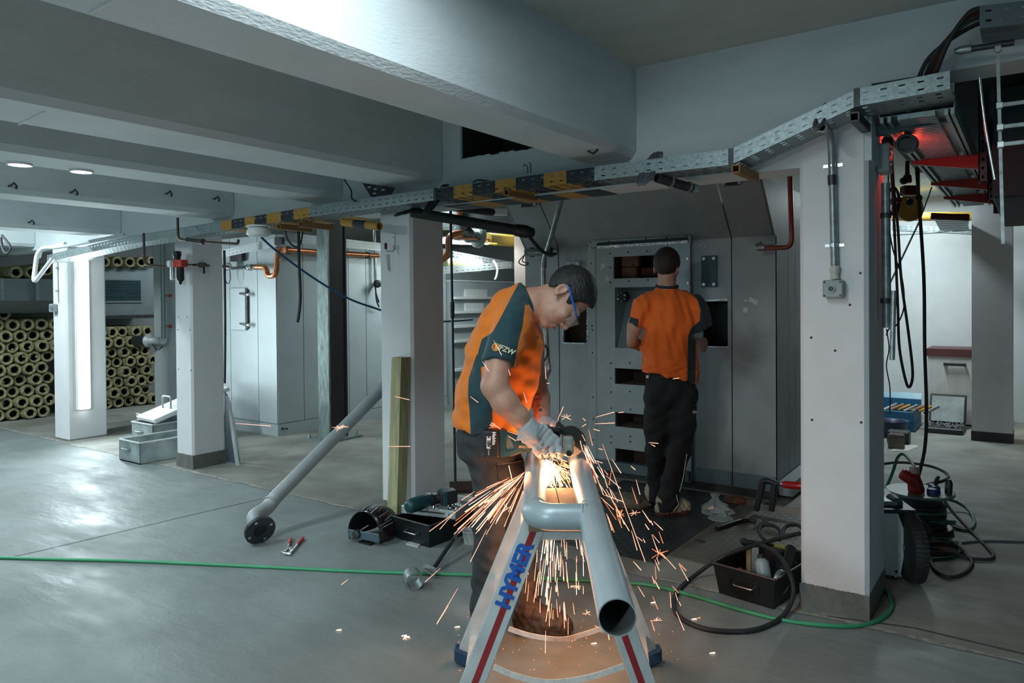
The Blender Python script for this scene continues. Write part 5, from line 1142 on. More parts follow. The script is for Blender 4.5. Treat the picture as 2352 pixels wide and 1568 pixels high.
MB().obox(c+ax*.13+rt*.112+upv*.05, rt*.012, ax*.07, upv*.045).build('side_piece', mat('dark_red_shell', (.09, .01, .012), .3), parent=b, bevel=.008)
MB().box(*(lambda p: (p.x-.05, p.x+.05, p.y-.02, p.y+.02, .0, .01))(ZP(842, 1248))).build('chin_edge', M_BLACK, parent=b)
# ---- right side: welder with wheel, reel, cables
b = thing('welding_machine', ZP(2062, 1335), 'grey welding machine on a black wheel half hidden behind the near column', 'machine')
c = ZP(2090, 1333); axis = RIGHT.copy(); axis.z = 0; axis = (axis-FWD*.15); axis.z = 0; axis.normalize(); R_w = .175
wc = V((c.x, c.y, R_w))+axis*.005
MB().lathe(wc, axis, [(-.036, .10), (-.036, R_w-.02), (-.026, R_w-.004), (0, R_w), (.026, R_w-.004), (.036, R_w-.02), (.036, .10)], 36).build('tyre', M_RUB, parent=b)
q = MB()
for k in range(48):
    a = 2*math.pi*k/48; u = V((0, 0, 1)); v = axis.cross(u); d = u*math.cos(a)+v*math.sin(a); t_ = -u*math.sin(a)+v*math.cos(a)
    for s_ in (-1, 1): q.obox(wc+d*(R_w-.001)+axis*.014*s_+t_*.006*s_, axis*.013, t_*.005, d*.004)
q.build('tread', M_RUB, parent=b)
MB().lathe(wc, axis, [(-.04, .02), (.04, .02)], 14).build('hub', M_CND, parent=b)
pc = wc-axis*.062; fw = V((-axis.y, axis.x, 0)); q = MB(); pts = []
for k in range(9): a = math.pi*(-.30+.62*k/8); pts.append(pc+V((0, 0, .0))+fw*0+V((0, 0, 0))+(axis*(-.02+.10*math.cos(a)-.06)+V((0, 0, .19*math.sin(a)/.95))) )
MB().prism([pc-axis*.20+V((0, 0, -.14)), pc+axis*.01+V((0, 0, -.155)), pc+axis*.035+V((0, 0, 0.0)), pc+axis*.025+V((0, 0, .10)), pc+V((0, 0, .175)), pc-axis*.20+V((0, 0, .175))], fw*.5).build('side_panel', mat('pale_teal_panel', (.58, .66, .66), .5, var=.06), parent=b)
MB().cyl(pc-axis*.01+V((0, 0, -.13))-fw*.002, pc-axis*.01+V((0, 0, -.13))+fw*.01, .008, n=10).build('screw_hole', M_BLACK, parent=b)
tp = pc+V((0, 0, .18)); MB().prism([tp-axis*.2-fw*.02, tp+axis*.09-fw*.01, tp+axis*.09+fw*.45, tp-axis*.2+fw*.45], (0, 0, .018)).build('top_cover', M_BLACK, parent=b, bevel=.005)
MB().obox(tp-axis*.05+fw*.12+V((0, 0, .03)), axis*.07, fw*.06, V((0, 0, .012))).build('top_plate', M_GALV, parent=b, bevel=.003)
MB().lathe(tp+axis*.02+fw*.1+V((0, 0, .03)), fw, [(-.03, .03), (.05, .035), (.07, .02)], 12).build('connector', mat('blue_grey_plug', (.07, .1, .12), .5), parent=b)
cc = ZP(2112, 1215); cc = V((cc.x, cc.y, 0)); b = thing('cable_reel', cc, 'cable drum with red and blue sockets on its top disc behind the near column', 'cable reel')
hz = (lambda p: p)(None); zt_ = .245
s_ = DP(2112, 1128, (cc-CAM).dot(FWD)).z; zt_ = s_
MB().lathe(cc+V((0, 0, zt_)), (0, 0, 1), [(-.012, .19), (-.006, .2), (.004, .2), (.006, .19)], 36).build('top_disc', mat('translucent_green_disc', (.10, .16, .15), .3), parent=b)
MB().lathe(cc, (0, 0, 1), [(.03, .13), (zt_-.012, .13)], 26).build('drum', M_BLACK, parent=b)
rr = random.Random(9)
for k in range(5): MB().tube([cc+V((.14*math.cos(t), .14*math.sin(t), .05+k*.028+rr.uniform(-.004, .004))) for t in np.linspace(0, 2*math.pi, 29)[:-1]], .014, 8, closed=True).build('wound_cable', mat('dark_green_cable', (.02, .12, .07), .5) if k == 3 else M_RUB, parent=b)
MB().lathe(cc, (0, 0, 1), [(.0, .17), (.012, .19), (.03, .19), (.034, .18)], 30).build('lower_disc', M_BLACK, parent=b)
MB().obox(cc+RIGHT*.06-FWD*.14+V((0, 0, .085)), RIGHT*.085, FWD*.006, V((0, 0, .014))).build('green_band', mat('dark_green_cable', (.02, .12, .07), .5), parent=b)
tc_ = cc+V((0, 0, zt_+.006))
pl = tc_-RIGHT*.045-FWD*.05
M_CEE = mat('red_cee_plug', (.26, .012, .014), .4)
MB().lathe(pl, (-.15, -.1, 1), [(0, .045), (.02, .048), (.07, .042), (.10, .036), (.13, .03)], 16).build('red_plug', M_CEE, parent=b)
MB().lathe(pl+V((-.05, -.03, .10)), (-.8, -.2, .5), [(-.05, .04), (.03, .036), (.04, .028)], 14).build('red_cap', M_CEE, parent=b)
MB().lathe(pl+V((-.012, -.012, .125)), (0, 0, 1), [(0, .03), (.035, .028), (.04, .016)], 14).build('white_collar', mat('dim_white', (.4, .36, .33), .5), parent=b)
M_BLUE = mat('blue_socket', (.008, .035, .16), .4)
for o_, sz in ((RIGHT*.035-FWD*.09, .035), (RIGHT*.085-FWD*.03, .028), (RIGHT*.1+FWD*.02, .03)):
    o_ = V((o_.x, o_.y, 0)); MB().lathe(tc_+o_, (0, 0, 1), [(0, sz), (.03, sz), (.034, sz*.8)], 14).build('blue_socket', M_BLUE, parent=b)
MB().lathe(tc_+V((RIGHT.x, RIGHT.y, 0))*.15-V((FWD.x, FWD.y, 0))*.06, (.05, 0, 1), [(0, .022), (.06, .022), (.085, .012)], 10).build('black_plug', M_BLACK, parent=b)
M_DGR = mat('dark_green_cable', (.02, .12, .07), .5)
g0 = (lambda o, z: tc_+V((o.x, o.y, 0))+V((0, 0, z)))
cable('reel_cable', [pl+V((-.012, -.012, .16)), ZP(2094, 1062, .34), ZP(2076, 1043, .33), ZP(2062, 1050, .3), ZP(2050, 1085, .2), ZP(2034, 1122, .1), ZP(2020, 1140, .02)], .011, M_DGR, 'green cable arching from the red plug to the near column')
cable('reel_cable', [g0(RIGHT*.09-FWD*.02, .04), g0(RIGHT*.11-FWD*.02, .09), ZP(2150, 1112, .2), ZP(2180, 1165, .08), ZP(2230, 1220, .011), ZP(2275, 1265, .011), ZP(2280, 1280, .011), ZP(2262, 1284, .011), ZP(2220, 1280, .011), ZP(2150, 1262, .011), ZP(2110, 1258, .011)], .0095, M_RUB, 'black cable running from the blue socket out across the dark floor')
hose('reel_cable', [(2030, 1064), (2070, 1061), (2130, 1068), (2165, 1080), (2178, 1092), (2168, 1102), (2130, 1112), (2095, 1125), (2050, 1155), (2030, 1165)], .0105, M_RUB, 'black cable lying in a wide oval behind the cable drum')
hose('reel_cable', [(2092, 1170, .05), (2120, 1160, .06), (2150, 1147, .08), (2190, 1150, .06), (2225, 1172, .02), (2238, 1200), (2225, 1216), (2200, 1214), (2180, 1204, .02)], .0095, M_DGR, 'dark green cable loop right of the cable drum')
hose('reel_cable', [(2108, 1200, .02), (2120, 1220), (2145, 1234), (2180, 1240), (2204, 1262), (2190, 1278), (2140, 1284), (2100, 1290)], .009, M_DGR, 'dark green cable winding in front of the cable drum')
hose('reel_cable', [(2110, 1262), (2140, 1250), (2190, 1252), (2220, 1275), (2232, 1292), (2216, 1315), (2180, 1325), (2150, 1310), (2135, 1285), (2118, 1262)], .0105, M_RUB, 'black cable loop on the floor right of the welding machine wheel')
hose('reel_cable', [(2104, 1196, .10), (2125, 1200, .10), (2136, 1218, .06), (2128, 1240, .02), (2112, 1256), (2130, 1268), (2200, 1274)], .016, M_RUB, 'thick black cable bending down from the welding machine')
hose('floor_cable', [(2210, 1246), (2260, 1242), (2352, 1244), (2420, 1246)], .007, mat('grey_cable', (.10, .11, .12), .5), 'thin grey cable lying at the right edge of the floor')
# ---- background right: cabinet, tool case, bins
a, c = YP(2131, 800, 9.9), YP(2228, 800, 9.9); top = YP(2180, 801, 9.9).z
b = thing('white_cabinet', ((a.x+c.x)/2, 9.9, 0), 'worn white cabinet with a brown top edge in front of the back wall', 'cabinet')
MB().box(a.x, c.x+.06, 9.9, 10.45, 0.02, top-.09).build('body', mat('worn_white_laminate', (.62, .61, .57), .6, var=.08, scale=9, c2=(.42, .36, .30), amt2=.3, sc2=8), parent=b)
MB().box(a.x-.01, c.x+.07, 9.88, 10.45, top-.09, top).build('brown_top', mat('brown_laminate', (.10, .03, .03), .5), parent=b)
hh_ = YP(2195, 846, 9.87); q = MB(); q.box(hh_.x-.12, hh_.x+.1, 9.84, 9.87, hh_.z+.03, hh_.z+.06); q.box(hh_.x-.12, hh_.x-.09, 9.86, 9.9, hh_.z+.03, hh_.z+.06); q.box(hh_.x+.08, hh_.x+.1, 9.86, 9.9, hh_.z+.03, hh_.z+.06); q.build('handle', M_STEEL, parent=b)
a, c = YP(2132, 960, 9.55), YP(2217, 960, 9.55); zb_ = 0.0; ztop = YP(2170, 906, 9.75).z
b = thing('open_tool_case', ((a.x+c.x)/2, 9.5, 0), 'open grey tool case with bits standing in front of the white cabinet', 'case')
MB().box(a.x, c.x, 9.2, 9.62, 0, .06).build('tray', M_BLACK, parent=b, bevel=.008)
MB().prism([(a.x, 9.62, .06), (c.x, 9.62, .06), (c.x, 9.78, ztop), (a.x, 9.78, ztop)], (0, .04, .0)).build('lid', M_BLACK, parent=b, bevel=.008)
MB().prism([(a.x+.02, 9.615, .08), (c.x-.02, 9.615, .08), (c.x-.02, 9.765, ztop-.02), (a.x+.02, 9.765, ztop-.02)], (0, -.005, 0)).build('lid_lining', mat('grey_foam', (.33, .36, .35), .9, var=.2, scale=10), parent=b)
q = MB(); rr = random.Random(3)
for k in range(40): u, v = rr.uniform(a.x+.03, c.x-.03), rr.uniform(9.24, 9.58); q.cyl((u, v, .06), (u+rr.uniform(-.03, .03), v, .085), .010, n=6)
q.build('bits', M_CHROME, parent=b, kind='stuff')
a, c = YP(2028, 960, 9.3), YP(2128, 952, 9.3)
b = thing('blue_bin', ((a.x+c.x)/2, 9.3, 0), 'blue plastic bin with tools beside the white cabinet', 'bin')
M_BIN = mat('blue_bin_plastic', (.015, .14, .28), .4)
x0_, x1_, y0_, y1_ = a.x-.1, c.x-.10, 9.15, 9.75; q = MB()
for bx in ((x0_, x1_, y0_, y1_, 0, .01), (x0_, x1_, y0_, y0_+.015, 0, .22), (x0_, x1_, y1_-.015, y1_, 0, .3), (x0_, x0_+.015, y0_, y1_, 0, .26), (x1_-.015, x1_, y0_, y1_, 0, .24)): q.box(*bx)
q.build('shell', M_BIN, parent=b, bevel=.004)
MB().box(x0_-.3, x1_-.35, 8.95, 9.14, .0, .18).build('front_tray', M_BIN, parent=b, bevel=.01)
MB().prism([(x0_, y1_+.01, .3), (x1_, y1_+.01, .3), (x1_, y1_+.05, .36), (x0_, y1_+.05, .36)], (0, .012, 0)).build('clear_lid', mat('pale_blue_lid', (.30, .50, .60), .3), parent=b)
for k in range(7): u = x0_+.1+k*.07; MB().cyl((u, 9.3+.05*(k % 3), .2), (u+.12, 9.45, .26), .018, n=8).build('hand_tool', (M_CHROME, M_ARM, M_YEL)[k % 3], parent=b)
c = ZP(2052, 1002); b = thing('dark_bucket', c, 'dark blue bucket beside the near column on the back floor', 'bucket')
MB().lathe(c, (0, 0, 1), [(0, .11), (.15, .14), (.16, .15), (.175, .15), (.17, .13), (.03, .1)], 22, caps=False).build('pail', mat('dark_blue_plastic', (.012, .03, .07), .4), parent=b)
for px, py, sx, sy, sz, nm, lb, mt_ in ((2057, 1030, .07, .05, .07, 'concrete_block', 'small pinkish grey block on the floor behind the near column', M_STONE), (2062, 1018, .10, .08, .06, 'scrap_heap', 'dark scrap piece behind the pinkish grey block', M_STEEL)):
    p = ZP(px, py); MB().box(p.x-sx, p.x+sx, p.y, p.y+2*sy, 0, 2*sz).build(nm, mt_, label=lb, cat='block', bevel=.01)
P = [ZP(x, y) for x, y in ((2045, 1036), (2085, 1036), (2110, 1026), (2105, 1022), (2060, 1024))]
MB().prism(P, (0, 0, .004)).build('cardboard', mat('pale_card', (.55, .53, .48), .8), label='flat pale cardboard scrap behind the near column', cat='cardboard')
a = YP(2322, 690, 12.6); MB().box(a.x, a.x+1.2, 12.6, 12.9, 0.02, a.z).build('wooden_panel', mat('brown_board', (.20, .13, .09), .7), label='brown board leaning inside the lit doorway at the right edge', cat='board')
# ================================================================ TRESTLE, PIPE FRAME, GRINDER
M_TALU = mat('brushed_aluminium', (.60, .63, .63), .42, .45, var=.12, scale=14, c2=(.42, .44, .44), amt2=.36, sc2=20)
M_STRIPE = mat('dark_red_stripe', (.26, .015, .02), .45, c2=(.45, .40, .40), amt2=.27, sc2=40)
HB = V((FWD.x, FWD.y, 0)).normalized(); HA = V((HB.y, -HB.x, 0))
def leg_line(t, b):
    t, b = V(t), V(b); k = (t.z-.03)/(t.z-b.z); return t, t+(b-t)*k
legs = {'nl': leg_line(DP(1228, 1200, 2.56), DP(1086, 1568, 2.5)), 'nr': leg_line(DP(1345, 1200, 2.56), DP(1478, 1568, 2.5)),
        'fl': (DP(1222, 1140, 2.98), ZP(1070, 1512, .03)), 'fr': (DP(1345, 1140, 2.98), ZP(1493, 1512, .03))}
tc = sum((l[0] for l in legs.values()), V((0, 0, 0)))/4
tr = thing('trestle', V((tc.x, tc.y, 0)), 'aluminium work trestle with red striped legs carrying the grey pipe frame', 'trestle')
for k, (t, b) in legs.items():
    d = (b-t); L = d.length; d.normalize(); a = HA-d*HA.dot(d); a.normalize(); bb = d.cross(a).normalized()
    if bb.dot(HB) > 0: bb = -bb
    c = (t+b)/2; q = MB()
    q.obox(c, d*L/2, a*.040, bb*.004)
    for s_ in (-1, 1): q.obox(c+a*.038*s_-bb*.016, d*L/2, a*.0025, bb*.018)
    lg = q.build('leg', M_TALU, parent=tr, bevel=.0012)
    if k[0] == 'n':
        MB().obox(c+bb*.0046+a*.006*(1 if k == 'nl' else -1), d*(L/2-.002), a*.011, bb*.0006).build('red_stripe', M_STRIPE, parent=lg)
        if k == 'nl':
            MB().obox(t+d*.012+bb*.0052-a*.006, d*.010, a*.0, bb*.0).build('rivet', M_GALV, parent=lg) if 0 else None
            p = t+d*.19+bb*.0062+a*.002
            text('HYMER', .072, p, -d, -a, mat('blue_print', (.015, .10, .42), .4), lg, bold=.0032, ext=.0004)
    fb_ = 'blue_foot'; MB().obox(b-bb*.012+d*.0, a*.050, bb*.030, V((0, 0, .03))).build(fb_, mat('dark_blue_rubber', (.012, .045, .10), .5), parent=lg, bevel=.008)
for side in ('l', 'r'):
    for f in (.12, .5, .88):
        p = legs['n'+side][0].lerp(legs['n'+side][1], f); q = legs['f'+side][0].lerp(legs['f'+side][1], f); MB().bar(p+HB*.02, q, .028, .028).build('rung', M_TALU, parent=tr)
ztop = .714; bc = (legs['nl'][0]+legs['nr'][0]+legs['fl'][0]+legs['fr'][0])/4; bc = V((bc.x, bc.y, 0))
for s_ in (-1, 1):
    MB().obox(bc+HA*.062*s_+V((0, 0, ztop-.016)), HA*.060, HB*.235, V((0, 0, .016))).build('deck_board', mat('scorched_timber', (.25, .17, .10), .8, var=.3, scale=4, stretch=(8, 8, 2), bump=.3), parent=tr)
MB().obox(bc+V((0, 0, ztop-.05)), HA*.11, HB*.215, V((0, 0, .018))).build('hinge_rail', M_TALU, parent=tr, bevel=.004)
for nm, pts, t in (('near', ((1134, 1531), (1185, 1552), (1250, 1566), (1310, 1563), (1372, 1550), (1433, 1529)), 2.50), ('far', ((1168, 1443), (1210, 1457), (1260, 1466), (1300, 1467), (1345, 1455), (1390, 1440)), 2.98)):
    P = spl([DP(x, y, t) for x, y in pts], 5); q = MB()
    for i in range(len(P)-1): q.bar(P[i], P[i+1]+(P[i+1]-P[i])*.04, .020, .003, up=HB)
    q.build('webbing_strap', mat('white_webbing', (.62, .60, .56), .8, var=.15, scale=60), parent=tr)
# ---- welded pipe frame
r_ = .0445; zc = ztop+r_
R0, R1 = ZP(1418, 1418, zc), ZP(1328, 1058, zc); R1 = R0+(R1-R0)*1.18
c_l, c_r = ZP(1228, 1187, zc), None
dr_ = (R1-R0).normalized(); L1 = ZP(1226, 1058, zc)
cl = c_l; axc = V((dr_.y, -dr_.x, 0)); s = (R0-cl).dot(axc); cr = cl+axc*s
Lf = cl+dr_*((L1-cl).dot(dr_)*1.25)
M_PF = mat('blue_grey_pipe', (.36, .43, .46), .36, .15, var=.06, scale=10)
pf = thing('welded_pipe_assembly', V((cl.x, cl.y, ztop)), 'grey welded pipe frame with an open pipe end lying on the trestle', 'pipe')
MB().pipe(R0, R1, r_, r_-.0032, 40, mi_in=1).build('long_pipe', [M_PF, mat('dark_pipe_bore', (.10, .11, .11), .6)], parent=pf)
rb = .068; path = [Lf, cl+dr_*rb]+[cl+dr_*rb*(1-math.sin(t))+axc*rb*(1-math.cos(t)) for t in np.linspace(0, math.pi/2, 9)[1:]]+[cr-axc*.01]
MB().tube(path, r_, 32).build('u_bend', M_PF, parent=pf)
for p, d in ((cl+axc*(rb+.10), axc), (cl+dr_*rb*1.3, dr_), (cr+dr_*.07, dr_)):
    MB().lathe(p, d, [(-.005, r_+.0002), (-.002, r_+.0016), (.002, r_+.0016), (.005, r_+.0002)], 36, caps=False).build('weld_seam', M_PF, parent=pf)
MB().tube([cr-axc*(r_-.012)+V((math.sin(0)*0, 0, 0))+dr_*math.cos(t)*(r_+.001)+V((0, 0, math.sin(t)*(r_+.001)))-axc*(.012-.012*abs(math.sin(t))) for t in np.linspace(0, 2*math.pi, 33)[:-1]], .003, 6, closed=True).build('weld_seam', M_PF, parent=pf)
# ---- angle grinder (cordless), held over the far pipe ends
TG = 3.10
G = lambda x, y, t=TG: DP(x, y, t)
ag = thing('angle_grinder', G(1215, 1040), 'dark teal cordless angle grinder held in both gloves above the pipe frame', 'grinder')
UP = -DOWN; TO = -FWD
q = MB().obox(G(1129, 1017), RIGHT*.034, UP*.058, TO*.036); bt = q.build('battery', M_BLACK, parent=ag, bevel=.009, seg=2)
M_TXT = mat('white_print', (.75, .78, .78), .5)
tp = lambda x, y: G(x, y)+TO*.0362
text('Makita', .0205, tp(1135, 1003), DOWN, RIGHT, M_TXT, bt, bold=.0006)
MB().obox(tp(1123, 1012), RIGHT*.0085, UP*.026, TO*.0004).build('print_panel', M_TXT, parent=bt)
text('18V', .019, G(1123, 1015)+TO*.0368, DOWN, RIGHT, M_BLACK, bt, bold=.0012)
text('BL', .012, G(1123, 1000)+TO*.0368, DOWN, RIGHT, M_BLACK, bt, bold=.0008)
text('LITHIUM', .007, tp(1123, 1034), DOWN, RIGHT, M_TXT, bt)
MB().obox(G(1111, 1012), RIGHT*.004, UP*.045, TO*.030).build('charge_window', M_STEEL, parent=bt, bevel=.003)
# housing with a triangular opening behind the battery, then the barrel
P = [G(x, y) for x, y in ((1148, 987), (1156, 984), (1166, 990), (1196, 1000), (1200, 1034), (1172, 1044), (1150, 1048))]
I = [G(x, y) for x, y in ((1162, 1002), (1166, 998), (1170, 1000), (1180, 1022), (1182, 1030), (1166, 1033), (1162, 1031))]
n = len(P); q = MB()
for sgn in (-1, 1):
    o_ = TO*.028*sgn; q.add([p+o_ for p in P]+[p+o_ for p in I], [(k, (k+1) % n, n+(k+1) % n, n+k)[::sgn] for k in range(n)])
q.add([p+TO*.028 for p in P]+[p-TO*.028 for p in P], [(k, n+k, n+(k+1) % n, (k+1) % n) for k in range(n)])
q.add([p+TO*.028 for p in I]+[p-TO*.028 for p in I], [(k, (k+1) % n, n+(k+1) % n, n+k) for k in range(n)])
q.build('rear_housing', M_TEAL, parent=ag, bevel=.004)
MB().obox(G(1172, 1016), RIGHT*.022, UP*.03, TO*.018).build('inner_grip', mat('grey_teal_grip', (.10, .15, .14), .5), parent=ag)
MB().tube([G(1192, 1016), G(1215, 1018), G(1250, 1018), G(1288, 1018)], [.034, .029, .031, .033], 16).build('barrel', M_TEAL, parent=ag)
MB().tube([G(1150, 1043), G(1175, 1046), G(1200, 1036), G(1225, 1032)], .006, 8).build('rubber_edge', M_BLACK, parent=ag)
gh = MB().obox(G(1302, 1022), RIGHT*.028, UP*.040, TO*.026).build('gear_head', mat('scratched_gear_case', (.52, .55, .52), .3, .7, var=.25, scale=25), parent=ag, bevel=.010, seg=3)
MB().obox(G(1288, 1018), RIGHT*.006, UP*.043, TO*.033).build('gear_flange', M_CHROME, parent=ag, bevel=.003)
MB().cyl(G(1306, 1038)+TO*.026, G(1306, 1038)+TO*.030, .0125, n=16).build('spindle_lock', M_BLACK, parent=ag)
DC = G(1311, 1020)-TO*.045
MB().lathe(DC, TO, [(-.001, .0625), (.001, .0625)], 40, caps=True).build('cutting_disc', mat('worn_disc', (.20, .19, .18), .6, .3), parent=ag)
g = MB(); NG = 26; vs = []
for k in range(NG+1):
    a = math.radians(-35+225*k/NG); d = RIGHT*math.cos(a)+UP*math.sin(a)
    vs += [DC+d*.020+TO*.012, DC+d*.068+TO*.012, DC+d*.070-TO*.012, DC+d*.060-TO*.012]
g.add(vs, [(k*4+j, k*4+j+1, k*4+5+j, k*4+4+j) for k in range(NG) for j in range(3)], 0, False)
g.build('blade_guard', mat('black_guard', (.03, .03, .03), .35, .3), parent=ag)
MB().bar(G(1262, 985)-TO*.02, G(1290, 990)-TO*.03, .022, .016).build('side_handle', M_BLACK, parent=ag, bevel=.005)
# ================================================================ SPARKS
rs = random.Random(42)
def spark_mat(nm, c, s_): return mat(nm, c, .5, emit=(c, s_))
S_W = spark_mat('spark_white', (1, .72, .52), 1.7); S_P = spark_mat('spark_pink', (1, .43, .30), 1.1); S_O = spark_mat('spark_orange', (1, .26, .12), .95)
SP = [MB(), MB(), MB()]
def streak(p, q, r, k=1):
    p, q = V(p), V(q); d = (q-p); n = 3; SP[k].tube([p, p.lerp(q, .35), q], [r*.35, r*.8, r], n, sm=False, caps=True)
def sp2(x0, y0, x1, y1, t0, t1, w_=2.6, k=1): streak(DP(x0, y0, t0), DP(x1, y1, t1), w_*.36*t1/F_PX, k)
# dense jet between the pipes, fanning down and to the left
for i in range(170):
    a = rs.gauss(-.35, .55); L0 = rs.uniform(0, 60); L1 = L0+rs.uniform(12, 50); ox, oy = 1262+rs.gauss(0, 12), 1052+rs.gauss(0, 5)
    x0, y0 = ox-math.sin(a)*L0, oy+math.cos(a)*L0; x1, y1 = ox-math.sin(a)*L1, oy+math.cos(a)*L1
    if not (1244 < x1 < 1312): continue
    if y1 > 1122: y1 = 1122-rs.uniform(0, 8)
    if y0 < y1: sp2(x0, y0, x1, y1, 3.2-.1*L0/100, 3.2-.1*L1/100, rs.uniform(1.2, 2.2), 0 if x0 < 1262 else rs.choice((1, 2, 2)))
for i in range(75):   # glowing core at the cut
    x, y = 1243+abs(rs.gauss(0, 12)), 1053+abs(rs.gauss(0, 26)); sp2(x, y, x+rs.uniform(-3, 12), y+rs.uniform(4, 26), 3.18, 3.15, rs.uniform(3, 6), 0)
# left fan in front of the trousers
for i in range(58):
    ox, oy = 1212, 1080; a = math.radians(rs.gauss(142, 13)); L0 = rs.uniform(5, 130); L1 = L0+rs.uniform(20, 95)
    sp2(ox+math.cos(a)*L0, oy+math.sin(a)*L0+L0*L0*.0006, ox+math.cos(a)*L1, oy+math.sin(a)*L1+L1*L1*.0006, 3.0, 2.92, rs.uniform(1.5, 2.8), rs.choice((1, 1, 2, 0)))
# long stray streaks on the left
for s_ in ((1094, 1140, 986, 1220), (1118, 1215, 1080, 1290), (1052, 1350, 1004, 1430), (1030, 1390, 1003, 1433), (1012, 1304, 976, 1336), (800, 1330, 784, 1342), (1090, 1128, 1060, 1148), (1040, 1180, 1010, 1215)): sp2(*s_, 2.9, 2.85, 2.2)
# rain below the cross pipe
for i in range(95):
    x = 1285+rs.gauss(0, 48); y = 1216+abs(rs.gauss(0, 1))*110
    if y > 1500 or not 1205 < x < 1420: continue
    dx = (x-1285)*.08+rs.uniform(-4, 4); L = rs.uniform(12, 62); sp2(x, y, x+dx*L/40, y+L, 2.95, 2.92, rs.uniform(1.6, 3), rs.choice((1, 1, 0)))
# right stream off the guard
for i in range(60):
    u = rs.uniform(0, 1)**1.3; x = 1336+u*40+rs.gauss(0, 7+18*u); y = 1002+u*200+rs.gauss(0, 14); L = rs.uniform(18, 60); a = math.radians(rs.gauss(68, 9))
    sp2(x, y, x+math.cos(a)*L, y+math.sin(a)*L, 3.15, 3.1, rs.uniform(1.4, 2.6), rs.choice((1, 0, 2)))
for i in range(48):
    u = rs.uniform(0, 1); x = 1360+u*190+rs.gauss(0, 28); y = 1060+u*300+rs.gauss(0, 45)
    if y < 960: continue
    L = rs.uniform(10, 48); a = math.radians(rs.gauss(62, 14)); sp2(x, y, x+math.cos(a)*L, y+math.sin(a)*L, 3.3, 3.25, rs.uniform(1.8, 3.4), rs.choice((1, 1, 2)))
for s_ in ((1345, 1030, 1386, 1136), (1386, 1136, 1432, 1152), (1380, 1142, 1410, 1170), (1384, 1020, 1482, 1290), (1368, 958, 1411, 946), (1366, 973, 1412, 971), (1362, 985, 1377, 989), (1280, 966, 1294, 934), (1300, 950, 1303, 955), (1338, 960, 1345, 966), (1336, 980, 1346, 974), (1374, 1030, 1384, 1032), (1420, 948, 1432, 946), (1490, 1016, 1512, 1018), (1495, 1020, 1505, 1025), (1520, 1270, 1552, 1306), (1465, 1345, 1480, 1370), (1545, 870, 1560, 868), (1366, 1057, 1384, 1063)): sp2(*s_, 3.2, 3.2, 2.4)
# a few travelling left over the floor and columns
for s_ in ((540, 972, 622, 978, 4.4), (762, 981, 800, 980, 4.3), (906, 910, 940, 918, 3.4), (892, 1025, 942, 1025, 3.4), (1108, 830, 1122, 852, 2.95), (1080, 910, 1098, 924, 2.95), (1134, 782, 1152, 815, 2.95), (1165, 990, 1215, 1006, 3.0), (1150, 985, 1128, 970, 3.0), (1166, 1000, 1185, 1012, 3.0), (1188, 996, 1200, 1003, 3.0), (1168, 847, 1172, 862, 3.0), (1202, 900, 1210, 925, 3.0), (1252, 840, 1254, 870, 3.0), (1255, 880, 1262, 880, 3.0)):
    sp2(*s_[:4], s_[4], s_[4], 2.2)
# little bursts where sparks strike
def burst(x, y, t, n, R_, k=1):
    for i in range(n): a = rs.uniform(0, 2*math.pi); L = R_*rs.uniform(.4, 1); sp2(x, y, x+math.cos(a)*L, y+math.sin(a)*L*.8, t, t, 1.8, k)
for x, y, t, n, R_ in ((1514, 1270, 3.7, 10, 22), (1425, 1180, 3.9, 9, 16), (1458, 1178, 3.9, 8, 14), (780, 981, 4.3, 9, 13), (1300, 958, 3.15, 7, 16), (1132, 978, 3.0, 7, 16), (932, 1462, 3.15, 6, 14), (1600, 1420, 3.4, 5, 12), (1507, 1425, 3.35, 6, 14), (1315, 1465, 3.1, 8, 14), (1378, 1442, 3.0, 7, 16), (1166, 1168, 2.95, 8, 18), (1322, 1345, 3, 6, 14), (1348, 1408, 3, 6, 14)): burst(x, y, t, n, R_, rs.choice((1, 1, 2)))
# embers glowing on the floor
for x, y in ((778, 1447), (934, 1463), (1050, 1440), (1210, 1455), (1316, 1462), (1302, 1468), (1594, 1422), (1636, 1500), (928, 1460), (1384, 1448), (1364, 1478), (1500, 1384), (1700, 1446)):
    p = ZP(x, y, .004); streak(p-RIGHT*.012, p+RIGHT*.012+V((0, 0, .002)), .0035, 0)
for i in range(60): x, y = rs.uniform(1050, 1560), rs.uniform(1400, 1540); p = ZP(x, y, .003); streak(p, p+V((rs.uniform(-.006, .006), rs.uniform(-.006, .006), .002)), .0016, 2)
allv = MB()
for k, b in enumerate(SP): allv.add(b.v, b.f, k)
so = allv.build('sparks', [S_W, S_P, S_O], label='bright orange spray of grinding sparks under and around the grinder', cat='sparks', kind='stuff', origin=ZP(1290, 1400))
def point(nm, loc, e, c, r):
    l = bpy.data.lights.new(nm, 'POINT'); l.energy = e; l.color = c; l.shadow_soft_size = r; o = bpy.data.objects.new(nm, l); sc.collection.objects.link(o); o.location = loc
point('spark_glow', DP(1268, 1082, 3.12), 6, (1, .48, .22), .05)
point('spark_glow', DP(1290, 1330, 2.95), 5, (1, .42, .18), .2)
point('spark_glow', DP(1212, 1098, 2.99), 4.5, (1, .33, .11), .05)
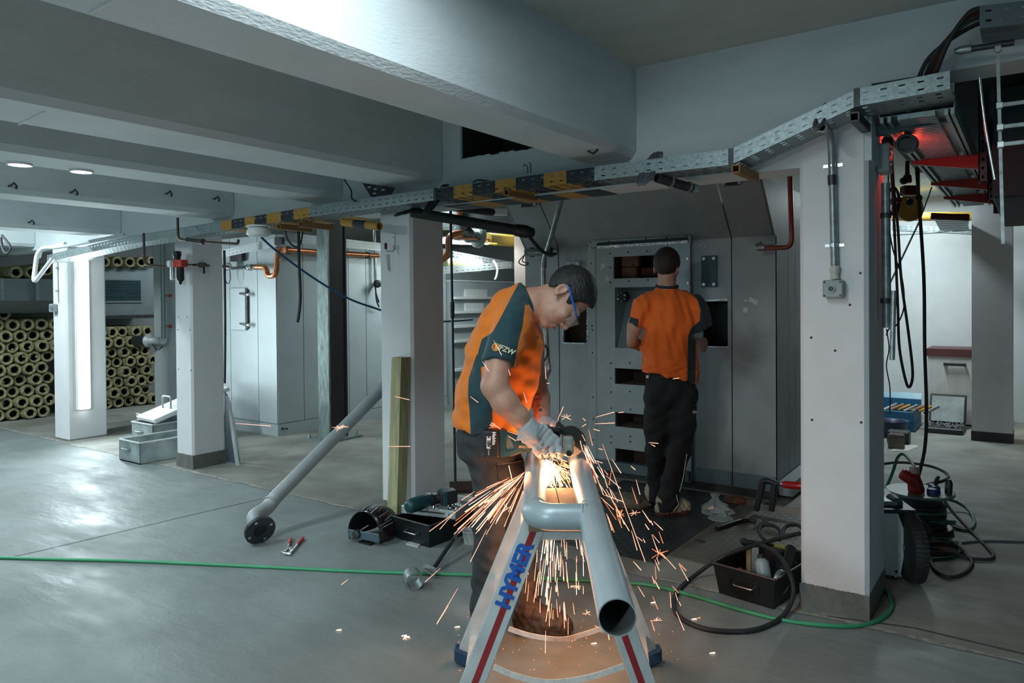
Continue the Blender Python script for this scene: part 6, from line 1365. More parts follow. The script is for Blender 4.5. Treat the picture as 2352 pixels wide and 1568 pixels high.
# ================================================================ PEOPLE
class Field:
    """signed distance volume built from blended primitives, meshed by surface nets"""
    def __init__(s, lo, hi, vox):
        s.lo = np.array(lo, float); s.vox = vox; s.n = np.ceil((np.array(hi)-s.lo)/vox).astype(int)+1
        s.D = np.full(s.n, .2, np.float32)
    def _win(s, lo, hi):
        a = np.clip(np.floor((lo-s.lo)/s.vox).astype(int), 0, s.n); b = np.clip(np.ceil((hi-s.lo)/s.vox).astype(int)+1, 0, s.n)
        if (b <= a).any(): return None
        g = [s.lo[i]+s.vox*np.arange(a[i], b[i]) for i in range(3)]
        P = np.stack(np.meshgrid(*g, indexing='ij'), -1)
        return tuple(slice(a[i], b[i]) for i in range(3)), P
    def _mix(s, sl, d, k, mode):
        A = s.D[sl]
        if mode == 'cut': d = -d; h = np.clip(.5-.5*(d-A)/k, 0, 1) if k else None; s.D[sl] = np.maximum(A, d) if not k else A*h+d*(1-h)+k*h*(1-h)
        elif k: h = np.clip(.5+.5*(A-d)/k, 0, 1); s.D[sl] = A*(1-h)+d*h-k*h*(1-h)
        else: s.D[sl] = np.minimum(A, d)
    def cone(s, a, b, ra, rb, k=.02, side=None, ratio=1, mode='add'):
        a, b = np.array(a, float), np.array(b, float); m = max(ra, rb)*max(ratio, 1)+k+3*s.vox
        w_ = s._win(np.minimum(a, b)-m, np.maximum(a, b)+m)
        if w_ is None: return s
        sl, P = w_
        if side is not None:
            u = np.array(side, float); u /= np.linalg.norm(u); f = (1/ratio-1)
            P = P+((P-a)@u)[..., None]*u*f; b = b+((b-a)@u)*u*f
        d = b-a; t = np.clip(((P-a)@d)/max(d@d, 1e-9), 0, 1); dist = np.linalg.norm(P-a-t[..., None]*d, axis=-1)-(ra+(rb-ra)*t)
        s._mix(sl, dist, k, mode); return s
    def chain(s, pts, k=.02, side=None, ratio=1):
        for (p, r), (q, r2) in zip(pts[:-1], pts[1:]): s.cone(p, q, r, r2, k, side, ratio)
        return s
    def ell(s, c, axes, rad, k=.01, mode='add'):
        c = np.array(c, float); A = np.array([np.array(x, float) for x in axes]); rad = np.array(rad, float); m = rad.max()+k+3*s.vox
        w_ = s._win(c-m, c+m)
        if w_ is None: return s
        sl, P = w_; q = (P-c)@A.T; k0 = np.linalg.norm(q/rad, axis=-1); k1 = np.linalg.norm(q/rad**2, axis=-1)
        s._mix(sl, k0*(k0-1)/np.maximum(k1, 1e-6), k, mode); return s
    def grid(s):
        return np.stack(np.meshgrid(*[s.lo[i]+s.vox*np.arange(s.n[i]) for i in range(3)], indexing='ij'), -1)
    def clip(s, p, n):   # keep the side the normal points away from
        p, n = np.array(p, float), np.array(n, float); n /= np.linalg.norm(n)
        s.D = np.maximum(s.D, ((s.grid()-p)@n).astype(np.float32)); return s
    def warp(s, fn): s.D = s.D+fn(s.grid()).astype(np.float32); return s
    def mesh(s):
        D = s.D; D[0], D[-1] = np.maximum(D[0], .01), np.maximum(D[-1], .01); D[:, 0], D[:, -1] = np.maximum(D[:, 0], .01), np.maximum(D[:, -1], .01); D[:, :, 0], D[:, :, -1] = np.maximum(D[:, :, 0], .01), np.maximum(D[:, :, -1], .01)
        ins = D < 0; nx, ny, nz = D.shape
        c = np.zeros((nx-1, ny-1, nz-1), np.int8)
        for i in (0, 1):
            for j in (0, 1):
                for k in (0, 1): c += ins[i:nx-1+i, j:ny-1+j, k:nz-1+k]
        cells = np.argwhere((c > 0) & (c < 8)); idx = np.full(c.shape, -1, np.int64); idx[tuple(cells.T)] = np.arange(len(cells))
        acc = np.zeros((len(cells), 3)); cnt = np.zeros(len(cells))
        for ax in range(3):
            for o1 in (0, 1):
                for o2 in (0, 1):
                    o = [0, 0, 0]; oth = [x for x in range(3) if x != ax]; o[oth[0]] = o1; o[oth[1]] = o2
                    p0 = cells+np.array(o); e = np.zeros(3, int); e[ax] = 1; p1 = p0+e
                    d0 = D[tuple(p0.T)]; d1 = D[tuple(p1.T)]; m = (d0 < 0) != (d1 < 0); t = np.where(m, d0/np.where(m, d0-d1, 1), 0)
                    q = p0+t[:, None]*e; acc[m] += q[m]; cnt[m] += 1
        V_ = s.lo+s.vox*acc/cnt[:, None]; F = []
        for ax in range(3):
            e = [0, 0, 0]; e[ax] = 1; a = [x for x in range(3) if x != ax]
            sl0 = tuple(slice(1, D.shape[i]-1) if i != ax else slice(0, D.shape[i]-1) for i in range(3)); sl1 = tuple(slice(1, D.shape[i]-1) if i != ax else slice(1, D.shape[i]) for i in range(3))
            A, B = ins[sl0], ins[sl1]; ed = np.argwhere(A != B); flip = A[tuple(ed.T)]
            base = ed+np.array([1 if i != ax else 0 for i in range(3)]); q = []
            for d1, d2 in ((-1, -1), (0, -1), (0, 0), (-1, 0)):
                p = base.copy(); p[:, a[0]] += d1; p[:, a[1]] += d2; q.append(idx[tuple(p.T)])
            q = np.stack(q, 1); good = (q >= 0).all(1); q = q[good]; flip = flip[good]
            if ax == 1: flip = ~flip
            q = np.where(flip[:, None], q, q[:, ::-1]); F.append(q)
        return V_, np.concatenate(F)
def smooth(Vt, F, it=2, w_=.5):
    n = len(Vt); a = np.concatenate([F[:, i] for i in range(4)]+[F[:, (i+1) % 4] for i in range(4)]); b = np.concatenate([F[:, (i+1) % 4] for i in range(4)]+[F[:, i] for i in range(4)])
    c = np.bincount(a, minlength=n)[:, None].clip(1)
    for _ in range(it):
        S_ = np.stack([np.bincount(a, weights=Vt[b, i], minlength=n) for i in range(3)], 1)/c; Vt = Vt*(1-w_)+S_*w_
    return Vt
def fobj(name, field, mats, parent=None, it=2, attrs=None, **tg):
    Vt, F = field.mesh(); Vt = smooth(Vt, F, it); og = wloc(parent) if parent is not None else V(tg.pop('origin'))
    me = bpy.data.meshes.new(name); me.from_pydata((Vt-np.array(og)).tolist(), [], F.tolist())
    for mt in (mats if isinstance(mats, list) else [mats]): me.materials.append(mt)
    me.polygons.foreach_set('use_smooth', [True]*len(me.polygons))
    for k, fn in (attrs or {}).items():
        at = me.attributes.new(k, 'FLOAT', 'POINT'); at.data.foreach_set('value', fn(Vt).astype(np.float32))
    me.update(); o = bpy.data.objects.new(name, me); sc.collection.objects.link(o)
    if parent is not None: o.parent = parent
    else: o.location = og
    WL[o.name] = og; return tag(o, **tg)
def poly_sd(px, poly):
    """signed distance (positive inside) of 2-d points to a polygon"""
    P = np.array(poly, float); d = np.full(len(px), 1e9); ins_ = np.zeros(len(px), bool)
    for a, b in zip(P, np.roll(P, -1, 0)):
        e = b-a; w_ = px-a; t = np.clip((w_@e)/(e@e), 0, 1); d = np.minimum(d, np.linalg.norm(w_-t[:, None]*e, axis=1))
        c = ((a[1] > px[:, 1]) != (b[1] > px[:, 1])); x = (b[0]-a[0])*(px[:, 1]-a[1])/((b[1]-a[1]) or 1e-9)+a[0]; ins_ ^= c & (px[:, 0] < x)
    return np.where(ins_, d, -d)
def panel_mat(name, c1, c2, c3=None):
    m = mat(name, c1, .8, var=.06, scale=25, bump=.15, bscale=400); nt = m.node_tree; b = nt.nodes['Principled BSDF']; L = nt.links
    b.inputs['Sheen Weight'].default_value = .15
    src = b.inputs['Base Color'].links[0].from_socket
    at = nt.nodes.new('ShaderNodeAttribute'); at.attribute_name = 'panel'; gt = nt.nodes.new('ShaderNodeMath'); gt.operation = 'GREATER_THAN'; gt.inputs[1].default_value = 0
    mx = nt.nodes.new('ShaderNodeMix'); mx.data_type = 'RGBA'; mx.inputs[7].default_value = tuple(c2)+(1,)
    L.new(at.outputs['Fac'], gt.inputs[0]); L.new(gt.outputs[0], mx.inputs[0]); L.new(src, mx.inputs[6]); L.new(mx.outputs[2], b.inputs['Base Color']); return m
def flat(Vt, t):   # metres along RIGHT / DOWN in the person's own upright plane
    r, d, f = (np.array(x) for x in (RIGHT, DOWN, FWD)); q = Vt-np.array(CAM); return np.stack([q@r, q@d], 1)
def polym(pts, t): return [((x-PCX)/F_PX*t, (y-PCY)/F_PX*t) for x, y in pts]
def bounds(pts, m): a = np.array([tuple(p) for p in pts]); return a.min(0)-m, a.max(0)+m
def fold(amp, dirs, seed):
    r = np.random.RandomState(seed); W = [(np.array(d, float)*f, r.uniform(0, 6.28), a) for d, f, a in dirs]
    return lambda P: amp*sum(a*np.sin(P@w+ph+1.3*np.sin(P@(w[[1, 2, 0]]*.35)+ph)) for w, ph, a in W)
M_SKIN = mat('skin', (.50, .265, .185), .5, var=.10, scale=30, c2=(.44, .20, .15), amt2=.40, sc2=12, bump=.05, bscale=250)
M_SKIN.node_tree.nodes['Principled BSDF'].inputs['Subsurface Weight'].default_value = .12
M_SKIN.node_tree.nodes['Principled BSDF'].inputs['Subsurface Radius'].default_value = (.01, .004, .002)
M_HAIR = mat('near_black_hair', (.012, .010, .010), .5, var=.4, scale=60, stretch=(1, 1, .2), bump=.6, bscale=180)
M_HAIR2 = mat('dark_brown_hair', (.022, .014, .012), .6, var=.4, scale=60, bump=.5, bscale=160)
ORANGE, TEALC = (.84, .205, .012), (.012, .050, .062)
M_SHIRT = panel_mat('orange_teal_jersey', ORANGE, TEALC)
M_SHIRT2 = panel_mat('orange_navy_jersey', (.84, .15, .012), (.010, .028, .036))
M_TROU = mat('charcoal_work_trousers', (.030, .034, .036), .85, var=.25, scale=18, bump=.2, bscale=300)
M_TROU2 = mat('black_work_trousers', (.012, .014, .017), .85, var=.25, scale=18, bump=.2, bscale=300)
M_BOOT = mat('brown_boot_leather', (.045, .027, .018), .6, var=.35, scale=22, bump=.35, bscale=90)
M_GLOVE = mat('pale_grey_glove', (.40, .44, .46), .75, var=.08, scale=40, bump=.3, bscale=350)
rv, dv, fv = (np.array(x) for x in (RIGHT, DOWN, FWD)); uv = -dv
def head(F, c, es, eu, ef, k=1.0, turn=0):
    c = np.array(c); A = [np.array(es), np.array(eu), np.array(ef)]
    Lp = lambda s, u, f: c+A[0]*s*k+A[1]*u*k+A[2]*f*k
    E = lambda p, r, kk=.012, mode='add': F.ell(Lp(*p), A, np.array(r)*k, kk, mode)
    E((0, .045, .008), (.077, .088, .096), .01); E((0, -.028, .062), (.060, .080, .060), .03); E((0, -.082, .050), (.052, .045, .058), .03)
    E((0, -.118, .092), (.024, .018, .020), .025)
    for s_ in (-1, 1):
        E((s_*.042, -.03, .090), (.024, .024, .020), .02); E((s_*.031, .004, .118), (.018, .012, .013), .008, 'cut'); E((s_*.032, .0, .101), (.0145, .012, .0135), .003)
        E((s_*.032, .022, .111), (.026, .007, .011), .012)
        E((s_*.079, .0, -.004), (.010, .033, .021), .006); E((s_*.086, .002, -.002), (.006, .020, .011), .004, 'cut'); E((s_*.080, -.028, .004), (.008, .011, .010), .006)
        E((s_*.012, -.052, .124), (.010, .009, .010), .006)
    F.cone(Lp(0, .012, .114), Lp(0, -.042, .139), .009*k, .012*k, .012); E((0, -.047, .137), (.012, .011, .012), .008)
    E((0, -.082, .116), (.024, .0065, .011), .006); E((0, -.095, .112), (.021, .0075, .011), .006); E((0, -.0885, .125), (.022, .0018, .010), .002, 'cut')
    return Lp, A
def hair_field(c, A, k, vox, grow, gf, gu, bump_seed):
    c = np.array(c); F = Field(c-.16, c+.16, vox); ctr = c+A[1]*.045*k+A[2]*.008*k
    F.ell(ctr, A, np.array((.077+grow, .088+grow*1.15, .096+grow))*k, .0)
    F.ell(c+A[1]*.075*k+A[2]*.055*k, A, np.array((.060, .045, .055))*k, .02)
    P = F.grid()-c; u = (P@A[1])/k; f = (P@A[2])/k; F.D = np.maximum(F.D, ((np.interp(f, gf, gu)-u)*.7*k).astype(np.float32))
    F.warp(fold(.0007, [(A[0]+.15*A[1], 330, 1), (A[0]*.8+A[2]*.4, 260, .8)], bump_seed)); return F
# ---------------------------------------------------------------- worker bending over the grinder
W = lambda x, y, t: np.array(DP(x, y, t))
feet = ZP(1170, 1455)
es, eu, ef = -fv*.985+rv*.06+dv*.12, rv*.92-dv*.39, rv*.39+dv*.92-fv*.13
ef = ef/np.linalg.norm(ef); es = es-ef*(es@ef); es /= np.linalg.norm(es); eu = np.cross(ef, es); eu = eu if eu@rv > 0 else -eu
hc = W(1291, 672, 3.19)-es*.0
Fb = Field(*bounds([W(1090, 1010, 3.5), W(1375, 610, 3.0), W(1300, 1010, 3.0), W(1095, 900, 2.98), W(1100, 700, 3.05), W(1250, 900, 3.52), W(1180, 700, 3.5)], .05), .0042)
Lh, HAx = head(Fb, hc, es, eu, ef, 1.04)
Fb.chain([(W(1178, 712, 3.30), .072), (W(1222, 694, 3.25), .062), (W(1262, 685, 3.215), .058), (W(1284, 690, 3.20), .055)], .025)
Fb.cone(W(1212, 716, 3.27), W(1258, 716, 3.20), .052, .046, .03)
Fb.chain([(W(1125, 900, 3.33), .11), (W(1160, 770, 3.31), .12), (W(1185, 715, 3.30), .09)], .03, side=fv, ratio=1.25)
Fb.chain([(W(1176, 735, 3.12), .062), (W(1147, 820, 3.06), .057), (W(1136, 886, 3.01), .054), (W(1160, 924, 3.00), .053), (W(1190, 955, 3.005), .043), (W(1216, 984, 3.015), .034), (W(1236, 1006, 3.035), .034)], .02)
Fb.chain([(W(1200, 735, 3.50), .060), (W(1222, 810, 3.50), .052), (W(1232, 872, 3.46), .047), (W(1240, 915, 3.40), .045), (W(1248, 972, 3.30), .033), (W(1258, 990, 3.27), .034)], .02)
w1 = fobj('person', Fb, M_SKIN, it=1, origin=feet, label='bending man in orange and teal shirt, glasses and pale gloves using a grinder', cat='person')
# eyes, brows and lips as flat colour parts
for s_ in (-1, 1):
    e = Lh(s_*.032, .0, .103); MB().lathe(V(e), V(HAx[2]-HAx[1]*.45), [(.0, .0115), (.006, .009), (.0095, .004)], 14).build('eye', mat('eye_white', (.55, .5, .47), .25), parent=w1)
    MB().lathe(V(e), V(HAx[2]-HAx[1]*.45), [(.0085, .006), (.0102, .004)], 10).build('iris', mat('dark_iris', (.02, .013, .01), .2), parent=w1)
    MB().tube([V(Lh(s_*.012, .021, .121)), V(Lh(s_*.03, .027, .122)), V(Lh(s_*.052, .021, .106))], [.003, .0042, .002], 6).build('eyebrow', M_HAIR, parent=w1)
MB().tube([V(Lh(.022, -.0885, .1165)), V(Lh(0, -.0885, .128)), V(Lh(-.022, -.0885, .1165))], [.001, .0026, .001], 6).build('lips', mat('lip_skin', (.34, .13, .11), .5), parent=w1)
Fh = hair_field(hc, HAx, 1.04, .0040, .013, [-.12, -.085, -.045, -.018, -.002, .022, .050, .062, .070, .095, .14], [-.05, -.062, -.052, .0, .036, .030, -.006, .0, .045, .082, .10], 5)
fobj('hair', Fh, M_HAIR, parent=w1, it=1)
# safety glasses
g = thing('safety_glasses', V(Lh(.08, .02, .0)), 'clear safety glasses with blue temples worn by the bending man', 'glasses')
M_GBL = mat('blue_temple', (.008, .10, .42), .3)
for s_ in (-1, 1):
    MB().tube([V(Lh(s_*.085, .024, -.012)), V(Lh(s_*.088, .026, .0)), V(Lh(s_*.086, .020, .05)), V(Lh(s_*.080, .012, .112)), V(Lh(s_*.072, .008, .128))], [.003, .0045, .005, .0045, .003], 8).build('temple', M_GBL, parent=g)
q = MB(); vs = []
for i in range(13):
    a = -1+2*i/12; s_ = a*.074; f = .150-.034*abs(a)**2.2
    vs += [Lh(s_, .012, f-.002), Lh(s_, -.034, f-.006+.004*abs(a))]
q.add([V(v) for v in vs], [(2*i, 2*i+1, 2*i+3, 2*i+2) for i in range(12)], 0, True)
mg = mat('clear_lens', (.9, .92, .92), .05, alpha=.16, spec=1.0); q.build('lens', mg, parent=g, solid=.0015)
MB().tube([V(Lh(a*.074, .012, .1495-.034*abs(a)**2.2)) for a in np.linspace(-1, 1, 13)], .0022, 6).build('brow_bar', M_BLACK, parent=g)
MB().tube([V(Lh(a*.074, -.035, .144-.030*abs(a)**2.2)) for a in np.linspace(-1, 1, 13)], .0012, 6).build('lens_edge', M_CHROME, parent=g)
# shirt
lo, hi = bounds([W(1030, 1000, 3.66), W(1260, 640, 3.0), W(1100, 850, 2.93)], .05)
Fs = Field(lo, hi, .0065)
Fs.chain([(W(1112, 992, 3.33), .132), (W(1112, 965, 3.33), .136), (W(1128, 900, 3.33), .155), (W(1150, 820, 3.32), .155), (W(1168, 760, 3.31), .142), (W(1182, 715, 3.30), .108), (W(1196, 692, 3.29), .082)], .03, side=fv, ratio=1.22)
Fs.cone(W(1205, 880, 3.31), W(1180, 960, 3.31), .045, .06, .05, side=fv, ratio=1.8)
Fs.cone(W(1218, 800, 3.31), W(1206, 880, 3.31), .06, .045, .05, side=fv, ratio=1.8)
for pts in ([(W(1190, 712, 3.20), .078), (W(1177, 738, 3.12), .080), (W(1160, 790, 3.075), .076), (W(1142, 848, 3.045), .078)], [(W(1200, 712, 3.42), .07), (W(1206, 745, 3.50), .074), (W(1224, 830, 3.49), .070)]): Fs.chain(pts, .025)
Fs.clip(W(1142, 832, 3.045), W(1128, 905, 3.03)-W(1152, 805, 3.07)) if 0 else None
# open hem, sleeve ends and neck
G_ = Fs.grid()
def cut_disc(F, G, p, n, rad):
    p, n = np.array(p), np.array(n, float); n = n/np.linalg.norm(n); h = (G-p)@n; r = np.linalg.norm(G-p-h[..., None]*n, axis=-1)
    F.D = np.maximum(F.D, np.minimum(np.minimum(h, rad-r), .12-h).astype(np.float32))
cut_disc(Fs, G_, W(1144, 834, 3.05), W(1134, 880, 3.02)-W(1150, 806, 3.065), .105)
cut_disc(Fs, G_, W(1224, 822, 3.49), dv, .10)
cut_disc(Fs, G_, W(1217, 697, 3.26), rv*.92-dv*.39, .12)
Fs.clip(W(1115, 984, 3.33), dv+rv*-.10)
Fs.warp(fold(.0035, [(rv+dv*.6, 42, 1), (dv-rv*.5+fv*.3, 60, .7), (rv-fv*.4, 85, .5), (dv+rv*.2, 110, .25)], 3))
P1 = polym([(1193, 647), (1173, 684), (1152, 725), (1131, 763), (1107, 778), (1098, 808), (1100, 842), (1180, 842), (1186, 815), (1190, 790), (1201, 746), (1206, 700), (1214, 700), (1222, 690), (1199, 646)], 3.12)
P2 = polym([(1104, 808), (1094, 816), (1076, 870), (1075, 904), (1078, 939), (1082, 1010), (1131, 1010), (1131, 935), (1118, 911), (1106, 880)], 3.16)
def pan1(Vt):
    q = flat(Vt, 0); rel = (Vt-np.array(CAM)); dep = rel@fv; xx = np.stack([rel@rv/dep*3.12, rel@dv/dep*3.12], 1); x2 = xx*3.16/3.12
    m_ = np.maximum(poly_sd(xx, P1), poly_sd(x2, P2)); nb = Vt-W(1217, 697, 3.26); nn = (rv*.92-dv*.39); return np.maximum(m_, .010-np.abs(nb@(nn/np.linalg.norm(nn)))+np.where(np.linalg.norm(nb, axis=1) > .10, -1, 0))
sh = fobj('shirt', Fs, M_SHIRT, parent=w1, it=3, attrs={'panel': pan1})
cn_ = W(1217, 697, 3.26); ca, cb_ = rv*.39+dv*.92, fv
MB().tube([V(cn_+ca*math.cos(a)*.083+cb_*math.sin(a)*.080) for a in np.linspace(0, 2*math.pi, 33)[:-1]], .0085, 8, closed=True).build('collar', mat('teal_collar', TEALC, .8), parent=sh)
# printed sleeve badge: round emblem and letters
def on_front(x, y, field_obj, t0):
    """first point of the mesh hit when walking away from the given near point along FWD"""
    o_ = field_obj; og = wloc(w1 if o_.parent is not None else o_); p = DP(x, y, t0)-og; d = ray(x, y).normalized()
    ok, loc, nrm, _ = o_.ray_cast(p, d); return (loc+og, nrm) if ok else (DP(x, y, t0+.1), -FWD)
def badge(x, y, ob, t0): bpy.context.view_layer.update(); return on_front(x, y, ob, t0)
loc, nr = badge(1139, 797, sh, 2.7); M_BY = mat('badge_yellow', (.65, .50, .10), .6); M_BR = mat('badge_red', (.55, .05, .03), .6)
tx = V(RIGHT*.93+DOWN*.36); tx = (tx-nr*tx.dot(nr)).normalized(); ty = nr.cross(tx).normalized()
MB().lathe(loc-nr*.002, nr, [(0, .0155), (.004, .0155)], 24).build('badge_disc', M_BR, parent=sh)
q = MB()
for a0_, a1_ in ((-.5, .5), (2.6, 3.7)): pass
q.lathe(loc+nr*.0012, nr, [(0, .0165), (.0022, .0165), (.0022, .0135), (0, .0135)], 24, caps=False); q.obox(loc+nr*.0022, tx*.003-ty*.010, tx*.0022+ty*.0008, nr*.0008); q.obox(loc+nr*.0022+tx*.006, tx*.002-ty*.007, tx*.0018, nr*.0008)
q.build('badge_ring', M_BY, parent=sh)
l2, n2 = badge(1162, 803, sh, 2.7)
tx2 = V(RIGHT*.93+DOWN*.36); tx2 = (tx2-n2*tx2.dot(n2)).normalized()
text('IFZW', .030, l2+n2*.004, tx2, n2.cross(tx2), mat('badge_cream', (.62, .62, .42), .6), sh, name='badge_letters', bold=.0012, shear=.15, ext=.001)
for x, y, c_, b_ in ((1234, 776, M_BR, '?'), (1241, 772, M_BY, '1')):
    l3, n3 = badge(x, y, sh, 2.7); tt = V(RIGHT)-n3*RIGHT.dot(n3); text(b_, .022, l3+n3*.003, tt, n3.cross(tt), M_BLACK if b_ == '?' else M_BY, sh, name='chest_print', bold=.001)
# trousers
lo, hi = bounds([W(1030, 960, 3.62), W(1240, 960, 3.0), W(1060, 1440, 3.2), W(1250, 1400, 3.3)], .05)
Ft = Field(lo, hi, .0068)
Ft.chain([(W(1112, 972, 3.33), .118), (W(1112, 1015, 3.33), .128)], .03, side=fv, ratio=1.3)
Ft.chain([(W(1124, 1020, 3.28), .112), (W(1134, 1110, 3.24), .088), (W(1124, 1200, 3.20), .068), (W(1121, 1290, 3.17), .064), (W(1113, 1395, 3.16), .060)], .03)
Ft.chain([(W(1135, 1020, 3.42), .112), (W(1172, 1110, 3.43), .092), (W(1184, 1195, 3.42), .072), (W(1196, 1290, 3.38), .066), (W(1210, 1362, 3.34), .062)], .03)
Gt = Ft.grid(); cut_disc(Ft, Gt, W(1112, 1402, 3.16), dv, .11); cut_disc(Ft, Gt, W(1211, 1366, 3.34), dv-rv*.1, .10)
Ft.clip(W(1112, 968, 3.33), uv)
Ft.warp(fold(.0036, [(dv+rv*.55, 62, 1), (dv-rv*.5+fv*.3, 95, .6), (rv+dv*.3, 45, .5), (dv*.9-rv*.2, 150, .3)], 9))
tro = fobj('trousers', Ft, M_TROU, parent=w1, it=2)
bpy.context.view_layer.update()
# holster pocket with stitching and a steel pen on the thigh
def surf(x, y, ob, t0=2.7): l_, n_ = on_front(x, y, ob, t0); return l_, n_
pk = [surf(x, y, tro) for x, y in ((1140, 1066), (1172, 1062), (1200, 1058), (1202, 1082), (1204, 1108), (1176, 1112), (1146, 1114), (1143, 1090))]
q = MB(); c_ = sum((p[0] for p in pk), V((0, 0, 0)))/8; cn, nn_ = surf(1172, 1088, tro)
q.add([p[0]+p[1]*.006 for p in pk]+[cn+nn_*.010], [(i, 8, (i+1) % 8) for i in range(8)], 0, True); q.build('thigh_pocket', M_TROU, parent=tro, solid=.004)
MB().tube([p[0]+p[1]*.009 for p in pk[:3]], .0016, 5).build('pocket_seam', mat('grey_stitching', (.12, .13, .13), .8), parent=tro)
a_, n_ = surf(1164, 1066, tro); b_, n2_ = surf(1172, 1100, tro)
MB().cyl(a_+n_*.012, b_+n2_*.010, .0042, n=10).build('steel_marker', M_CHROME, label='small bright steel marker clipped to the bending man\'s thigh pocket', cat='marker')
# boots
def boot(heel, hd, parent, nm, mt, sole_mt, L=.30, shaft=None, hgt=.16, toe_lace=True, up_to=None):
    h = np.array(heel, float); hd = np.array(hd, float); hd[2] = 0; hd /= np.linalg.norm(hd); z = np.array((0, 0, 1.)); sd = np.cross(z, hd)
    P = lambda f, s_, zz: h+hd*f+sd*s_+z*zz
    top = np.array(up_to) if up_to is not None else P(.07, 0, hgt)
    F = Field(*bounds([P(-.04, 0, 0), P(L+.03, 0, .02), P(.1, .08, 0), P(.1, -.08, .1), top], .07), .0048)
    F.chain([(top, .054), (P(.065, 0, .10), .050), (P(.055, 0, .055), .046)], .025); F.chain([(P(.045, 0, .050), .040), (P(.14, 0, .052), .046), (P(.22, 0, .048), .046), (P(L-.048, 0, .046), .042)], .03)
    F.cone(P(.08, 0, .11), P(.19, 0, .075), .042, .034, .03)
    F.clip(P(0, 0, .016), (0, 0, -1)); F.warp(fold(.0022, [(hd+z*.6, 130, 1), (hd-z*.4+sd*.5, 190, .7), (z, 170, .5)], 4)); b = fobj(nm, F, mt, parent=parent, it=1)
    S_ = Field(*bounds([P(-.05, .07, 0), P(L+.03, -.07, .05)], .03), .0048)
    S_.chain([(P(.042, 0, .02), .043), (P(.12, 0, .02), .040), (P(.21, 0, .02), .050), (P(L-.048, 0, .02), .046)], .02); S_.clip(P(0, 0, .034), z); S_.clip(P(0, 0, .001), -z)
    fobj('sole', S_, sole_mt, parent=b, it=1)
    if toe_lace:
        for k in range(4):
            f = .115+.03*k; zz = .150-.024*k; MB().tube([V(P(f-.006, -.026, zz-.012)), V(P(f, 0, zz)), V(P(f+.006, .026, zz-.012))], .0032, 6).build('lace', M_BLACK, parent=b)
    return b
hd1 = rv*.97-fv*.16; bh = np.array(ZP(1176, 1452)); boot(bh, hd1, w1, 'boot', M_BOOT, mat('dark_boot_sole', (.03, .022, .018), .8), .275, up_to=W(1214, 1345, 3.335))
bh2 = np.array(ZP(1110, 1440)); boot(bh2, rv*.03-fv*.99, w1, 'boot', M_BOOT, mat('dark_boot_sole', (.03, .022, .018), .8), .275, up_to=W(1113, 1392, 3.16))
# gloves
M_GTIP = mat('black_nitrile', (.012, .013, .014), .45)
def hand(parent, wrist, palm0, palm1, pw, knuck, fingers, thumb, nm='glove', cuff=None):
    allp = [wrist, palm0, palm1]+[p for f in fingers for p in f]+thumb; F = Field(*bounds(allp, .06), .0034)
    d = palm1-palm0; sd = knuck[1]-knuck[0]; sd = sd/np.linalg.norm(sd)
    F.cone(wrist, palm0, .040, .040, .02); F.chain([(palm0, .022), (palm1, .0185)], .02, side=sd, ratio=pw/.0185/2)
    tips = []
    for f in fingers:
        r0 = [.0150, .0138, .0128, .0112]; F.cone(f[0], f[1], r0[0], r0[1], .012); F.chain(list(zip(f[1:], r0[1:])), .004); tips.append((f[-1], f[-2]))
    F.chain(list(zip(thumb, [.019, .0145, .0125, .0105])), .012); tips.append((thumb[-1], thumb[-2]))
    F.warp(fold(.0010, [(rv+dv, 180, 1), (dv-rv, 240, .8)], 2))
    def tipm(Vt):
        m_ = np.full(len(Vt), -1.)
        for a, b in tips: m_ = np.maximum(m_, .024-np.linalg.norm(Vt-(a+(b-a)*.25), axis=1))
        dn_ = (Vt-palm0)@fv-(Vt-palm0)@(d/np.linalg.norm(d))*((d/np.linalg.norm(d))@fv)
        return np.maximum(m_, np.where((Vt-palm0)@(d/np.linalg.norm(d)) > .005, dn_-.014, -1))
    return fobj(nm, F, MATS.get('glove_with_dark_tips') or panel_mat('glove_with_dark_tips', (.40, .44, .46), (.016, .017, .018)), parent=parent, it=1, attrs={'panel': tipm})
t = 3.015
kn = [W(1232, 1032, t), W(1278, 1012, t+.02)]
fing = []
for i in range(4):
    u = i/3; k0 = kn[1]+(kn[0]-kn[1])*u
    xx = 1280-u*46; yy = 1022+u*10
    ln = (1.25, .95, .85, .7)[i]
    fing.append([k0, W(xx+5-4*u, yy+10*ln, t+.006), W(xx+8-5*u, yy+19*ln, t+.030), W(xx+7-5*u, yy+20*ln, t+.066)])
gl = hand(w1, W(1208, 976, 3.01), W(1222, 992, 3.014), W(1256, 1020, 3.020), .118, kn, fing, [W(1236, 990, 3.03), W(1256, 984, 3.06), W(1272, 988, 3.10), W(1284, 994, 3.13)])
Fc = Field(*bounds([W(1190, 960, 2.95), W(1240, 1006, 3.1)], .05), .0036)
Fc.cone(W(1198, 966, 3.005), W(1224, 994, 3.018), .041, .046, .01); Gc = Fc.grid(); cut_disc(Fc, Gc, W(1203, 971, 3.008), W(1190, 955, 3.0)-W(1216, 984, 3.02), .09); fobj('cuff', Fc, M_GLOVE, parent=gl, it=4)
bpy.context.view_layer.update()
def gprint(body, x, y, size, c_):
    l_, n_ = on_front(x, y, gl, 2.75); tt = V(RIGHT*.78-DOWN*.62); tt = (tt-n_*tt.dot(n_)).normalized(); text(body, size, l_+n_*.0022, tt, n_.cross(tt), c_, gl, name='glove_print')
M_GP = mat('grey_print', (.10, .11, .12), .6)
gprint('CE', 1246, 1021, .013, M_GP); gprint('IIIIIII', 1240, 1009, .010, M_GP); gprint('IIIII', 1244, 1030, .010, M_GP)
l_, n_ = on_front(1258, 1027, gl, 2.75); MB().lathe(l_, n_, [(0, .004), (.0025, .004)], 10).build('glove_logo', M_RED, parent=gl)
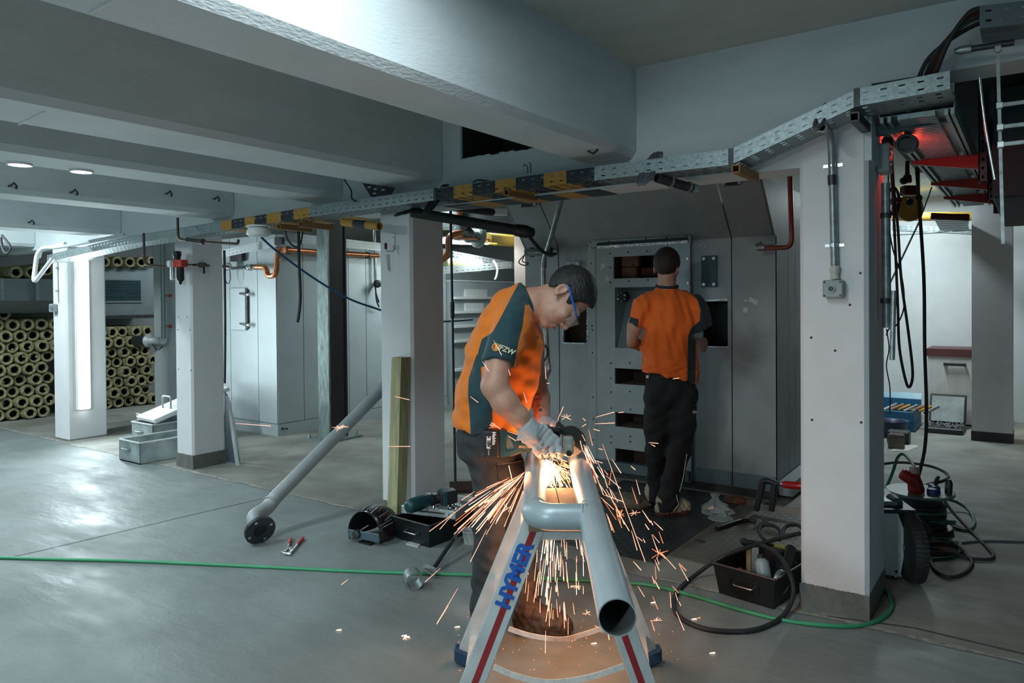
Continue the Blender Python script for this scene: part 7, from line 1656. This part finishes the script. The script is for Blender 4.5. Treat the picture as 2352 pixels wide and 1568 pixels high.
t = 3.25; kn = [W(1274, 974, t), W(1288, 992, t-.02)]; fing = []
for i in range(4):
    u = i/3; k0 = W(1270+4*u, 978+u*16, t); ln = (1, 1.1, 1.02, .82)[i]
    fing.append([k0, W(1280+3*u, 980+u*15, t-.05), W(1282+3*u, 986+u*13, t-.085), W(1270, 990+u*10, t-.095)])
hand(w1, W(1251, 975, 3.29), W(1258, 982, 3.275), W(1270, 986, 3.255), .085, kn, fing, [W(1262, 978, 3.25), W(1272, 974, 3.21), W(1282, 976, 3.19), W(1290, 980, 3.18)])
# forearm tattoo
l_, n_ = on_front(1228, 914, w1, 2.75)
M_TAT = mat('tattoo_ink', (.08, .06, .06), .6)
for s_, x, y, z_ in (('Mai', 1234, 906, .017), ('23012', 1236, 917, .0125)):
    l_, n_ = on_front(x, y, w1, 2.75); tt = V(RIGHT-DOWN*.1); tt = (tt-n_*tt.dot(n_)).normalized(); text(s_, z_, l_+n_*.001, tt, n_.cross(tt), M_TAT, w1, name='tattoo', ext=.0006)
q = MB()
for x, y, r in ((1241, 941, .009), (1234, 933, .0035), (1238, 930, .0035), (1243, 930, .0035), (1248, 933, .0035)):
    l_, n_ = on_front(x, y, w1, 2.75); q.lathe(l_-n_*.001, n_, [(0, r), (.002, r*.9)], 12)
q.build('tattoo', M_TAT, parent=w1)
# ---------------------------------------------------------------- worker standing at the furnace, seen from behind
feet2 = ZP(1535, 1180); TB = 5.05
eu2 = uv*.985+rv*.02-fv*.1; ef2 = fv*.90+rv*.42; ef2 = ef2-eu2*(ef2@eu2)/(eu2@eu2); eu2 /= np.linalg.norm(eu2); ef2 /= np.linalg.norm(ef2); es2 = np.cross(eu2, ef2)
hc2 = W(1530, 616, TB)
Fb = Field(*bounds([W(1425, 560, 4.85), W(1650, 830, 5.5)], .04), .0055)
Lh2, HA2 = head(Fb, hc2, es2, eu2, ef2, 1.0)
Fb.chain([(W(1534, 690, TB), .065), (W(1531, 655, TB), .058), (W(1531, 630, TB+.01), .06)], .02)
Fb.chain([(W(1536, 800, TB), .10), (W(1534, 710, TB), .10)], .03, side=rv, ratio=1.5)
Fb.chain([(W(1478, 705, TB-.01), .058), (W(1455, 752, TB-.02), .053), (W(1444, 782, TB+.0), .052), (W(1460, 792, TB+.12), .046), (W(1494, 786, TB+.28), .034)], .02)
Fb.chain([(W(1598, 708, TB-.01), .058), (W(1619, 752, TB-.02), .058), (W(1631, 783, TB-.01), .058), (W(1622, 792, TB+.10), .051), (W(1592, 786, TB+.28), .034)], .02)
# bare hands reaching into the openings
for wx, sx in ((1494, 1), (1592, -1)):
    Fb.cone(W(wx, 786, TB+.28), W(wx+sx*6, 780, TB+.36), .028, .026, .015, side=uv, ratio=1.5)
    for i in range(4): Fb.chain([(W(wx+sx*6, 770+i*7, TB+.37), .010), (W(wx+sx*8, 771+i*7, TB+.405), .009), (W(wx+sx*14, 773+i*6, TB+.425), .008)], .004)
    Fb.chain([(W(wx+sx*4, 772, TB+.31), .013), (W(wx+sx*12, 764, TB+.35), .010), (W(wx+sx*16, 766, TB+.38), .009)], .006)
w2 = fobj('person', Fb, mat('second_man_skin', (.44, .245, .175), .5, var=.1, scale=30), it=1, origin=feet2, label='dark haired man seen from behind in orange shirt and black trousers at the furnace', cat='person')  # skin tone slightly darker than the bending man's
Fh = hair_field(hc2, HA2, 1.0, .0048, .014, [-.12, -.09, -.05, -.02, 0, .022, .050, .062, .075, .1, .14], [-.06, -.075, -.062, -.02, .034, .028, -.03, .0, .05, .085, .10], 8)
fobj('hair', Fh, M_HAIR2, parent=w2, it=1)
Fbd = Field(hc2-.16, hc2+.16, .005); Fbd.ell(Lh2(0, -.085, .055), HA2, (.058, .048, .066), .01); Fbd.ell(Lh2(0, -.11, .09), HA2, (.03, .026, .028), .02)
Pq = Fbd.grid()-hc2; Fbd.D = np.maximum(Fbd.D, ((Pq@HA2[1])+.055).astype(np.float32)); Fbd.D = np.maximum(Fbd.D, (.01-(Pq@HA2[2])).astype(np.float32)); fobj('beard', Fbd, M_HAIR2, parent=w2, it=1)
lo, hi = bounds([W(1430, 640, 4.8), W(1650, 900, 5.3)], .06); Fs = Field(lo, hi, .0075)
Fs.chain([(W(1542, 885, TB), .128), (W(1540, 850, TB), .128), (W(1537, 800, TB), .128), (W(1536, 740, TB), .130), (W(1534, 700, TB), .105), (W(1532, 672, TB), .062)], .03, side=rv, ratio=1.46)
Fs.chain([(W(1505, 690, TB), .07), (W(1476, 703, TB-.01), .072), (W(1452, 756, TB-.02), .070)], .03); Fs.chain([(W(1570, 690, TB), .07), (W(1600, 706, TB-.01), .074), (W(1622, 768, TB-.02), .072)], .03)
Gs = Fs.grid(); cut_disc(Fs, Gs, W(1455, 745, TB-.02), W(1444, 782, TB)-W(1470, 715, TB-.01), .11); cut_disc(Fs, Gs, W(1619, 755, TB-.02), W(1632, 786, TB)-W(1604, 716, TB-.01), .11)
cut_disc(Fs, Gs, W(1532, 656, TB), uv, .12); Fs.clip(W(1542, 866, TB), dv-rv*.22)
Fs.warp(fold(.0042, [(rv+dv*.12, 62, 1), (rv-dv*.1+fv*.3, 95, .7), (rv*.9+dv*.3, 38, .6), (dv+rv*.4, 60, .22)], 6))
low = lambda P: .007*np.exp(-((P-W(1540, 846, TB))@dv)**2/.0012)*np.sin(((P-W(1540, 846, TB))@(dv+rv*.25))*150+np.sin(P@rv*22)*1.5); Fs.warp(low)
def cv(p): return [(1350+x/5.6, 540+y/5.6) for x, y in p]
PA = polym(cv([(860, 615), (1090, 640), (1160, 672), (1340, 760), (1410, 830), (1450, 960), (1440, 1100), (1340, 1190), (1315, 1225), (1292, 1300), (1285, 1440), (1282, 1900), (1385, 1900), (1392, 1280), (1500, 1420), (1700, 1300), (1640, 1000), (1480, 720), (1250, 560), (1000, 560)]), TB)
PBd = polym(cv([(380, 990), (510, 1000), (560, 1055), (655, 1080), (645, 1180), (380, 1180)]), TB)
PC = polym(cv([(840, 560), (1180, 560), (1180, 640), (1080, 640), (880, 632)]), TB)
def pan2(Vt):
    rel = Vt-np.array(CAM); dep = rel@fv; xx = np.stack([rel@rv/dep*TB, rel@dv/dep*TB], 1); return np.maximum(np.maximum(poly_sd(xx, PA), poly_sd(xx, PBd)), poly_sd(xx, PC))
sh2 = fobj('shirt', Fs, M_SHIRT2, parent=w2, it=3, attrs={'panel': pan2})
cn_ = W(1532, 657, TB+.0); MB().tube([V(cn_+rv*math.cos(a)*.072+fv*math.sin(a)*.07-dv*.012*math.sin(a)) for a in np.linspace(0, 2*math.pi, 29)[:-1]], .009, 8, closed=True).build('collar', mat('navy_collar', (.010, .028, .036), .8), parent=sh2)
lo, hi = bounds([W(1460, 840, 5.3), W(1620, 1190, 4.8)], .06); Ft = Field(lo, hi, .0075)
Ft.chain([(W(1540, 858, TB), .108), (W(1541, 900, TB), .115)], .03, side=rv, ratio=1.5)
Ft.chain([(W(1512, 905, TB+.02), .102), (W(1510, 980, TB+.05), .090), (W(1508, 1040, TB+.09), .074), (W(1510, 1100, TB+.14), .064), (W(1511, 1150, TB+.15), .062)], .03)
Ft.chain([(W(1568, 905, TB-.01), .100), (W(1566, 980, TB-.02), .088), (W(1558, 1040, TB-.04), .074), (W(1544, 1100, TB-.03), .068), (W(1531, 1160, TB-.02), .074)], .03)
Gt = Ft.grid(); cut_disc(Ft, Gt, W(1528, 1172, TB-.02), dv, .12); cut_disc(Ft, Gt, W(1511, 1152, TB+.15), dv, .09); Ft.clip(W(1540, 846, TB), uv-rv*.1)
Ft.warp(fold(.0030, [(dv+rv*.9, 50, 1), (dv*.6-rv*.8, 70, .8), (rv+dv*.2, 60, .8)], 12)); tr2 = fobj('trousers', Ft, M_TROU2, parent=w2, it=2)
bpy.context.view_layer.update()
def on2(x, y, ob): p = DP(x, y, 4.2)-wloc(w2); ok, l_, n_, _ = ob.ray_cast(p, ray(x, y).normalized()); return (l_+wloc(w2), n_) if ok else None
for pts in (((1577, 1042), (1572, 1070), (1569, 1092), (1564, 1112), (1560, 1128)), ((1552, 1136), (1556, 1150), (1557, 1158), (1550, 1168), (1546, 1173))):
    P = [on2(x, y, tr2) for x, y in pts]; P = [p[0]+p[1]*.004 for p in P if p]
    if len(P) > 1: MB().tube(spl(P, 4), .0032, 5).build('reflective_piping', mat('white_piping', (.75, .77, .77), .5), parent=tr2)
pp = on2(1489, 865, tr2)
if pp: MB().obox(pp[0]+pp[1]*.003, RIGHT*.012, DOWN*.010, pp[1]*.002).build('white_tag', M_WHITE, parent=tr2)
for x, y, mt_, sz in ((1594, 946, mat('tan_tool_end', (.30, .22, .16), .6), .014), (1597, 930, mat('green_tool_end', (.02, .22, .07), .5), .006)):
    pp = on2(x, y, tr2)
    if pp: MB().obox(pp[0]+pp[1]*.004, RIGHT*sz, DOWN*sz*.7, pp[1]*.008).build('pocket_tool', mt_, parent=tr2, bevel=.003)
M_SHOE = mat('cream_suede', (.42, .38, .29), .8, var=.12, scale=30)
boot(np.array(ZP(1507, 1186)), rv*.93+fv*.36, w2, 'shoe', M_SHOE, mat('dark_red_sole', (.09, .022, .02), .7), .275, up_to=W(1526, 1150, TB-.03), toe_lace=False)
boot(np.array(ZP(1503, 1162)), rv*.1+fv*.99, w2, 'shoe', M_SHOE, mat('black_sole', (.015, .015, .015), .7), .27, up_to=W(1511, 1135, TB+.17), toe_lace=False)
